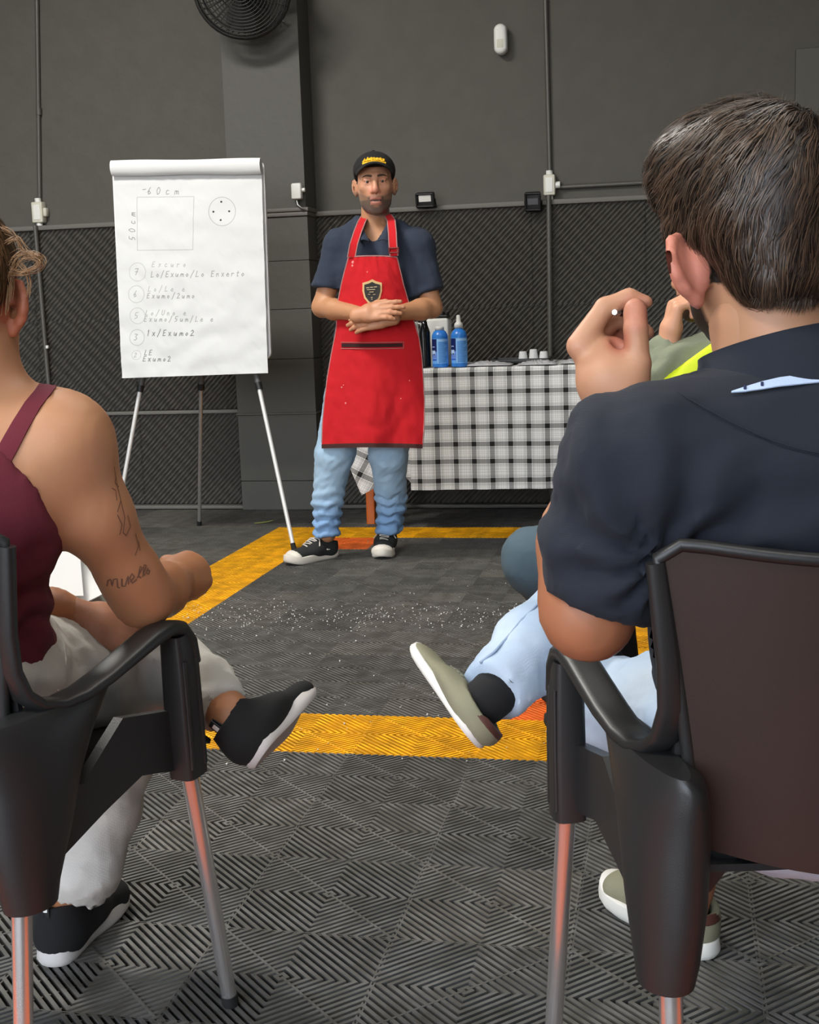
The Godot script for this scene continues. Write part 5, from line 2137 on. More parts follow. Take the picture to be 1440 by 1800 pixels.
	make_shoe(who, heelR, heelR + Vector3(0.035, 0, 0.285), Vector3.UP, canvas, white_rubber, "canvas", "black canvas shoe pointing forward")
	# --- apron
	apron(who, m)
	# --- cap
	speaker_cap(who, hc, hb)

func apron(who: Node3D, m) -> void:
	var red := cloth_mat("apron_red", Color(0.73, 0.03, 0.085), M.weave, 30.0, 0.25, 0.1)
	var edge := flat_mat("apron_edge", Color(0.62, 0.45, 0.44), 0.8)
	# rows of the outline in the photograph: v, left u, right u, middle depth, edge depth
	var rows := [[450, 613, 698, 0.150, 0.130], [475, 606, 704, 0.160, 0.125], [500, 600, 710, 0.168, 0.115], [525, 595, 717, 0.172, 0.105], [550, 592, 724, 0.174, 0.10], [570, 592, 730, 0.174, 0.085], [590, 589, 736, 0.172, 0.08], [620, 583, 741, 0.168, 0.08], [660, 576, 744, 0.166, 0.085], [700, 571, 746, 0.166, 0.09], [745, 567, 746, 0.166, 0.095], [783, 566, 743, 0.166, 0.10]]
	var nz := FastNoiseLite.new()
	nz.seed = 15
	nz.frequency = 3.0
	var grid := []
	var sub := 6
	for r in (rows.size() - 1) * sub + 1:
		var k := mini(r / sub, rows.size() - 2)
		var t := float(r - k * sub) / sub
		var q := []
		for e in 5:
			q.append(lerpf(rows[k][e], rows[k + 1][e], t))
		var line := []
		for c in 33:
			var s := c / 16.0 - 1.0
			var low := smoothstep(600.0, 780.0, q[0])
			var dz: float = lerpf(q[3], q[4], s * s) + low * (0.012 * cos(s * 6.0 + 0.5) + 0.008 * nz.get_noise_2d(s * 2.0, q[0] * 0.006)) + 0.006 * nz.get_noise_2d(s * 1.5 + 7.0, q[0] * 0.012)
			line.append(m.call(lerpf(q[1], q[2], (s + 1.0) * 0.5), q[0] + 2.0 * s * s, dz))
		grid.append(line)
	var mb := MB.new()
	mb.sheet(grid, 0.003)
	var ap := part(who, "apron", mb.mesh(), red, "red bib apron with pale piping")
	# piping round the edge
	mb = MB.new()
	var path := []
	for c in 33:
		path.append(grid[0][c])
	for r in range(1, grid.size() - 1):
		path.append(grid[r][32])
	mb.tube(path, [0.0034], 6)
	path = []
	for r in range(0, grid.size() - 1):
		path.append(grid[r][0])
	mb.tube(path, [0.0034], 6)
	part(ap, "piping", mb.mesh(), edge, "pale pink piping")
	mb = MB.new()
	var band := []
	for r in 3:
		var line := []
		for c in 33:
			line.append(grid[grid.size() - 3 + r][c] + Vector3(0, -0.004, 0.003))
		band.append(line)
	var hem_rows := []
	for r in 3:
		var line := []
		for c in 33:
			var p: Vector3 = grid[grid.size() - 1][c]
			line.append(p + Vector3(0, 0.010 - 0.009 * r, 0.0028))
		hem_rows.append(line)
	mb.sheet(hem_rows, 0.002)
	part(ap, "hem_band", mb.mesh(), flat_mat("apron_hem", Color(0.25, 0.10, 0.08), 0.8), "dark brown hem")
	# the pocket: a dark slit with pale stitching round it
	var on := func(u: float, v: float, lift: float) -> Vector3:
		var r := 0
		while r < grid.size() - 2 and proj_v(grid[r + 1][16]) < v:
			r += 1
		var t := clampf(inverse_lerp(proj_v(grid[r][16]), proj_v(grid[r + 1][16]), v), 0.0, 1.0)
		var ul := lerpf(proj_u(grid[r][0]), proj_u(grid[r + 1][0]), t)
		var ur := lerpf(proj_u(grid[r][32]), proj_u(grid[r + 1][32]), t)
		var s := clampf((u - ul) / (ur - ul), 0.0, 1.0) * 32.0
		var c := mini(int(s), 31)
		return grid[r][c].lerp(grid[r][c + 1], s - c).lerp(grid[r + 1][c].lerp(grid[r + 1][c + 1], s - c), t) + Vector3(0, 0, lift)
	mb = MB.new()
	var slit := []
	for r in 3:
		var line := []
		for c in 21:
			var u := lerpf(601, 708, c / 20.0)
			line.append(on.call(u, 602.5 + 3.2 * r + 1.5 * sin(PI * c / 20.0), 0.0035))
		slit.append(line)
	mb.sheet(slit, 0.002)
	part(ap, "pocket_slit", mb.mesh(), flat_mat("pocket_dark", Color(0.17, 0.03, 0.04), 0.9), "dark pocket opening")
	mb = MB.new()
	path = []
	for c in 21:
		path.append(on.call(lerpf(600, 710, c / 20.0), 600.5 + 1.5 * sin(PI * c / 20.0), 0.004))
	for c in 21:
		path.append(on.call(lerpf(710, 600, c / 20.0), 611.5 + 1.5 * sin(PI * c / 20.0), 0.004))
	mb.tube(path, [0.0014], 5)
	part(ap, "pocket_stitching", mb.mesh(), edge)
	# shield badge
	var outline := []
	for q in [[0, -23], [7, -19.5], [17, -17], [17, -2], [14, 10], [7, 19], [0, 23], [-7, 19], [-14, 10], [-17, -2], [-17, -17], [-7, -19.5]]:
		outline.append(Vector2(q[0], q[1]))
	for lay in [[1.0, 0.0065, Color(0.80, 0.66, 0.45), "badge"], [0.80, 0.0095, Color(0.09, 0.08, 0.07), "badge_field"]]:
		mb = MB.new()
		var mid := mb.vert(on.call(655, 514, lay[1]))
		var first := mb.v.size()
		for p in outline:
			mb.vert(on.call(655 + p.x * lay[0], 514 + p.y * lay[0], lay[1]))
		for k in outline.size():
			mb.tri(mid, first + k, first + (k + 1) % outline.size())
		for k in outline.size():
			var a: Vector3 = mb.v[first + k]
			var b: Vector3 = mb.v[first + (k + 1) % outline.size()]
			mb.face(a, a - Vector3(0, 0, 0.006), b - Vector3(0, 0, 0.006), b)
		part(ap, lay[3], mb.mesh(), flat_mat(lay[3], lay[2], 0.7), "shield badge on the bib" if lay[3] == "badge" else "")
	mb = MB.new()      # pale marks that stand for the small lettering of the badge
	for q in [[-10, -8, 10, -10, 1.3], [-9, -4.5, 9, -5.5, 1.1], [-5, -0.5, 5, -1, 1.0], [-7, 3, -2, 4, 0.8], [2, 4, 7, 3, 0.8], [-2, 9, 2, 9, 1.2], [-1, 12, 1, 12, 1.2]]:
		var n := 1 if q[4] < 1.25 else 3
		for k in n:
			var a0: Vector3 = on.call(655 + lerpf(q[0], q[2], k / float(n)), 514 + lerpf(q[1], q[3], k / float(n)), 0.0108)
			var a1: Vector3 = on.call(655 + lerpf(q[0], q[2], (k + 0.8) / n), 514 + lerpf(q[1], q[3], (k + 0.8) / n), 0.0108)
			mb.box((a0 + a1) * 0.5, Vector3(a0.distance_to(a1), 0.0024 * q[4], 0.0012), 0.0003)
	part(ap, "badge_lettering", mb.mesh(), flat_mat("badge_marks", Color(0.78, 0.70, 0.55), 0.7)).set_meta("kind", "stuff")
	# a faded stain near the upper left corner
	mb = MB.new()
	for q in [[621, 460, 2.2], [620, 466, 1.6], [646, 478, 1.0], [601, 680, 1.2], [608, 708, 1.3], [720, 668, 1.0], [604, 676, 0.8], [705, 700, 0.8]]:
		var c: Vector3 = on.call(q[0], q[1], 0.0022)
		mb.lathe([Vector2(0, 0.0012), Vector2(0.0022 * q[2], 0.0008), Vector2(0.003 * q[2], 0)], 8, c, Basis(Vector3.RIGHT, PI / 2))
	part(ap, "flour_specks", mb.mesh(), flat_mat("flour", Color(0.88, 0.55, 0.53), 0.9), "pale specks of flour").set_meta("kind", "stuff")
	# straps over the shoulders
	for s in [[[616, 452, 0.140], [620, 430, 0.146], [627, 408, 0.120], [634, 390, 0.070], [640, 380, 0.0], [648, 378, -0.07]], [[695, 450, 0.140], [693, 430, 0.146], [692, 408, 0.120], [690, 388, 0.070], [684, 378, 0.0], [672, 376, -0.07]]]:
		path = []
		for q in s:
			path.append(m.call(q[0] + (2 if q[0] < 657 else -2), q[1], q[2]))
		mb = MB.new()
		mb.sweep(path, [0.0165], [0.0022], Vector3.RIGHT, 10, 5.0)
		var st := part(ap, "strap", mb.mesh(), red)
		mb = MB.new()
		for e in [-1.0, 1.0]:
			var side := []
			for p in path:
				side.append(p + Vector3(e * 0.0165, 0, 0.001))
			mb.tube(side, [0.0028], 6)
		part(ap, "strap_piping", mb.mesh(), edge)
	mb = MB.new()
	mb.box(m.call(692.5, 436, 0.150), Vector3(0.042, 0.006, 0.006), 0.002)
	mb.box(m.call(692.5, 444, 0.150), Vector3(0.042, 0.006, 0.006), 0.002)
	mb.box(m.call(684.5, 440, 0.150), Vector3(0.006, 0.024, 0.006), 0.002)
	mb.box(m.call(700.5, 440, 0.150), Vector3(0.006, 0.024, 0.006), 0.002)
	part(ap, "strap_buckle", mb.mesh(), flat_mat("buckle_red", Color(0.45, 0.10, 0.11), 0.5), "dark red strap buckle")

func proj_u(p: Vector3) -> float:
	var q := cam_basis.transposed() * (p - cam_pos)
	return 720.0 + FOCAL * q.x / -q.z

func proj_v(p: Vector3) -> float:
	var q := cam_basis.transposed() * (p - cam_pos)
	return 900.0 - FOCAL * q.y / -q.z

func speaker_cap(who: Node3D, hc: Vector3, hb: Basis) -> void:
	var cl := cloth_mat("cap_black", Color(0.075, 0.07, 0.07), M.twill, 30.0, 0.3)
	var f := Field.new(Vector3(-0.12, -0.06, -0.15), Vector3(0.12, 0.16, 0.13), 0.004)
	f.ball(Vector3(0, 0.048, -0.012), Vector3(0.089, 0.080, 0.108), 0.01)
	f.slice(Vector3(0, 0.022, 0.0), Vector3(0, -1, 0.58))
	var X := Transform3D(hb, hc)
	var c := part(who, "cap", f.mesh(), cl, "black cap with yellow lettering")
	c.transform = X
	# brim: wide, curved down at the sides
	var rows := []
	for r in 9:
		var t := r / 8.0
		var line := []
		for k in 25:
			var g := lerpf(-1.25, 1.25, k / 24.0)
			var x := sin(g) * lerpf(0.086, 0.078, t)
			var z := cos(g) * lerpf(0.098, 0.118, t) - 0.012 + t * 0.045 * cos(g)
			line.append(Vector3(x, 0.076 - 0.010 * t - (0.034 + 0.006 * t) * pow(absf(sin(g)), 2.0) + 0.004 * sin(PI * t), z))
		rows.append(line)
	var mb := MB.new()
	mb.sheet(rows, 0.004)
	part(c, "brim", mb.mesh(), cl)
	mb = MB.new()
	mb.lathe([Vector2(0, 0.004), Vector2(0.006, 0.003), Vector2(0.007, 0)], 12, Vector3(0, 0.1285, -0.012))
	part(c, "top_button", mb.mesh(), cl)
	# embroidered yellow script above the brim: thick strokes on the crown
	mb = MB.new()
	var strokes := [[[-0.040, 0.088], [-0.034, 0.103], [-0.028, 0.088], [-0.034, 0.094]], [[-0.024, 0.088], [-0.020, 0.106], [-0.016, 0.097], [-0.012, 0.088]], [[-0.010, 0.100], [-0.012, 0.092], [-0.006, 0.089], [-0.003, 0.098], [-0.010, 0.101]], [[0.002, 0.088], [0.003, 0.100], [0.009, 0.098], [0.010, 0.088]], [[0.014, 0.099], [0.013, 0.090], [0.020, 0.089], [0.021, 0.099]], [[0.025, 0.094], [0.031, 0.097], [0.027, 0.101], [0.024, 0.090], [0.032, 0.088]], [[0.036, 0.087], [0.036, 0.099], [0.042, 0.097]], [[-0.042, 0.083], [0.0, 0.0835], [0.044, 0.082]]]
	for s in strokes:
		var path := []
		for q in s:
			path.append(f.pull(Vector3(q[0] * 1.5, 0.080 + (q[1] - 0.082) * 1.55, 0.10), 0.003))
		mb.tube(path, [0.0052], 6)
	part(c, "cap_lettering", mb.mesh(), flat_mat("yellow_thread", Color(0.93, 0.72, 0.10), 0.7), "yellow embroidered lettering")

# ---------------------------------------------------------------- the man in the navy polo, seen from behind
func polo_man() -> void:
	var who := thing("person", "dark-haired bearded man seen from behind in a navy polo and pale jeans, raising a pen", "person", Vector3.ZERO)
	var h := deg_to_rad(-20.9)
	var fw := Vector3(sin(h), 0, -cos(h))
	var rt := Vector3(cos(h), 0, sin(h))
	var shL := px(1112, 822, 1.405)
	var shR := px(1625, 800, 1.56)
	var elb := px(1036, 1082, 1.44)
	var wri := px(1084, 722, 1.50)
	var nk0 := px(1378, 705, 1.475)
	var nk1 := px(1348, 560, 1.475)
	var chest := px(1385, 850, 1.465)
	var belly := px(1420, 1130, 1.53)
	var hips := px(1445, 1330, 1.60)
	var kneeL := px(1045, 1235, 2.00)
	var kneeR := px(1128, 962, 2.13)
	var hl := px(832, 1308, 1.845)
	var toe := px(727, 1152, 2.03)
	var upR := px(900, 1150, 1.925) - px(800, 1205, 1.945)
	var XR := shoe_frame(hl, toe, upR, 0.50)
	var ankR := XR * Vector3(0, 0.115, -0.052)
	var h2 := py(1252, 1688, 0.0)
	var toe2 := h2 + (py(1072, 1572, 0.0) - h2).normalized() * 0.29
	var XL := shoe_frame(h2, toe2, Vector3.UP)
	var ankL := XL * Vector3(0, 0.11, -0.052)
	var sk := lin(0.71, 0.52, 0.40)
	# --- body
	var f := Field.new(Vector3(-0.55, 0.05, -2.45), Vector3(0.85, 1.18, -1.05), 0.0125)
	f.cap(chest, belly, 0.118, 0.118, 0.03, rt, 1.35)
	f.cap(belly, hips, 0.118, 0.12, 0.03, rt, 1.3)
	f.cap(shL, nk0, 0.045, 0.045, 0.03)
	f.cap(shR, nk0, 0.045, 0.045, 0.03)
	f.cap(nk0, nk1, 0.069, 0.066, 0.03)
	f.cap(shL, elb, 0.052, 0.044, 0.02)
	f.cap(px(1020, 1050, 1.47), px(1035, 960, 1.49), 0.044, 0.046, 0.03)
	f.cap(elb, px(1032, 950, 1.49), 0.046, 0.047, 0.03)
	f.cap(px(1032, 950, 1.49), wri, 0.047, 0.029, 0.03, px(1032, 950, 1.49) - px(960, 950, 1.49), 1.08)
	f.cap(shR, px(1720, 1080, 1.62), 0.052, 0.044, 0.02)
	f.cap(px(1720, 1080, 1.62), px(1560, 1120, 1.85), 0.044, 0.03, 0.02)
	f.cap(px(1370, 1300, 1.64), kneeL, 0.075, 0.052, 0.03)
	f.cap(kneeL, ankL, 0.048, 0.036, 0.03)
	f.cap(px(1520, 1290, 1.72), kneeR, 0.075, 0.052, 0.03)
	f.chain([kneeR, px(940, 1138, 1.975), px(895, 1190, 1.925), ankR], [0.048, 0.044, 0.032, 0.024], 0.02)
	f.cap(ankR, XR * Vector3(0, 0.06, -0.056), 0.024, 0.024, 0.02)
	f.cap(ankL, XL * Vector3(0, 0.06, -0.056), 0.033, 0.029, 0.02)
	var hairs := FastNoiseLite.new()
	hairs.seed = 6
	hairs.frequency = 60.0
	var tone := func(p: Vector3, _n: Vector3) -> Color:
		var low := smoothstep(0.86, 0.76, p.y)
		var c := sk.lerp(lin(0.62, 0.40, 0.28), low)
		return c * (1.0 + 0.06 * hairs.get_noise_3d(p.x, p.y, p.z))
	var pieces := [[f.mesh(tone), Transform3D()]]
	# --- the raised hand that holds the pen
	var D := 1.50
	var hf := Field.new(px(975, 760, 1.60), px(1165, 490, 1.38), 0.0032)
	hf.o = Vector3(minf(px(975, 760, D).x, px(1165, 490, D).x) - 0.02, px(1080, 760, D).y - 0.02, -1.66)
	hf.nx = int(0.185 / 0.0032)
	hf.ny = int(0.215 / 0.0032)
	hf.nz = int(0.24 / 0.0032)
	hf.a.resize(hf.nx * hf.ny * hf.nz)
	hf.a.fill(1.0)
	hf.cap(wri, px(1075, 670, D), 0.029, 0.034, 0.02)
	hf.cap(px(1058, 668, D), px(1034, 620, D + 0.01), 0.024, 0.017, 0.02)          # back of the hand to the knuckle
	hf.cap(px(1075, 672, D), px(1075, 628, D + 0.012), 0.032, 0.024, 0.02)
	hf.cap(px(1105, 690, D - 0.012), px(1120, 640, D - 0.018), 0.0235, 0.0165, 0.015)   # ball of the thumb
	hf.cap(px(1120, 640, D - 0.018), px(1118, 578, D - 0.022), 0.0150, 0.0140, 0.004)
	hf.cap(px(1118, 578, D - 0.022), px(1117, 545, D - 0.018), 0.0140, 0.0125, 0.003)
	hf.ball(px(1117, 552, D - 0.019), Vector3(0.0135, 0.018, 0.0115), 0.003)
	hf.cap(px(1018, 608, D + 0.004), px(1064, 541, D + 0.006), 0.0150, 0.0122, 0.010)   # index finger
	hf.cap(px(1064, 541, D + 0.006), px(1106, 523, D + 0.004), 0.0120, 0.0105, 0.004)
	hf.cap(px(1106, 523, D + 0.004), px(1136, 531, D + 0.002), 0.0105, 0.0078, 0.004)
	hf.cap(px(1030, 612, D + 0.028), px(1080, 560, D + 0.040), 0.0145, 0.0115, 0.010)   # middle finger behind it
	hf.cap(px(1080, 560, D + 0.040), px(1118, 568, D + 0.034), 0.0112, 0.0100, 0.004)
	hf.cap(px(1118, 568, D + 0.034), px(1139, 585, D + 0.020), 0.0100, 0.0080, 0.004)
	hf.cap(px(1045, 620, D + 0.045), px(1090, 590, D + 0.062), 0.0135, 0.0110, 0.010)   # ring finger
	hf.cap(px(1090, 590, D + 0.062), px(1120, 612, D + 0.050), 0.0108, 0.0095, 0.004)
	hf.cap(px(1120, 612, D + 0.050), px(1100, 628, D + 0.030), 0.0095, 0.0080, 0.004)
	hf.cap(px(1060, 640, D + 0.055), px(1098, 622, D + 0.078), 0.0120, 0.0095, 0.010)   # little finger
	hf.cap(px(1098, 622, D + 0.078), px(1118, 645, D + 0.060), 0.0095, 0.0080, 0.004)
	hf.cap(px(1083, 585, D - 0.006), px(1092, 632, D - 0.010), 0.0075, 0.0060, 0.006, Vector3.ZERO, 1.0, true)   # the hollow between thumb and finger
	for q in [[1083, 612, 1092, 606]]:
		hf.cap(px(q[0], q[1], D - 0.030), px(q[2], q[3], D - 0.026), 0.0022, 0.0022, 0.003, Vector3.ZERO, 1.0, true)
	var hand_tone := func(p: Vector3, n: Vector3) -> Color:
		var c := lin(0.72, 0.53, 0.41)
		var u := proj_u(p)
		var v := proj_v(p)
		c = c.lerp(lin(0.72, 0.45, 0.37), 0.7 * smoothstep(40.0, 12.0, Vector2(u - 1118, (v - 550) * 0.8).length()))
		c = c.lerp(lin(0.66, 0.37, 0.29), 0.8 * smoothstep(34.0, 10.0, Vector2(u - 1088, v - 600).length()))
		return c.lerp(lin(0.76, 0.55, 0.44), 0.5 * smoothstep(40.0, 10.0, Vector2(u - 1010, v - 605).length()))
	pieces.append([hf.mesh(hand_tone), Transform3D()])
	# --- head
	var hc := px(1322, 412, 1.475)
	var yaw := deg_to_rad(12.0)      # the face looks away from the camera and a little to the left
	var hb := Basis(Vector3.UP, PI + deg_to_rad(27)) * Basis(Vector3.BACK, deg_to_rad(-5.0)) * Basis(Vector3.RIGHT, deg_to_rad(4))
	var hd := head_shape(0.004, 0.0, false)
	ear_shape(hd, Vector3(0.084, -0.033, -0.020), 1.0, 1.3, Basis(Vector3.UP, -0.50) * Basis(Vector3.BACK, -0.12), false)
	ear_shape(hd, Vector3(-0.084, -0.033, -0.020), -1.0, 1.3, Basis(Vector3.UP, 0.50) * Basis(Vector3.BACK, 0.12), false)
	var paint := func(p: Vector3, _n: Vector3) -> Color:
		var c := sk
		if absf(p.x) > 0.074:
			return lin(0.78, 0.49, 0.41)
		if p.z > 0.008 and p.y < -0.030 and p.y > -0.14:
			c = c.lerp(lin(0.085, 0.068, 0.06), smoothstep(0.006, 0.014, p.z) * 0.97)
		if p.y > -0.05 and p.z < 0.06:
			c = lin(0.16, 0.12, 0.10)
		return c
	var HX := Transform3D(hb, hc)
	pieces.append([hd.mesh(paint), HX])
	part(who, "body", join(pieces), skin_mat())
	# --- hair: a volume with thousands of strands over it
	var hair := Field.new(hc - Vector3.ONE * 0.17, hc + Vector3.ONE * 0.17, 0.005)
	hair.ball(HX * Vector3(0, 0.050, -0.020), Vector3(0.089, 0.088, 0.110), 0.02, hb)
	hair.ball(HX * Vector3(0.0, 0.015, -0.055), Vector3(0.080, 0.085, 0.075), 0.02, hb)
	hair.ball(HX * Vector3(0.012, 0.094, 0.025), Vector3(0.072, 0.046, 0.080), 0.03, hb)
	hair.ball(HX * Vector3(0.050, 0.078, 0.025), Vector3(0.040, 0.040, 0.055), 0.03, hb)
	hair.ball(HX * Vector3(0.066, 0.020, 0.015), Vector3(0.018, 0.045, 0.030), 0.02, hb)
	hair.ball(HX * Vector3(0, -0.050, -0.070), Vector3(0.058, 0.040, 0.040), 0.03, hb)
	hair.slice(HX * Vector3(0, -0.082, -0.05), hb * Vector3(0, -1, -0.12), 0.15)
	hair.slice(HX * Vector3(0.080, -0.010, 0.012), hb * Vector3(0.35, -0.75, 0.62), 0.075)      # clear of the ears
	hair.slice(HX * Vector3(-0.080, -0.010, 0.012), hb * Vector3(-0.35, -0.75, 0.62), 0.075)
	hair.slice(HX * Vector3(0, 0.05, 0.075), hb * Vector3(0, -0.55, 1.0), 0.09)
	var lump := FastNoiseLite.new()
	lump.seed = 12
	lump.frequency = 26.0
	var whorl := px(1400, 168, 1.40)
	var clump := func(p: Vector3, _n: Vector3) -> float:
		var d := (p - whorl)
		var ang := atan2(d.x, d.y) * 2.2
		return 0.005 * lump.get_noise_3d(ang * 0.35, d.length() * 0.35, p.z * 0.4)
	var hm := flat_mat("hair_dark", Color(0.09, 0.07, 0.057), 0.65)
	var hp := part(who, "hair", hair.mesh(null, clump), hm, "thick dark brown hair swept forward from the crown")
	var rng := RandomNumberGenerator.new()
	rng.seed = 21
	var roots := []
	var tries := 0
	while roots.size() < 17000 and tries < 90000:
		tries += 1
		var d := Vector3(rng.randfn(), rng.randfn(), rng.randfn()).normalized()
		var p := hair.pull(HX * (Vector3(0, 0.03, -0.01) + d * 0.10))
		if absf(hair.at(p)) > 0.004:
			continue
		if (p - cam_pos).dot(hair.slope(p)) > 0.05:
			continue
		roots.append(p)
	var flow := func(p: Vector3, _n: Vector3) -> Vector3:
		var d: Vector3 = (p - whorl).normalized()
		var l: Vector3 = HX.affine_inverse() * p
		var down := smoothstep(0.03, -0.04, l.y)
		var swirl: Vector3 = hb * Vector3(0.25, -0.1, 0.75)
		return (d * 0.9 + swirl * (1.0 - down) * 0.6 + Vector3.DOWN * (0.25 + 0.9 * down) + Vector3(lump.get_noise_3d(p.x, p.y, p.z), lump.get_noise_3d(p.y, p.z, p.x), 0) * 1.0).normalized()
	var mb := MB.new()
	hair_strands(mb, hair, roots, flow, 0.062, 0.0075, 0.0011, rng, lin(0.085, 0.066, 0.053), lin(0.40, 0.31, 0.24), 0.09, 0.6)
	var strand := flat_mat("hair_strand", Color.WHITE, 0.42)
	strand.vertex_color_use_as_albedo = true
	strand.cull_mode = BaseMaterial3D.CULL_DISABLED
	var hs := part(hp, "hair_strands", mb.mesh(), strand)
	hs.set_meta("kind", "stuff")
	# wispy ends over the nape and beard hairs along the jaw
	mb = MB.new()
	mb.colored = true
	for k in 700:
		var x := rng.randf_range(-0.066, 0.066)
		var root := hair.pull(HX * Vector3(x, -0.070, -0.10), 0.001)
		var dir := (Vector3.DOWN + hb * Vector3(x * 2.0, 0, 0.35) + Vector3(rng.randfn(), 0, rng.randfn()) * 0.16).normalized()
		var ln := rng.randf_range(0.010, 0.030) * (1.0 - absf(x) * 3.0)
		var sd := dir.cross(root - cam_pos).normalized() * 0.0007
		mb.tint = lin(0.15, 0.11, 0.09).lerp(lin(0.34, 0.27, 0.21), rng.randf())
		var i := mb.vert(root - sd)
		mb.vert(root + sd)
		mb.vert(root + dir * ln + hb * Vector3(0, 0, ln * 0.25))
		mb.tri(i, i + 1, i + 2)
	for k in 220:      # stray hairs standing up on the crown
		var d := Vector3(rng.randfn() * 0.6 + 0.2, 1.0, rng.randfn() * 0.6).normalized()
		var root := hair.pull(HX * Vector3(0, 0.03, 0) + d * 0.13)
		var nn := hair.slope(root)
		var dir := (nn + Vector3(rng.randfn(), rng.randfn(), rng.randfn()) * 0.5).normalized()
		var ln := rng.randf_range(0.006, 0.020)
		var sd := dir.cross(root - cam_pos).normalized() * 0.0005
		mb.tint = lin(0.30, 0.24, 0.19)
		var i := mb.vert(root - sd)
		mb.vert(root + sd)
		mb.vert(root + dir * ln)
		mb.tri(i, i + 1, i + 2)
	var wisps := part(hp, "loose_hairs", mb.mesh(), strand)
	wisps.set_meta("kind", "stuff")
	# --- polo shirt
	var sf := Field.new(Vector3(-0.30, 0.42, -1.95), Vector3(0.85, 1.10, -1.08), 0.0095)
	sf.cap(chest, belly, 0.138, 0.134, 0.04, rt, 1.36)
	sf.cap(belly, hips, 0.134, 0.14, 0.03, rt, 1.32)
	sf.cap(shL, shR, 0.066, 0.066, 0.06)
	sf.cap(px(1245, 752, 1.45), nk0, 0.042, 0.056, 0.05)
	sf.cap(px(1500, 730, 1.52), nk0, 0.050, 0.056, 0.05)
	sf.cap(px(1200, 830, 1.43), px(1560, 810, 1.53), 0.082, 0.085, 0.06)
	sf.cap(shL, px(1074, 980, 1.425), 0.074, 0.065, 0.04)
	sf.cap(px(1074, 980, 1.425), px(1050, 1110, 1.43), 0.065, 0.060, 0.03)
	sf.cap(px(1085, 780, 1.44), px(1050, 980, 1.45), 0.050, 0.046, 0.04)
	sf.cap(shR, px(1690, 1000, 1.60), 0.072, 0.064, 0.04)
	var hem0 := px(1042, 1062, 1.43)
	var hem_n := (px(1028, 1130, 1.445) - px(1064, 985, 1.425) + (px(980, 1000, 1.43) - px(1064, 985, 1.43)) * 0.18).normalized()
	sf.slice(hem0, hem_n, 0.125)
	sf.cap(nk0 + Vector3(0, -0.01, 0), nk1 + Vector3(0, 0.05, 0), 0.070, 0.068, 0.01, Vector3.ZERO, 1.0, true)
	var fn := FastNoiseLite.new()
	fn.seed = 31
	fn.frequency = 7.0
	var pit := px(1160, 985, 1.37)
	var drape := func(p: Vector3, _n: Vector3) -> float:
		var r := p.distance_to(pit)
		var fan := atan2(p.y - pit.y, p.x - pit.x)
		var close := smoothstep(0.26, 0.03, r)
		var sleeve := smoothstep(0.02, -0.05, p.x - px(1130, 900, 1.38).x)
		var edge := smoothstep(-0.004, 0.045, (hem0 - p).dot(hem_n)) if p.distance_to(hem0) < 0.16 else 1.0
		return edge * (0.0075 * close * sin(fan * 9.0 + 3.0 * fn.get_noise_3d(p.x, p.y, p.z)) + 0.006 * fn.get_noise_3d(p.x * 0.7 + p.y * 0.9, p.y * 1.3 - p.x * 0.5, p.z) + 0.004 * sleeve * sin((p.x * 0.9 + p.y * 0.25) * 95.0 + 2.0 * fn.get_noise_3d(p.y, p.x, p.z)))
	var navy := cloth_mat("polo_navy", Color(0.085, 0.105, 0.15), M.weave, 55.0, 0.3, 0.15)
	var shirt := part(who, "polo_shirt", sf.mesh(null, drape), navy, "navy polo shirt stretched over the back")
	# collar: a folded band round the neck, higher on the right
	mb = MB.new()
	var rows := []
	var neck_dir := (nk1 - nk0).normalized()
	var cx := (rt - neck_dir * rt.dot(neck_dir)).normalized()
	var cz := cx.cross(neck_dir).normalized()
	var cc := px(1366, 640, 1.472)
	if cz.dot(cam_pos - cc) < 0.0:
		cz = -cz
		cx = -cx
	for r in 9:
		var t := r / 8.0
		var line := []
		for k in 41:
			var g := lerpf(-2.75, 2.75, k / 40.0)
			var rad := lerpf(0.0785, 0.098, smoothstep(0.0, 1.0, t)) * (1.0 + 0.02 * sin(g * 3.0))
			var y := lerpf(0.030, -0.034, t) + 0.006 * sin(PI * t)
			line.append(cc + cx * (sin(g) * rad * 1.06) + cz * (cos(g) * rad * 1.02) + neck_dir * (y - 0.012 * (1.0 - cos(g)) * 0.5))
		rows.append(line)
	mb.sheet(rows, 0.004)
	part(shirt, "collar", mb.mesh(), navy, "folded navy collar")
	mb = MB.new()      # sleeve hem line and shoulder yoke seam as raised stitching
	var seam := []
	for k in 25:
		var u := lerpf(1192, 1490, k / 24.0)
		var v := 690.0 + 110.0 * sin(k / 24.0 * PI * 0.5)
		seam.append(sf.hit(cam_pos, px(u, v, 2.0)) + (cam_pos - px(u, v, 1.4)).normalized() * 0.004)
	mb.tube(seam, [0.0010], 5)
	part(shirt, "yoke_seam", mb.mesh(), navy)
	# lanyard under the collar
	mb = MB.new()
	var lany := []
	var lany_rows := []
	for q in [[1286, 688, 690], [1310, 680, 688], [1340, 671, 684], [1370, 664, 679], [1400, 660, 676], [1440, 655, 672]]:
		var ln := []
		for t in 3:
			var v := lerpf(q[1], q[2], t * 0.5)
			var p := sf.hit(cam_pos, px(q[0], v, 2.0))
			ln.append(p + (cam_pos - p).normalized() * 0.006)
		if ln[0].distance_to(cam_pos) > 1.62 or ln[2].distance_to(cam_pos) > 1.62:
			continue
		lany_rows.append(ln)
		lany.append(ln[1])
	mb.sheet(lany_rows, 0.0015)
	var strap := part(who, "lanyard", mb.mesh(), cloth_mat("lanyard_blue", Color(0.72, 0.79, 0.90), M.weave, 40.0, 0.3), "pale blue lanyard under the collar")
	mb = MB.new()
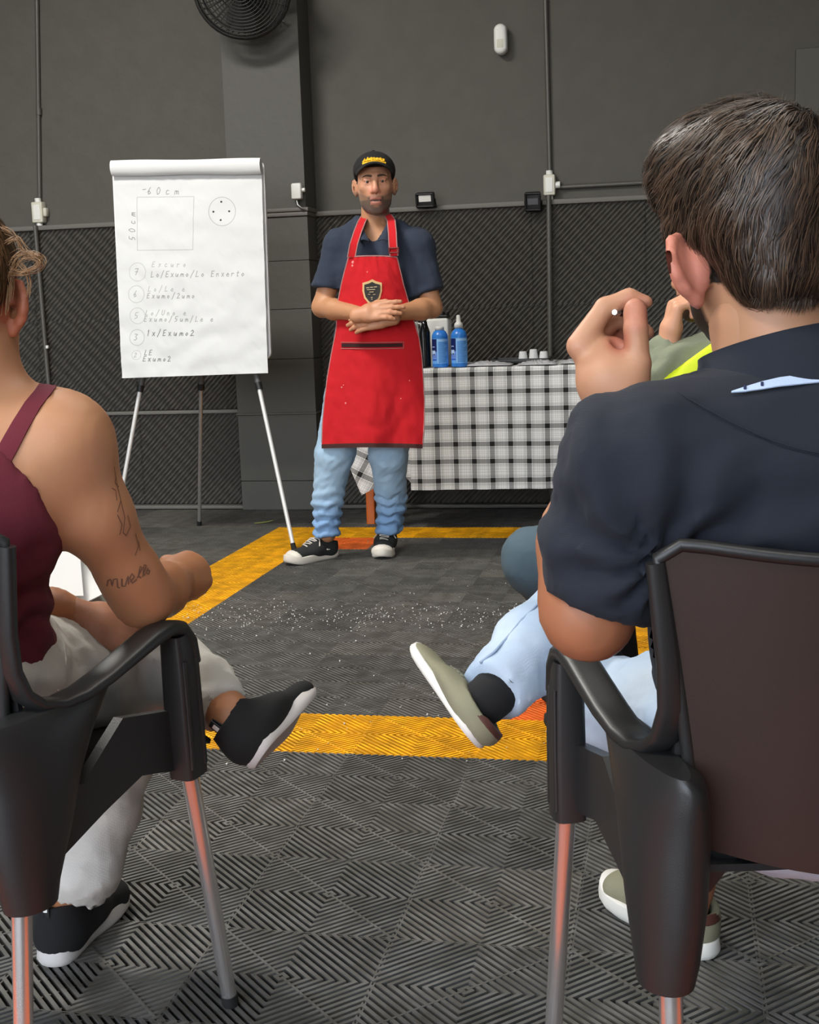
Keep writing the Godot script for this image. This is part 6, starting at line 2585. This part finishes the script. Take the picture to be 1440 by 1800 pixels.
	for k in [1, mini(2, lany.size() - 1)]:
		mb.box(lany[k] + (cam_pos - lany[k]).normalized() * 0.0012, Vector3(0.003, 0.008, 0.002), 0.0005)
	var marks := part(strap, "lanyard_print", mb.mesh(), flat_mat("lanyard_mark", Color(0.12, 0.16, 0.30), 0.8))
	marks.set_meta("kind", "stuff")
	# --- jeans
	var jf := Field.new(Vector3(-0.52, 0.06, -2.42), Vector3(0.80, 0.86, -1.30), 0.0115)
	jf.cap(px(1430, 1310, 1.60), px(1450, 1370, 1.64), 0.125, 0.125, 0.03, rt, 1.4)
	jf.cap(px(1370, 1300, 1.64), px(1180, 1260, 1.85), 0.098, 0.090, 0.03)
	jf.cap(px(1180, 1260, 1.85), kneeL, 0.090, 0.066, 0.03)
	jf.cap(kneeL, ankL, 0.064, 0.050, 0.03)
	jf.cap(px(1520, 1290, 1.72), kneeR, 0.098, 0.068, 0.03)
	jf.cap(kneeR, px(940, 1138, 1.975), 0.066, 0.062, 0.03)
	jf.cap(px(940, 1138, 1.975), px(845, 1240, 1.875), 0.062, 0.050, 0.02)
	jf.slice(px(866, 1222, 1.895), px(845, 1240, 1.875) - px(940, 1138, 1.975), 0.14)
	jf.slice(ankL + Vector3(0, 0.01, 0), Vector3.DOWN, 0.12)
	var jn := FastNoiseLite.new()
	jn.seed = 13
	jn.frequency = 9.0
	var crease := func(p: Vector3, _n: Vector3) -> float: return 0.008 * jn.get_noise_3d(p.x * 0.8 + p.y * 0.6, p.y * 1.5, p.z * 0.8) + 0.003 * jn.get_noise_3d(p.x * 3.0, p.y * 3.0, p.z * 3.0)
	var wash := func(p: Vector3, _n: Vector3) -> Color:
		var t := clampf(0.5 + 0.9 * jn.get_noise_3d(p.x * 0.7, p.y * 0.7, p.z * 0.7), 0.0, 1.0)
		return lin(0.60, 0.68, 0.77).lerp(lin(0.76, 0.81, 0.86), t)
	var denim := cloth_mat("pale_denim", Color(1, 1, 1), M.twill, 46.0, 0.35)
	denim.vertex_color_use_as_albedo = true
	var jeans := part(who, "jeans", jf.mesh(wash, crease), denim, "pale washed jeans, one leg crossed over the other")
	mb = MB.new()      # the outer seam and the turned hem of the crossed leg
	var line := []
	for q in [[832, 1160], [856, 1142], [885, 1110], [905, 1085], [925, 1066], [935, 1055]]:
		line.append(jf.hit(cam_pos, px(q[0] + 12, q[1] + 5, 2.6)) - (px(q[0], q[1], 2.0) - cam_pos).normalized() * 0.001)
	mb.tube(line, [0.0022], 6)
	part(jeans, "seam", mb.mesh(), flat_mat("denim_seam", Color(0.56, 0.63, 0.72), 0.9))
	# --- sock, shoes
	mb = MB.new()
	mb.tube([XR * Vector3(0, 0.065, -0.054), XR * Vector3(0, 0.10, -0.052), XR * Vector3(0, 0.115, -0.052), px(885, 1202, 1.912)], [0.034, 0.0355, 0.0355, 0.038], 22)
	part(who, "sock", mb.mesh(), cloth_mat("black_sock", Color(0.07, 0.07, 0.075), M.weave, 50.0, 0.5), "black sock at the crossed ankle")
	var olive := cloth_mat("olive_canvas", Color(0.50, 0.49, 0.40), M.weave, 45.0, 0.35)
	var pale := flat_mat("cream_rubber", Color(0.84, 0.83, 0.80), 0.6)
	make_shoe(who, hl, toe, upR, olive, pale, "olive", "olive canvas shoe on the crossed leg, sole turned outwards", 0.50)
	make_shoe(who, h2, toe2, Vector3.UP, olive, pale, "olive", "olive canvas shoe flat on the floor")
	# --- pen in the hand (a thing of its own)
	var pen := thing("pen", "black pen with a silver end held in the polo man's raised hand", "pen", px(1082, 549, D - 0.008))
	var a := Vector3.ZERO
	var dirp := (px(1125, 552, D + 0.10) - px(1082, 549, D - 0.008)).normalized()
	mb = MB.new()
	mb.tube([a + dirp * 0.008, a + dirp * 0.10], [0.0042], 14)
	part(pen, "barrel", mb.mesh(), M.black_plastic)
	mb = MB.new()
	mb.tube([a - dirp * 0.004, a - dirp * 0.002, a + dirp * 0.010], [0.003, 0.0042, 0.0046], 14)
	part(pen, "end_cap", mb.mesh(), M.aluminium, "silver end")

# ---------------------------------------------------------------- the woman in the maroon top
func woman() -> void:
	var who := thing("person", "woman from behind in maroon strappy top and pale grey joggers, tattooed arm on armrest", "person", Vector3.ZERO)
	var rt := Vector3(cos(deg_to_rad(8)), 0, sin(deg_to_rad(8)))
	var shR := px(112, 782, 1.735)
	var shL := px(-335, 790, 1.70)
	var elR := px(251, 1050, 1.855)
	var wrR := px(312, 1020, 2.03)
	var nk0 := px(-50, 700, 1.74)
	var nk1 := px(-36, 560, 1.72)
	var chest := px(-112, 900, 1.765)
	var waist := px(-95, 1085, 1.81)
	var hips := px(-80, 1215, 1.84)
	var kneeR := px(238, 1222, 2.20)
	var kneeL := px(120, 1095, 2.26)
	var hl := py(88, 1702, 0.0)
	var toeR := hl + (py(207, 1572, 0.0) - hl).normalized() * 0.265
	var XR := shoe_frame(hl, toeR, Vector3.UP)
	var hL := px(455, 1338, 1.975)
	var toeL := px(552, 1240, 2.175)
	var upL := px(385, 1222, 2.075) - px(460, 1284, 2.06)
	var XL := shoe_frame(hL, toeL, upL, 0.76)
	var ankR := XR * Vector3(0, 0.115, -0.050)
	var ankL := XL * Vector3(0, 0.115, -0.050)
	var sk := lin(0.72, 0.515, 0.375)
	var f := Field.new(Vector3(-1.45, 0.05, -2.25), Vector3(-0.38, 1.14, -1.30), 0.011)
	f.cap(px(-110, 860, 1.76), px(-112, 960, 1.775), 0.108, 0.110, 0.03, rt, 1.42)
	f.cap(chest, waist, 0.110, 0.098, 0.03, rt, 1.38)
	f.cap(waist, hips, 0.098, 0.115, 0.03, rt, 1.4)
	f.cap(px(-5, 722, 1.74), px(80, 766, 1.735), 0.044, 0.052, 0.04)
	f.cap(px(-5, 722, 1.74), nk0, 0.044, 0.055, 0.04)
	f.cap(px(-230, 720, 1.70), nk0, 0.050, 0.055, 0.04)
	f.cap(px(-20, 800, 1.735), px(-210, 800, 1.73), 0.085, 0.085, 0.05)
	f.cap(shR, px(30, 860, 1.745), 0.062, 0.075, 0.05)
	f.cap(nk0, nk1, 0.058, 0.052, 0.03)
	f.cap(shR, px(166, 905, 1.775), 0.060, 0.0475, 0.035)
	f.cap(px(166, 905, 1.775), px(228, 1010, 1.83), 0.0475, 0.042, 0.03)
	f.cap(px(228, 1010, 1.83), elR, 0.042, 0.038, 0.02)
	f.cap(elR, px(282, 1036, 1.93), 0.039, 0.040, 0.03)
	f.cap(px(282, 1036, 1.93), wrR, 0.040, 0.032, 0.02)
	f.cap(shL, px(-420, 1010, 1.74), 0.06, 0.044, 0.03)
	f.cap(px(-420, 1010, 1.74), px(-250, 1075, 1.92), 0.042, 0.040, 0.03)
	f.cap(px(-250, 1075, 1.92), px(90, 1076, 1.98), 0.040, 0.036, 0.02)
	f.cap(px(90, 1076, 1.98), px(172, 1097, 1.995), 0.034, 0.026, 0.02)
	f.cap(px(-10, 1190, 1.87), kneeR, 0.08, 0.052, 0.03)
	f.chain([kneeR, px(180, 1430, 2.15), px(150, 1530, 2.125), ankR], [0.048, 0.046, 0.038, 0.032], 0.02)
	f.cap(px(-200, 1190, 1.87), kneeL, 0.08, 0.052, 0.03)
	f.chain([kneeL, px(300, 1170, 2.14), px(355, 1205, 2.09), ankL], [0.048, 0.046, 0.038, 0.031], 0.02)
	f.cap(ankL, XL * Vector3(0, 0.06, -0.056), 0.031, 0.028, 0.02)
	f.cap(ankR, XR * Vector3(0, 0.06, -0.056), 0.031, 0.028, 0.02)
	var mott := FastNoiseLite.new()
	mott.seed = 2
	mott.frequency = 14.0
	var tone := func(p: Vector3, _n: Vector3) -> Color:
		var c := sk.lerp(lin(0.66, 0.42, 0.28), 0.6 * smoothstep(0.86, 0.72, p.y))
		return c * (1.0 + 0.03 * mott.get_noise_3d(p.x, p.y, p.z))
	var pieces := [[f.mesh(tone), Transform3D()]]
	var fist := Field.new(px(250, 1110, 2.05) - Vector3(0, 0, 0.14), px(395, 930, 2.05) + Vector3(0, 0, 0.14), 0.004)
	hand_shape(fist, px(308, 1024, 2.015), px(352, 998, 2.10) - px(312, 1020, 2.03), Vector3(-0.55, -0.55, -0.5), 1.0, 0.86, [[0.9, 1.3, 1.0], [0.95, 1.35, 1.0], [1.0, 1.4, 1.0], [1.05, 1.4, 1.0]], 0.7, 0.02)
	fist.cap(px(308, 1024, 2.02), px(334, 1008, 2.09), 0.034, 0.032, 0.02)
	pieces.append([fist.mesh(tone), Transform3D()])
	var lh := Field.new(px(105, 1180, 1.99) - Vector3(0, 0, 0.13), px(270, 1030, 1.99) + Vector3(0, 0, 0.13), 0.004)
	hand_shape(lh, px(146, 1086, 1.985), px(196, 1106, 2.00) - px(146, 1086, 1.985), Vector3(-0.1, -0.7, -0.7), 1.0, 0.9, [[0.7, 1.1, 0.6], [0.75, 1.15, 0.6], [0.8, 1.2, 0.6], [0.85, 1.2, 0.6]], 0.5, 0.04)
	pieces.append([lh.mesh(func(_p, _n): return lin(0.70, 0.49, 0.38)), Transform3D()])
	# --- head
	var hc := px(-80, 520, 1.705)
	var hb := Basis(Vector3.UP, PI + deg_to_rad(8)) * Basis(Vector3.BACK, deg_to_rad(2.0))
	var hd := head_shape(0.0042, 0.0, false)
	ear_shape(hd, Vector3(-0.074, -0.018, -0.006), -1.0, 1.18, Basis(Vector3.UP, 0.45))
	ear_shape(hd, Vector3(0.074, -0.018, -0.006), 1.0, 1.18, Basis(Vector3.UP, -0.45))
	var HX := Transform3D(hb * Basis.from_scale(Vector3(0.97, 0.97, 0.97)), hc)
	var paint := func(p: Vector3, _n: Vector3) -> Color:
		if p.x < -0.070:
			return lin(0.70, 0.42, 0.31)
		if p.y > 0.02 and p.z < 0.07:
			return lin(0.28, 0.20, 0.14)
		return sk
	pieces.append([hd.mesh(paint), HX])
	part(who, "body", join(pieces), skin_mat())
	# --- hair pulled up, with loose loops beside the ear
	var hair := Field.new(hc - Vector3.ONE * 0.16, hc + Vector3.ONE * 0.17, 0.005)
	hair.ball(HX * Vector3(0, 0.042, -0.018), Vector3(0.082, 0.090, 0.104), 0.02, hb)
	hair.ball(HX * Vector3(0.0, 0.0, -0.06), Vector3(0.072, 0.07, 0.062), 0.03, hb)
	hair.slice(HX * Vector3(0, -0.045, -0.06), hb * Vector3(0, -1, -0.35), 0.15)
	hair.slice(HX * Vector3(-0.07, -0.002, 0.0), hb * Vector3(-0.3, -1.0, 0.35), 0.06)
	hair.slice(HX * Vector3(0, 0.05, 0.07), hb * Vector3(0, -0.4, 1.0), 0.10)
	var hp := part(who, "hair", hair.mesh(), flat_mat("hair_brown", Color(0.26, 0.19, 0.14), 0.6), "light brown hair pulled up, loose curls by the ear")
	var rng := RandomNumberGenerator.new()
	rng.seed = 14
	var roots := []
	var tries := 0
	while roots.size() < 5000 and tries < 40000:
		tries += 1
		var p := hair.pull(HX * (Vector3(0, 0.03, -0.01) + Vector3(rng.randfn(), rng.randfn(), rng.randfn()).normalized() * 0.10))
		if absf(hair.at(p)) < 0.004 and proj_u(p) > -60:
			roots.append(p)
	var bun := HX * Vector3(0.0, 0.12, -0.06)
	var flow := func(p: Vector3, _n: Vector3) -> Vector3: return (bun - p).normalized()
	var mb := MB.new()
	hair_strands(mb, hair, roots, flow, 0.07, 0.004, 0.0013, rng, lin(0.22, 0.16, 0.11), lin(0.72, 0.57, 0.40), 0.15)
	var strand := flat_mat("hair_strand", Color.WHITE, 0.5)
	strand.vertex_color_use_as_albedo = true
	var hs := part(hp, "hair_strands", mb.mesh(), strand)
	hs.set_meta("kind", "stuff")
	mb = MB.new()
	for q in [[[22, 470, 34, 452, 52, 446, 70, 450, 76, 460, 66, 472, 44, 478, 24, 476]], [[18, 478, 40, 480, 62, 472, 72, 462, 60, 452, 40, 456]], [[10, 430, 30, 420, 46, 440, 62, 452]], [[26, 468, 20, 486, 22, 505, 20, 530]], [[30, 462, 44, 478, 50, 500, 46, 520]], [[15, 500, 12, 525, 10, 550]], [[20, 455, 36, 444, 58, 450, 68, 458, 60, 468]], [[0, 400, 18, 408, 30, 425, 38, 440]]]:
		for rep in 11:
			var path := []
			var jit := Vector2(rng.randfn(), rng.randfn()) * 3.4
			for k in range(0, q[0].size(), 2):
				path.append(px(q[0][k] + jit.x + rng.randfn() * 0.8, q[0][k + 1] + jit.y + rng.randfn() * 0.8, 1.662 + 0.006 * rng.randfn()))
			var cv := Curve3D.new()
			for k in path.size():
				var tg: Vector3 = (path[mini(k + 1, path.size() - 1)] - path[maxi(k - 1, 0)]) * 0.18
				cv.add_point(path[k], -tg, tg)
			var fine := []
			for k in 25:
				fine.append(cv.sample_baked(cv.get_baked_length() * k / 24.0, true))
			mb.tube(fine, [0.00032], 4)
	var curls := part(hp, "loose_curls", mb.mesh(), flat_mat("hair_light", Color(0.60, 0.46, 0.32), 0.5))
	curls.set_meta("kind", "stuff")
	# --- strappy top
	var tf := Field.new(Vector3(-1.40, 0.50, -2.05), Vector3(-0.70, 1.06, -1.45), 0.009)
	tf.grow = 0.006
	tf.cap(px(-110, 860, 1.76), px(-112, 960, 1.775), 0.108, 0.110, 0.03, rt, 1.42)
	tf.cap(chest, waist, 0.110, 0.098, 0.03, rt, 1.38)
	tf.cap(waist, px(-85, 1190, 1.835), 0.100, 0.112, 0.03, rt, 1.4)
	tf.cap(shR, px(30, 860, 1.745), 0.062, 0.075, 0.05)
	tf.cap(px(-20, 800, 1.735), px(-210, 800, 1.73), 0.085, 0.085, 0.05)
	# the back neckline runs from the strap at the left edge down to under the arm
	var n1 := px(0, 790, 1.64)
	var n2 := px(104, 898, 1.70)
	var n3 := px(0, 790, 1.80)
	tf.slice(n1, (n2 - n1).cross(n3 - n1) * (1.0 if (n2 - n1).cross(n3 - n1).y > 0 else -1.0), 0.8)
	tf.slice(px(118, 930, 1.75), (px(160, 925, 1.75) - px(106, 940, 1.75)), 0.2)
	var tn := FastNoiseLite.new()
	tn.seed = 44
	tn.frequency = 8.0
	var ripple := func(p: Vector3, _n: Vector3) -> float:
		var low := smoothstep(0.86, 0.62, p.y)
		return 0.0045 * low * sin(p.y * 105.0 + 5.0 * tn.get_noise_3d(p.x, p.y, p.z)) + 0.003 * tn.get_noise_3d(p.x * 1.5, p.y, p.z)
	var maroon := cloth_mat("maroon_jersey", Color(0.39, 0.115, 0.165), M.weave, 55.0, 0.25, 0.12)
	var top := part(who, "strappy_top", tf.mesh(null, ripple), maroon, "maroon strappy top")
	# straps: from the right shoulder down to the left edge
	mb = MB.new()
	var path := []
	for q in [[84, 679], [76, 690], [58, 712], [36, 748], [16, 784], [-2, 816], [-16, 842]]:
		path.append(f.hit(cam_pos, px(q[0], q[1], 2.4)) - (px(q[0], q[1], 1.7) - cam_pos).normalized() * 0.001)
	var rows := []
	for k in path.size():
		var nn := f.slope(path[k])
		var t: Vector3 = (path[mini(k + 1, path.size() - 1)] - path[maxi(k - 1, 0)]).normalized()
		var sd := t.cross(nn).normalized() * 0.0115
		rows.append([f.pull(path[k] - sd, 0.002), f.pull(path[k], 0.0026), f.pull(path[k] + sd, 0.002)])
	mb.sheet(rows, 0.002)
	part(top, "strap", mb.mesh(), maroon, "thin maroon shoulder strap")
	# --- joggers
	var jf := Field.new(Vector3(-1.42, 0.08, -2.30), Vector3(-0.42, 0.72, -1.42), 0.010)
	jf.cap(px(-80, 1190, 1.84), px(-75, 1250, 1.86), 0.125, 0.13, 0.03, rt, 1.4)
	jf.cap(px(-5, 1190, 1.86), px(120, 1190, 2.02), 0.105, 0.090, 0.03)
	jf.cap(px(120, 1190, 2.02), kneeR, 0.088, 0.070, 0.03)
	jf.cap(kneeR, px(180, 1430, 2.15), 0.068, 0.058, 0.03)
	jf.cap(px(180, 1430, 2.15), px(150, 1530, 2.125), 0.058, 0.056, 0.02)
	jf.cap(px(150, 1530, 2.125), ankR + Vector3(0, 0.02, 0), 0.054, 0.040, 0.015)
	jf.cap(px(-200, 1190, 1.87), kneeL, 0.095, 0.070, 0.03)
	jf.cap(kneeL, px(300, 1170, 2.14), 0.068, 0.060, 0.03)
	jf.cap(px(300, 1170, 2.14), px(355, 1205, 2.09), 0.060, 0.052, 0.02)
	jf.cap(px(355, 1205, 2.09), ankL, 0.052, 0.041, 0.012)
	jf.slice(ankL.lerp(px(355, 1205, 2.09), 0.12), ankL - px(355, 1205, 2.09), 0.09)
	jf.slice(ankR + Vector3(0, 0.012, 0), Vector3.DOWN, 0.10)
	var jn := FastNoiseLite.new()
	jn.seed = 17
	jn.frequency = 10.0
	var crease := func(p: Vector3, _n: Vector3) -> float:
		var c1 := smoothstep(0.05, 0.0, absf(p.distance_to(px(365, 1210, 2.08)) - 0.01))
		var c2 := smoothstep(0.05, 0.0, p.distance_to(px(143, 1575, 2.12)) - 0.02)
		var calm := 1.0 - 0.8 * maxf(smoothstep(0.06, 0.03, p.distance_to(ankL)), smoothstep(0.06, 0.03, p.distance_to(ankR)))
		return calm * 0.008 * jn.get_noise_3d(p.x, p.y * 1.3, p.z) + 0.002 * (c1 * sin((p.y - p.x * 0.4) * 420.0) + c2 * sin(p.x * 420.0)) + calm * 0.003 * jn.get_noise_3d(p.x * 2.6, p.y * 2.6, p.z * 2.6)
	var jog := cloth_mat("grey_jersey", Color(0.74, 0.73, 0.70), M.weave, 50.0, 0.3, 0.1)
	var joggers := part(who, "joggers", jf.mesh(null, crease), jog, "pale grey joggers with gathered cuffs")
	mb = MB.new()      # drawstring bow and pocket seam at the hip
	var seam := []
	for q in [[100, 1108], [112, 1130], [116, 1160], [112, 1190], [100, 1215]]:
		seam.append(jf.hit(cam_pos, px(q[0], q[1], 2.6)))
	mb.tube(seam, [0.002], 5)
	part(joggers, "pocket_seam", mb.mesh(), jog)
	# --- shoes
	var knit := cloth_mat("black_knit", Color(0.075, 0.075, 0.075), M.weave, 45.0, 0.4)
	var sole := flat_mat("worn_sole", Color(0.78, 0.76, 0.74), 0.7)
	make_shoe(who, hL, toeL, upL, knit, sole, "slip", "black slip-on shoe on the crossed leg", 0.76)
	make_shoe(who, hl, toeR, Vector3.UP, knit, sole, "slip", "black slip-on shoe flat on the floor")
	# --- tattoos: thin dark lines on the arm
	mb = MB.new()
	for s in [[[188, 1030], [190, 1020], [195, 1018], [197, 1030], [200, 1018], [206, 1017], [207, 1032], [211, 1033]], [[214, 1017], [214, 1030], [220, 1030], [225, 1012], [226, 1027]], [[229, 1023], [236, 1014], [232, 1008], [228, 1016], [233, 1025], [240, 1018]], [[241, 1016], [250, 998], [246, 996], [243, 1012], [248, 1016]], [[250, 1014], [257, 994], [253, 993], [251, 1008], [255, 1011]], [[258, 1002], [263, 1003], [261, 1009], [256, 1007], [260, 998]]]:
		var pts := []
		for q in s:
			pts.append(Vector2(q[0], q[1]))
		skin_ink(mb, f, pts, 0.0020)
	for s in [[[200, 820], [205, 850], [212, 880], [206, 900]], [[196, 858], [203, 862], [205, 880]], [[212, 880], [219, 910], [216, 936], [222, 942]], [[206, 905], [214, 922], [210, 940]], [[224, 905], [229, 925], [222, 940]], [[238, 938], [243, 960], [237, 976]], [[243, 950], [246, 968]], [[204, 838], [201, 848], [208, 856]]]:
		var pts := []
		for q in s:
			pts.append(Vector2(q[0], q[1]))
		skin_ink(mb, f, pts, 0.0013)
	for s in [[[312, 1022], [322, 1012], [330, 1022], [336, 1010]], [[318, 1012], [324, 1030], [332, 1018]], [[326, 1004], [334, 1016], [330, 1030]], [[308, 1030], [318, 1034], [328, 1030]]]:
		var pts := []
		for q in s:
			pts.append(Vector2(q[0], q[1]))
		skin_ink(mb, fist, pts, 0.0014)
	var tat := part(who, "tattoo", mb.mesh(), flat_mat("tattoo_ink", Color(0.42, 0.28, 0.21), 0.7), "faded script and line tattoos down the right arm")
	tat.set_meta("kind", "stuff")
	# --- papers on her lap
	var sheet := func(c: Array, called: String, label: String) -> void:
		var b := MB.new()
		var g := []
		for r in 7:
			var ln := []
			for k in 7:
				var p: Vector3 = c[0].lerp(c[1], k / 6.0).lerp(c[3].lerp(c[2], k / 6.0), r / 6.0)
				ln.append(p + Vector3(0, 0.004 * sin(r * 0.7 + k * 0.5), 0))
			g.append(ln)
		b.sheet(g, 0.0012)
		single(called, b.mesh(), M.paper, label, "paper", "papers on the woman's lap")
	sheet.call([px(20, 958, 2.30), px(138, 944, 2.34), px(147, 1051, 2.12), px(20, 1042, 2.10)], "paper_sheet", "upper white paper sheet on the lap of the woman in the maroon top")
	sheet.call([px(100, 960, 2.36), px(166, 1005, 2.30), px(200, 1038, 2.16), px(130, 1062, 2.14)], "paper_sheet", "lower white paper sheet showing under the woman's right forearm")

# ---------------------------------------------------------------- the man in the yellow vest, half hidden
func vest_man() -> void:
	var who := thing("person", "mostly hidden man in green shirt and yellow vest, dark jeans, hand at his chin", "person", Vector3.ZERO)
	var sk := lin(0.74, 0.53, 0.41)
	var knee := px(942, 984, 3.02)
	var hip := px(1230, 960, 2.98)
	var ank := px(1085, 1215, 3.20)
	var shN := px(1262, 640, 2.92)
	var shF := px(1330, 610, 3.25)
	var elb := px(1125, 770, 2.95)
	var wri := px(1176, 600, 2.93)
	var head := px(1262, 470, 3.02)
	var f := Field.new(Vector3(-0.75, 0.03, -3.65), Vector3(0.55, 1.20, -2.75), 0.014)
	f.cap(px(1290, 700, 3.08), px(1290, 900, 3.05), 0.115, 0.12, 0.03)
	f.cap(shN, shF, 0.055, 0.055, 0.03)
	f.cap(px(1290, 600, 3.06), px(1272, 545, 3.05), 0.056, 0.054, 0.03)
	f.cap(shN, elb, 0.05, 0.042, 0.02)
	f.cap(elb, wri, 0.042, 0.028, 0.02)
	f.cap(hip, knee, 0.08, 0.055, 0.03)
	f.cap(knee, ank, 0.05, 0.038, 0.03)
	f.cap(px(1330, 960, 3.2), px(1060, 990, 3.35), 0.08, 0.055, 0.03)
	f.cap(px(1060, 990, 3.35), px(1090, 1190, 3.42), 0.05, 0.038, 0.03)
	var tone := func(_p: Vector3, _n: Vector3) -> Color: return sk
	var pieces := [[f.mesh(tone), Transform3D()]]
	var hf := Field.new(px(1110, 660, 2.92) - Vector3(0, 0, 0.12), px(1260, 490, 2.92) + Vector3(0, 0, 0.12), 0.004)
	hand_shape(hf, wri, px(1186, 545, 2.92) - wri, Vector3(0.9, 0.25, -0.25), 1.0, 0.98, [[0.9, 1.2, 0.8], [0.95, 1.25, 0.8], [1.0, 1.3, 0.8], [1.05, 1.3, 0.8]], 0.5, 0.05)
	pieces.append([hf.mesh(func(_p, _n): return lin(0.82, 0.60, 0.48)), Transform3D()])
	var hb := Basis(Vector3.UP, deg_to_rad(-120))
	var hd := head_shape(0.005, 0.0)
	pieces.append([hd.mesh(func(p, _n): return lin(0.2, 0.15, 0.12) if p.y > 0.06 or (p.y > 0.0 and p.z < -0.02) or (p.y < -0.06 and p.z > 0.03) else sk), Transform3D(hb, head)])
	part(who, "body", join(pieces), skin_mat())
	var hair := Field.new(head - Vector3.ONE * 0.14, head + Vector3.ONE * 0.15, 0.006)
	hair.ball(head + hb * Vector3(0, 0.045, -0.02), Vector3(0.082, 0.090, 0.104), 0.02, hb)
	hair.slice(head + hb * Vector3(0, 0.03, 0.03), hb * Vector3(0, -0.8, 0.7), 0.3)
	part(who, "hair", hair.mesh(), flat_mat("hair_dark", Color(0.115, 0.088, 0.072), 0.65))
	var sf := Field.new(Vector3(-0.35, 0.42, -3.65), Vector3(0.55, 1.08, -2.75), 0.011)
	sf.cap(px(1290, 690, 3.08), px(1290, 900, 3.05), 0.130, 0.135, 0.04)
	sf.cap(shN, shF, 0.066, 0.066, 0.04)
	sf.cap(shN, elb, 0.062, 0.056, 0.03)
	sf.cap(elb, wri.lerp(elb, 0.14), 0.056, 0.040, 0.03)
	sf.cap(px(1240, 640, 2.92), px(1190, 640, 2.93), 0.050, 0.048, 0.04)
	var fn := FastNoiseLite.new()
	fn.seed = 9
	fn.frequency = 11.0
	var folds := func(p: Vector3, _n: Vector3) -> float: return 0.007 * sin((p.y * 0.9 - p.x * 0.5) * 120.0 + 4.0 * fn.get_noise_3d(p.x, p.y, p.z))
	part(who, "shirt", sf.mesh(null, folds), cloth_mat("sage_shirt", Color(0.50, 0.52, 0.43), M.twill, 40.0, 0.3), "sage green long-sleeved shirt")
	# vest panel over the shoulder and chest
	var vf := Field.new(Vector3(-0.30, 0.42, -3.65), Vector3(0.55, 1.08, -2.70), 0.009)
	vf.grow = 0.014
	vf.cap(px(1290, 690, 3.08), px(1290, 900, 3.05), 0.130, 0.135, 0.04)
	vf.cap(shN, shF, 0.066, 0.066, 0.04)
	vf.cap(px(1240, 650, 2.91), px(1200, 690, 2.92), 0.052, 0.050, 0.04)
	var a := px(1157, 671, 2.9)
	var b := px(1240, 611, 2.9)
	var up := (b - a).cross(a - cam_pos).normalized()
	vf.slice(a, up if up.y > 0 else -up, 0.3)
	var c := px(1166, 714, 2.9)
	var side := (c - a).cross(a - cam_pos).normalized()
	vf.slice(a, side if side.dot(cam_basis.x) < 0 else -side, 0.3)
	part(who, "vest", vf.mesh(), flat_mat("vest_yellow", Color(0.80, 0.86, 0.08), 0.7), "bright yellow safety vest")
	# jeans
	var jf := Field.new(Vector3(-0.62, 0.10, -3.75), Vector3(0.50, 0.72, -2.75), 0.011)
	jf.cap(hip, knee, 0.105, 0.076, 0.03)
	jf.cap(knee, ank.lerp(knee, 0.1), 0.072, 0.058, 0.03)
	jf.cap(px(1330, 960, 3.2), px(1060, 990, 3.35), 0.10, 0.074, 0.03)
	jf.cap(px(1060, 990, 3.35), px(1085, 1170, 3.42), 0.070, 0.058, 0.03)
	jf.cap(px(1280, 930, 3.05), px(1300, 960, 3.1), 0.14, 0.14, 0.03)
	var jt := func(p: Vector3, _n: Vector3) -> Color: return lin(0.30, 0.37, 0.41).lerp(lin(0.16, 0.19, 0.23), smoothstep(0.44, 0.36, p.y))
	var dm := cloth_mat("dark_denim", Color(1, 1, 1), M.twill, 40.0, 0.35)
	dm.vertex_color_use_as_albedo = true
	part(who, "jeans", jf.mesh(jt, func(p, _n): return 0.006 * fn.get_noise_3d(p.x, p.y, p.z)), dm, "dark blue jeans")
	# boots
	var leather := flat_mat("dark_leather", Color(0.12, 0.10, 0.095), 0.45)
	var hl := py(1142, 1282, 0.0)
	make_shoe(who, hl, hl + (py(962, 1286, 0.0) - hl).normalized() * 0.265 , Vector3.UP, leather, M.rubber, "boot", "dark brown leather boot on the yellow strip")
	var h2 := py(1120, 1235, 0.0)
	make_shoe(who, h2, h2 + Vector3(-0.26, 0, 0.03), Vector3.UP, leather, M.rubber, "boot", "")
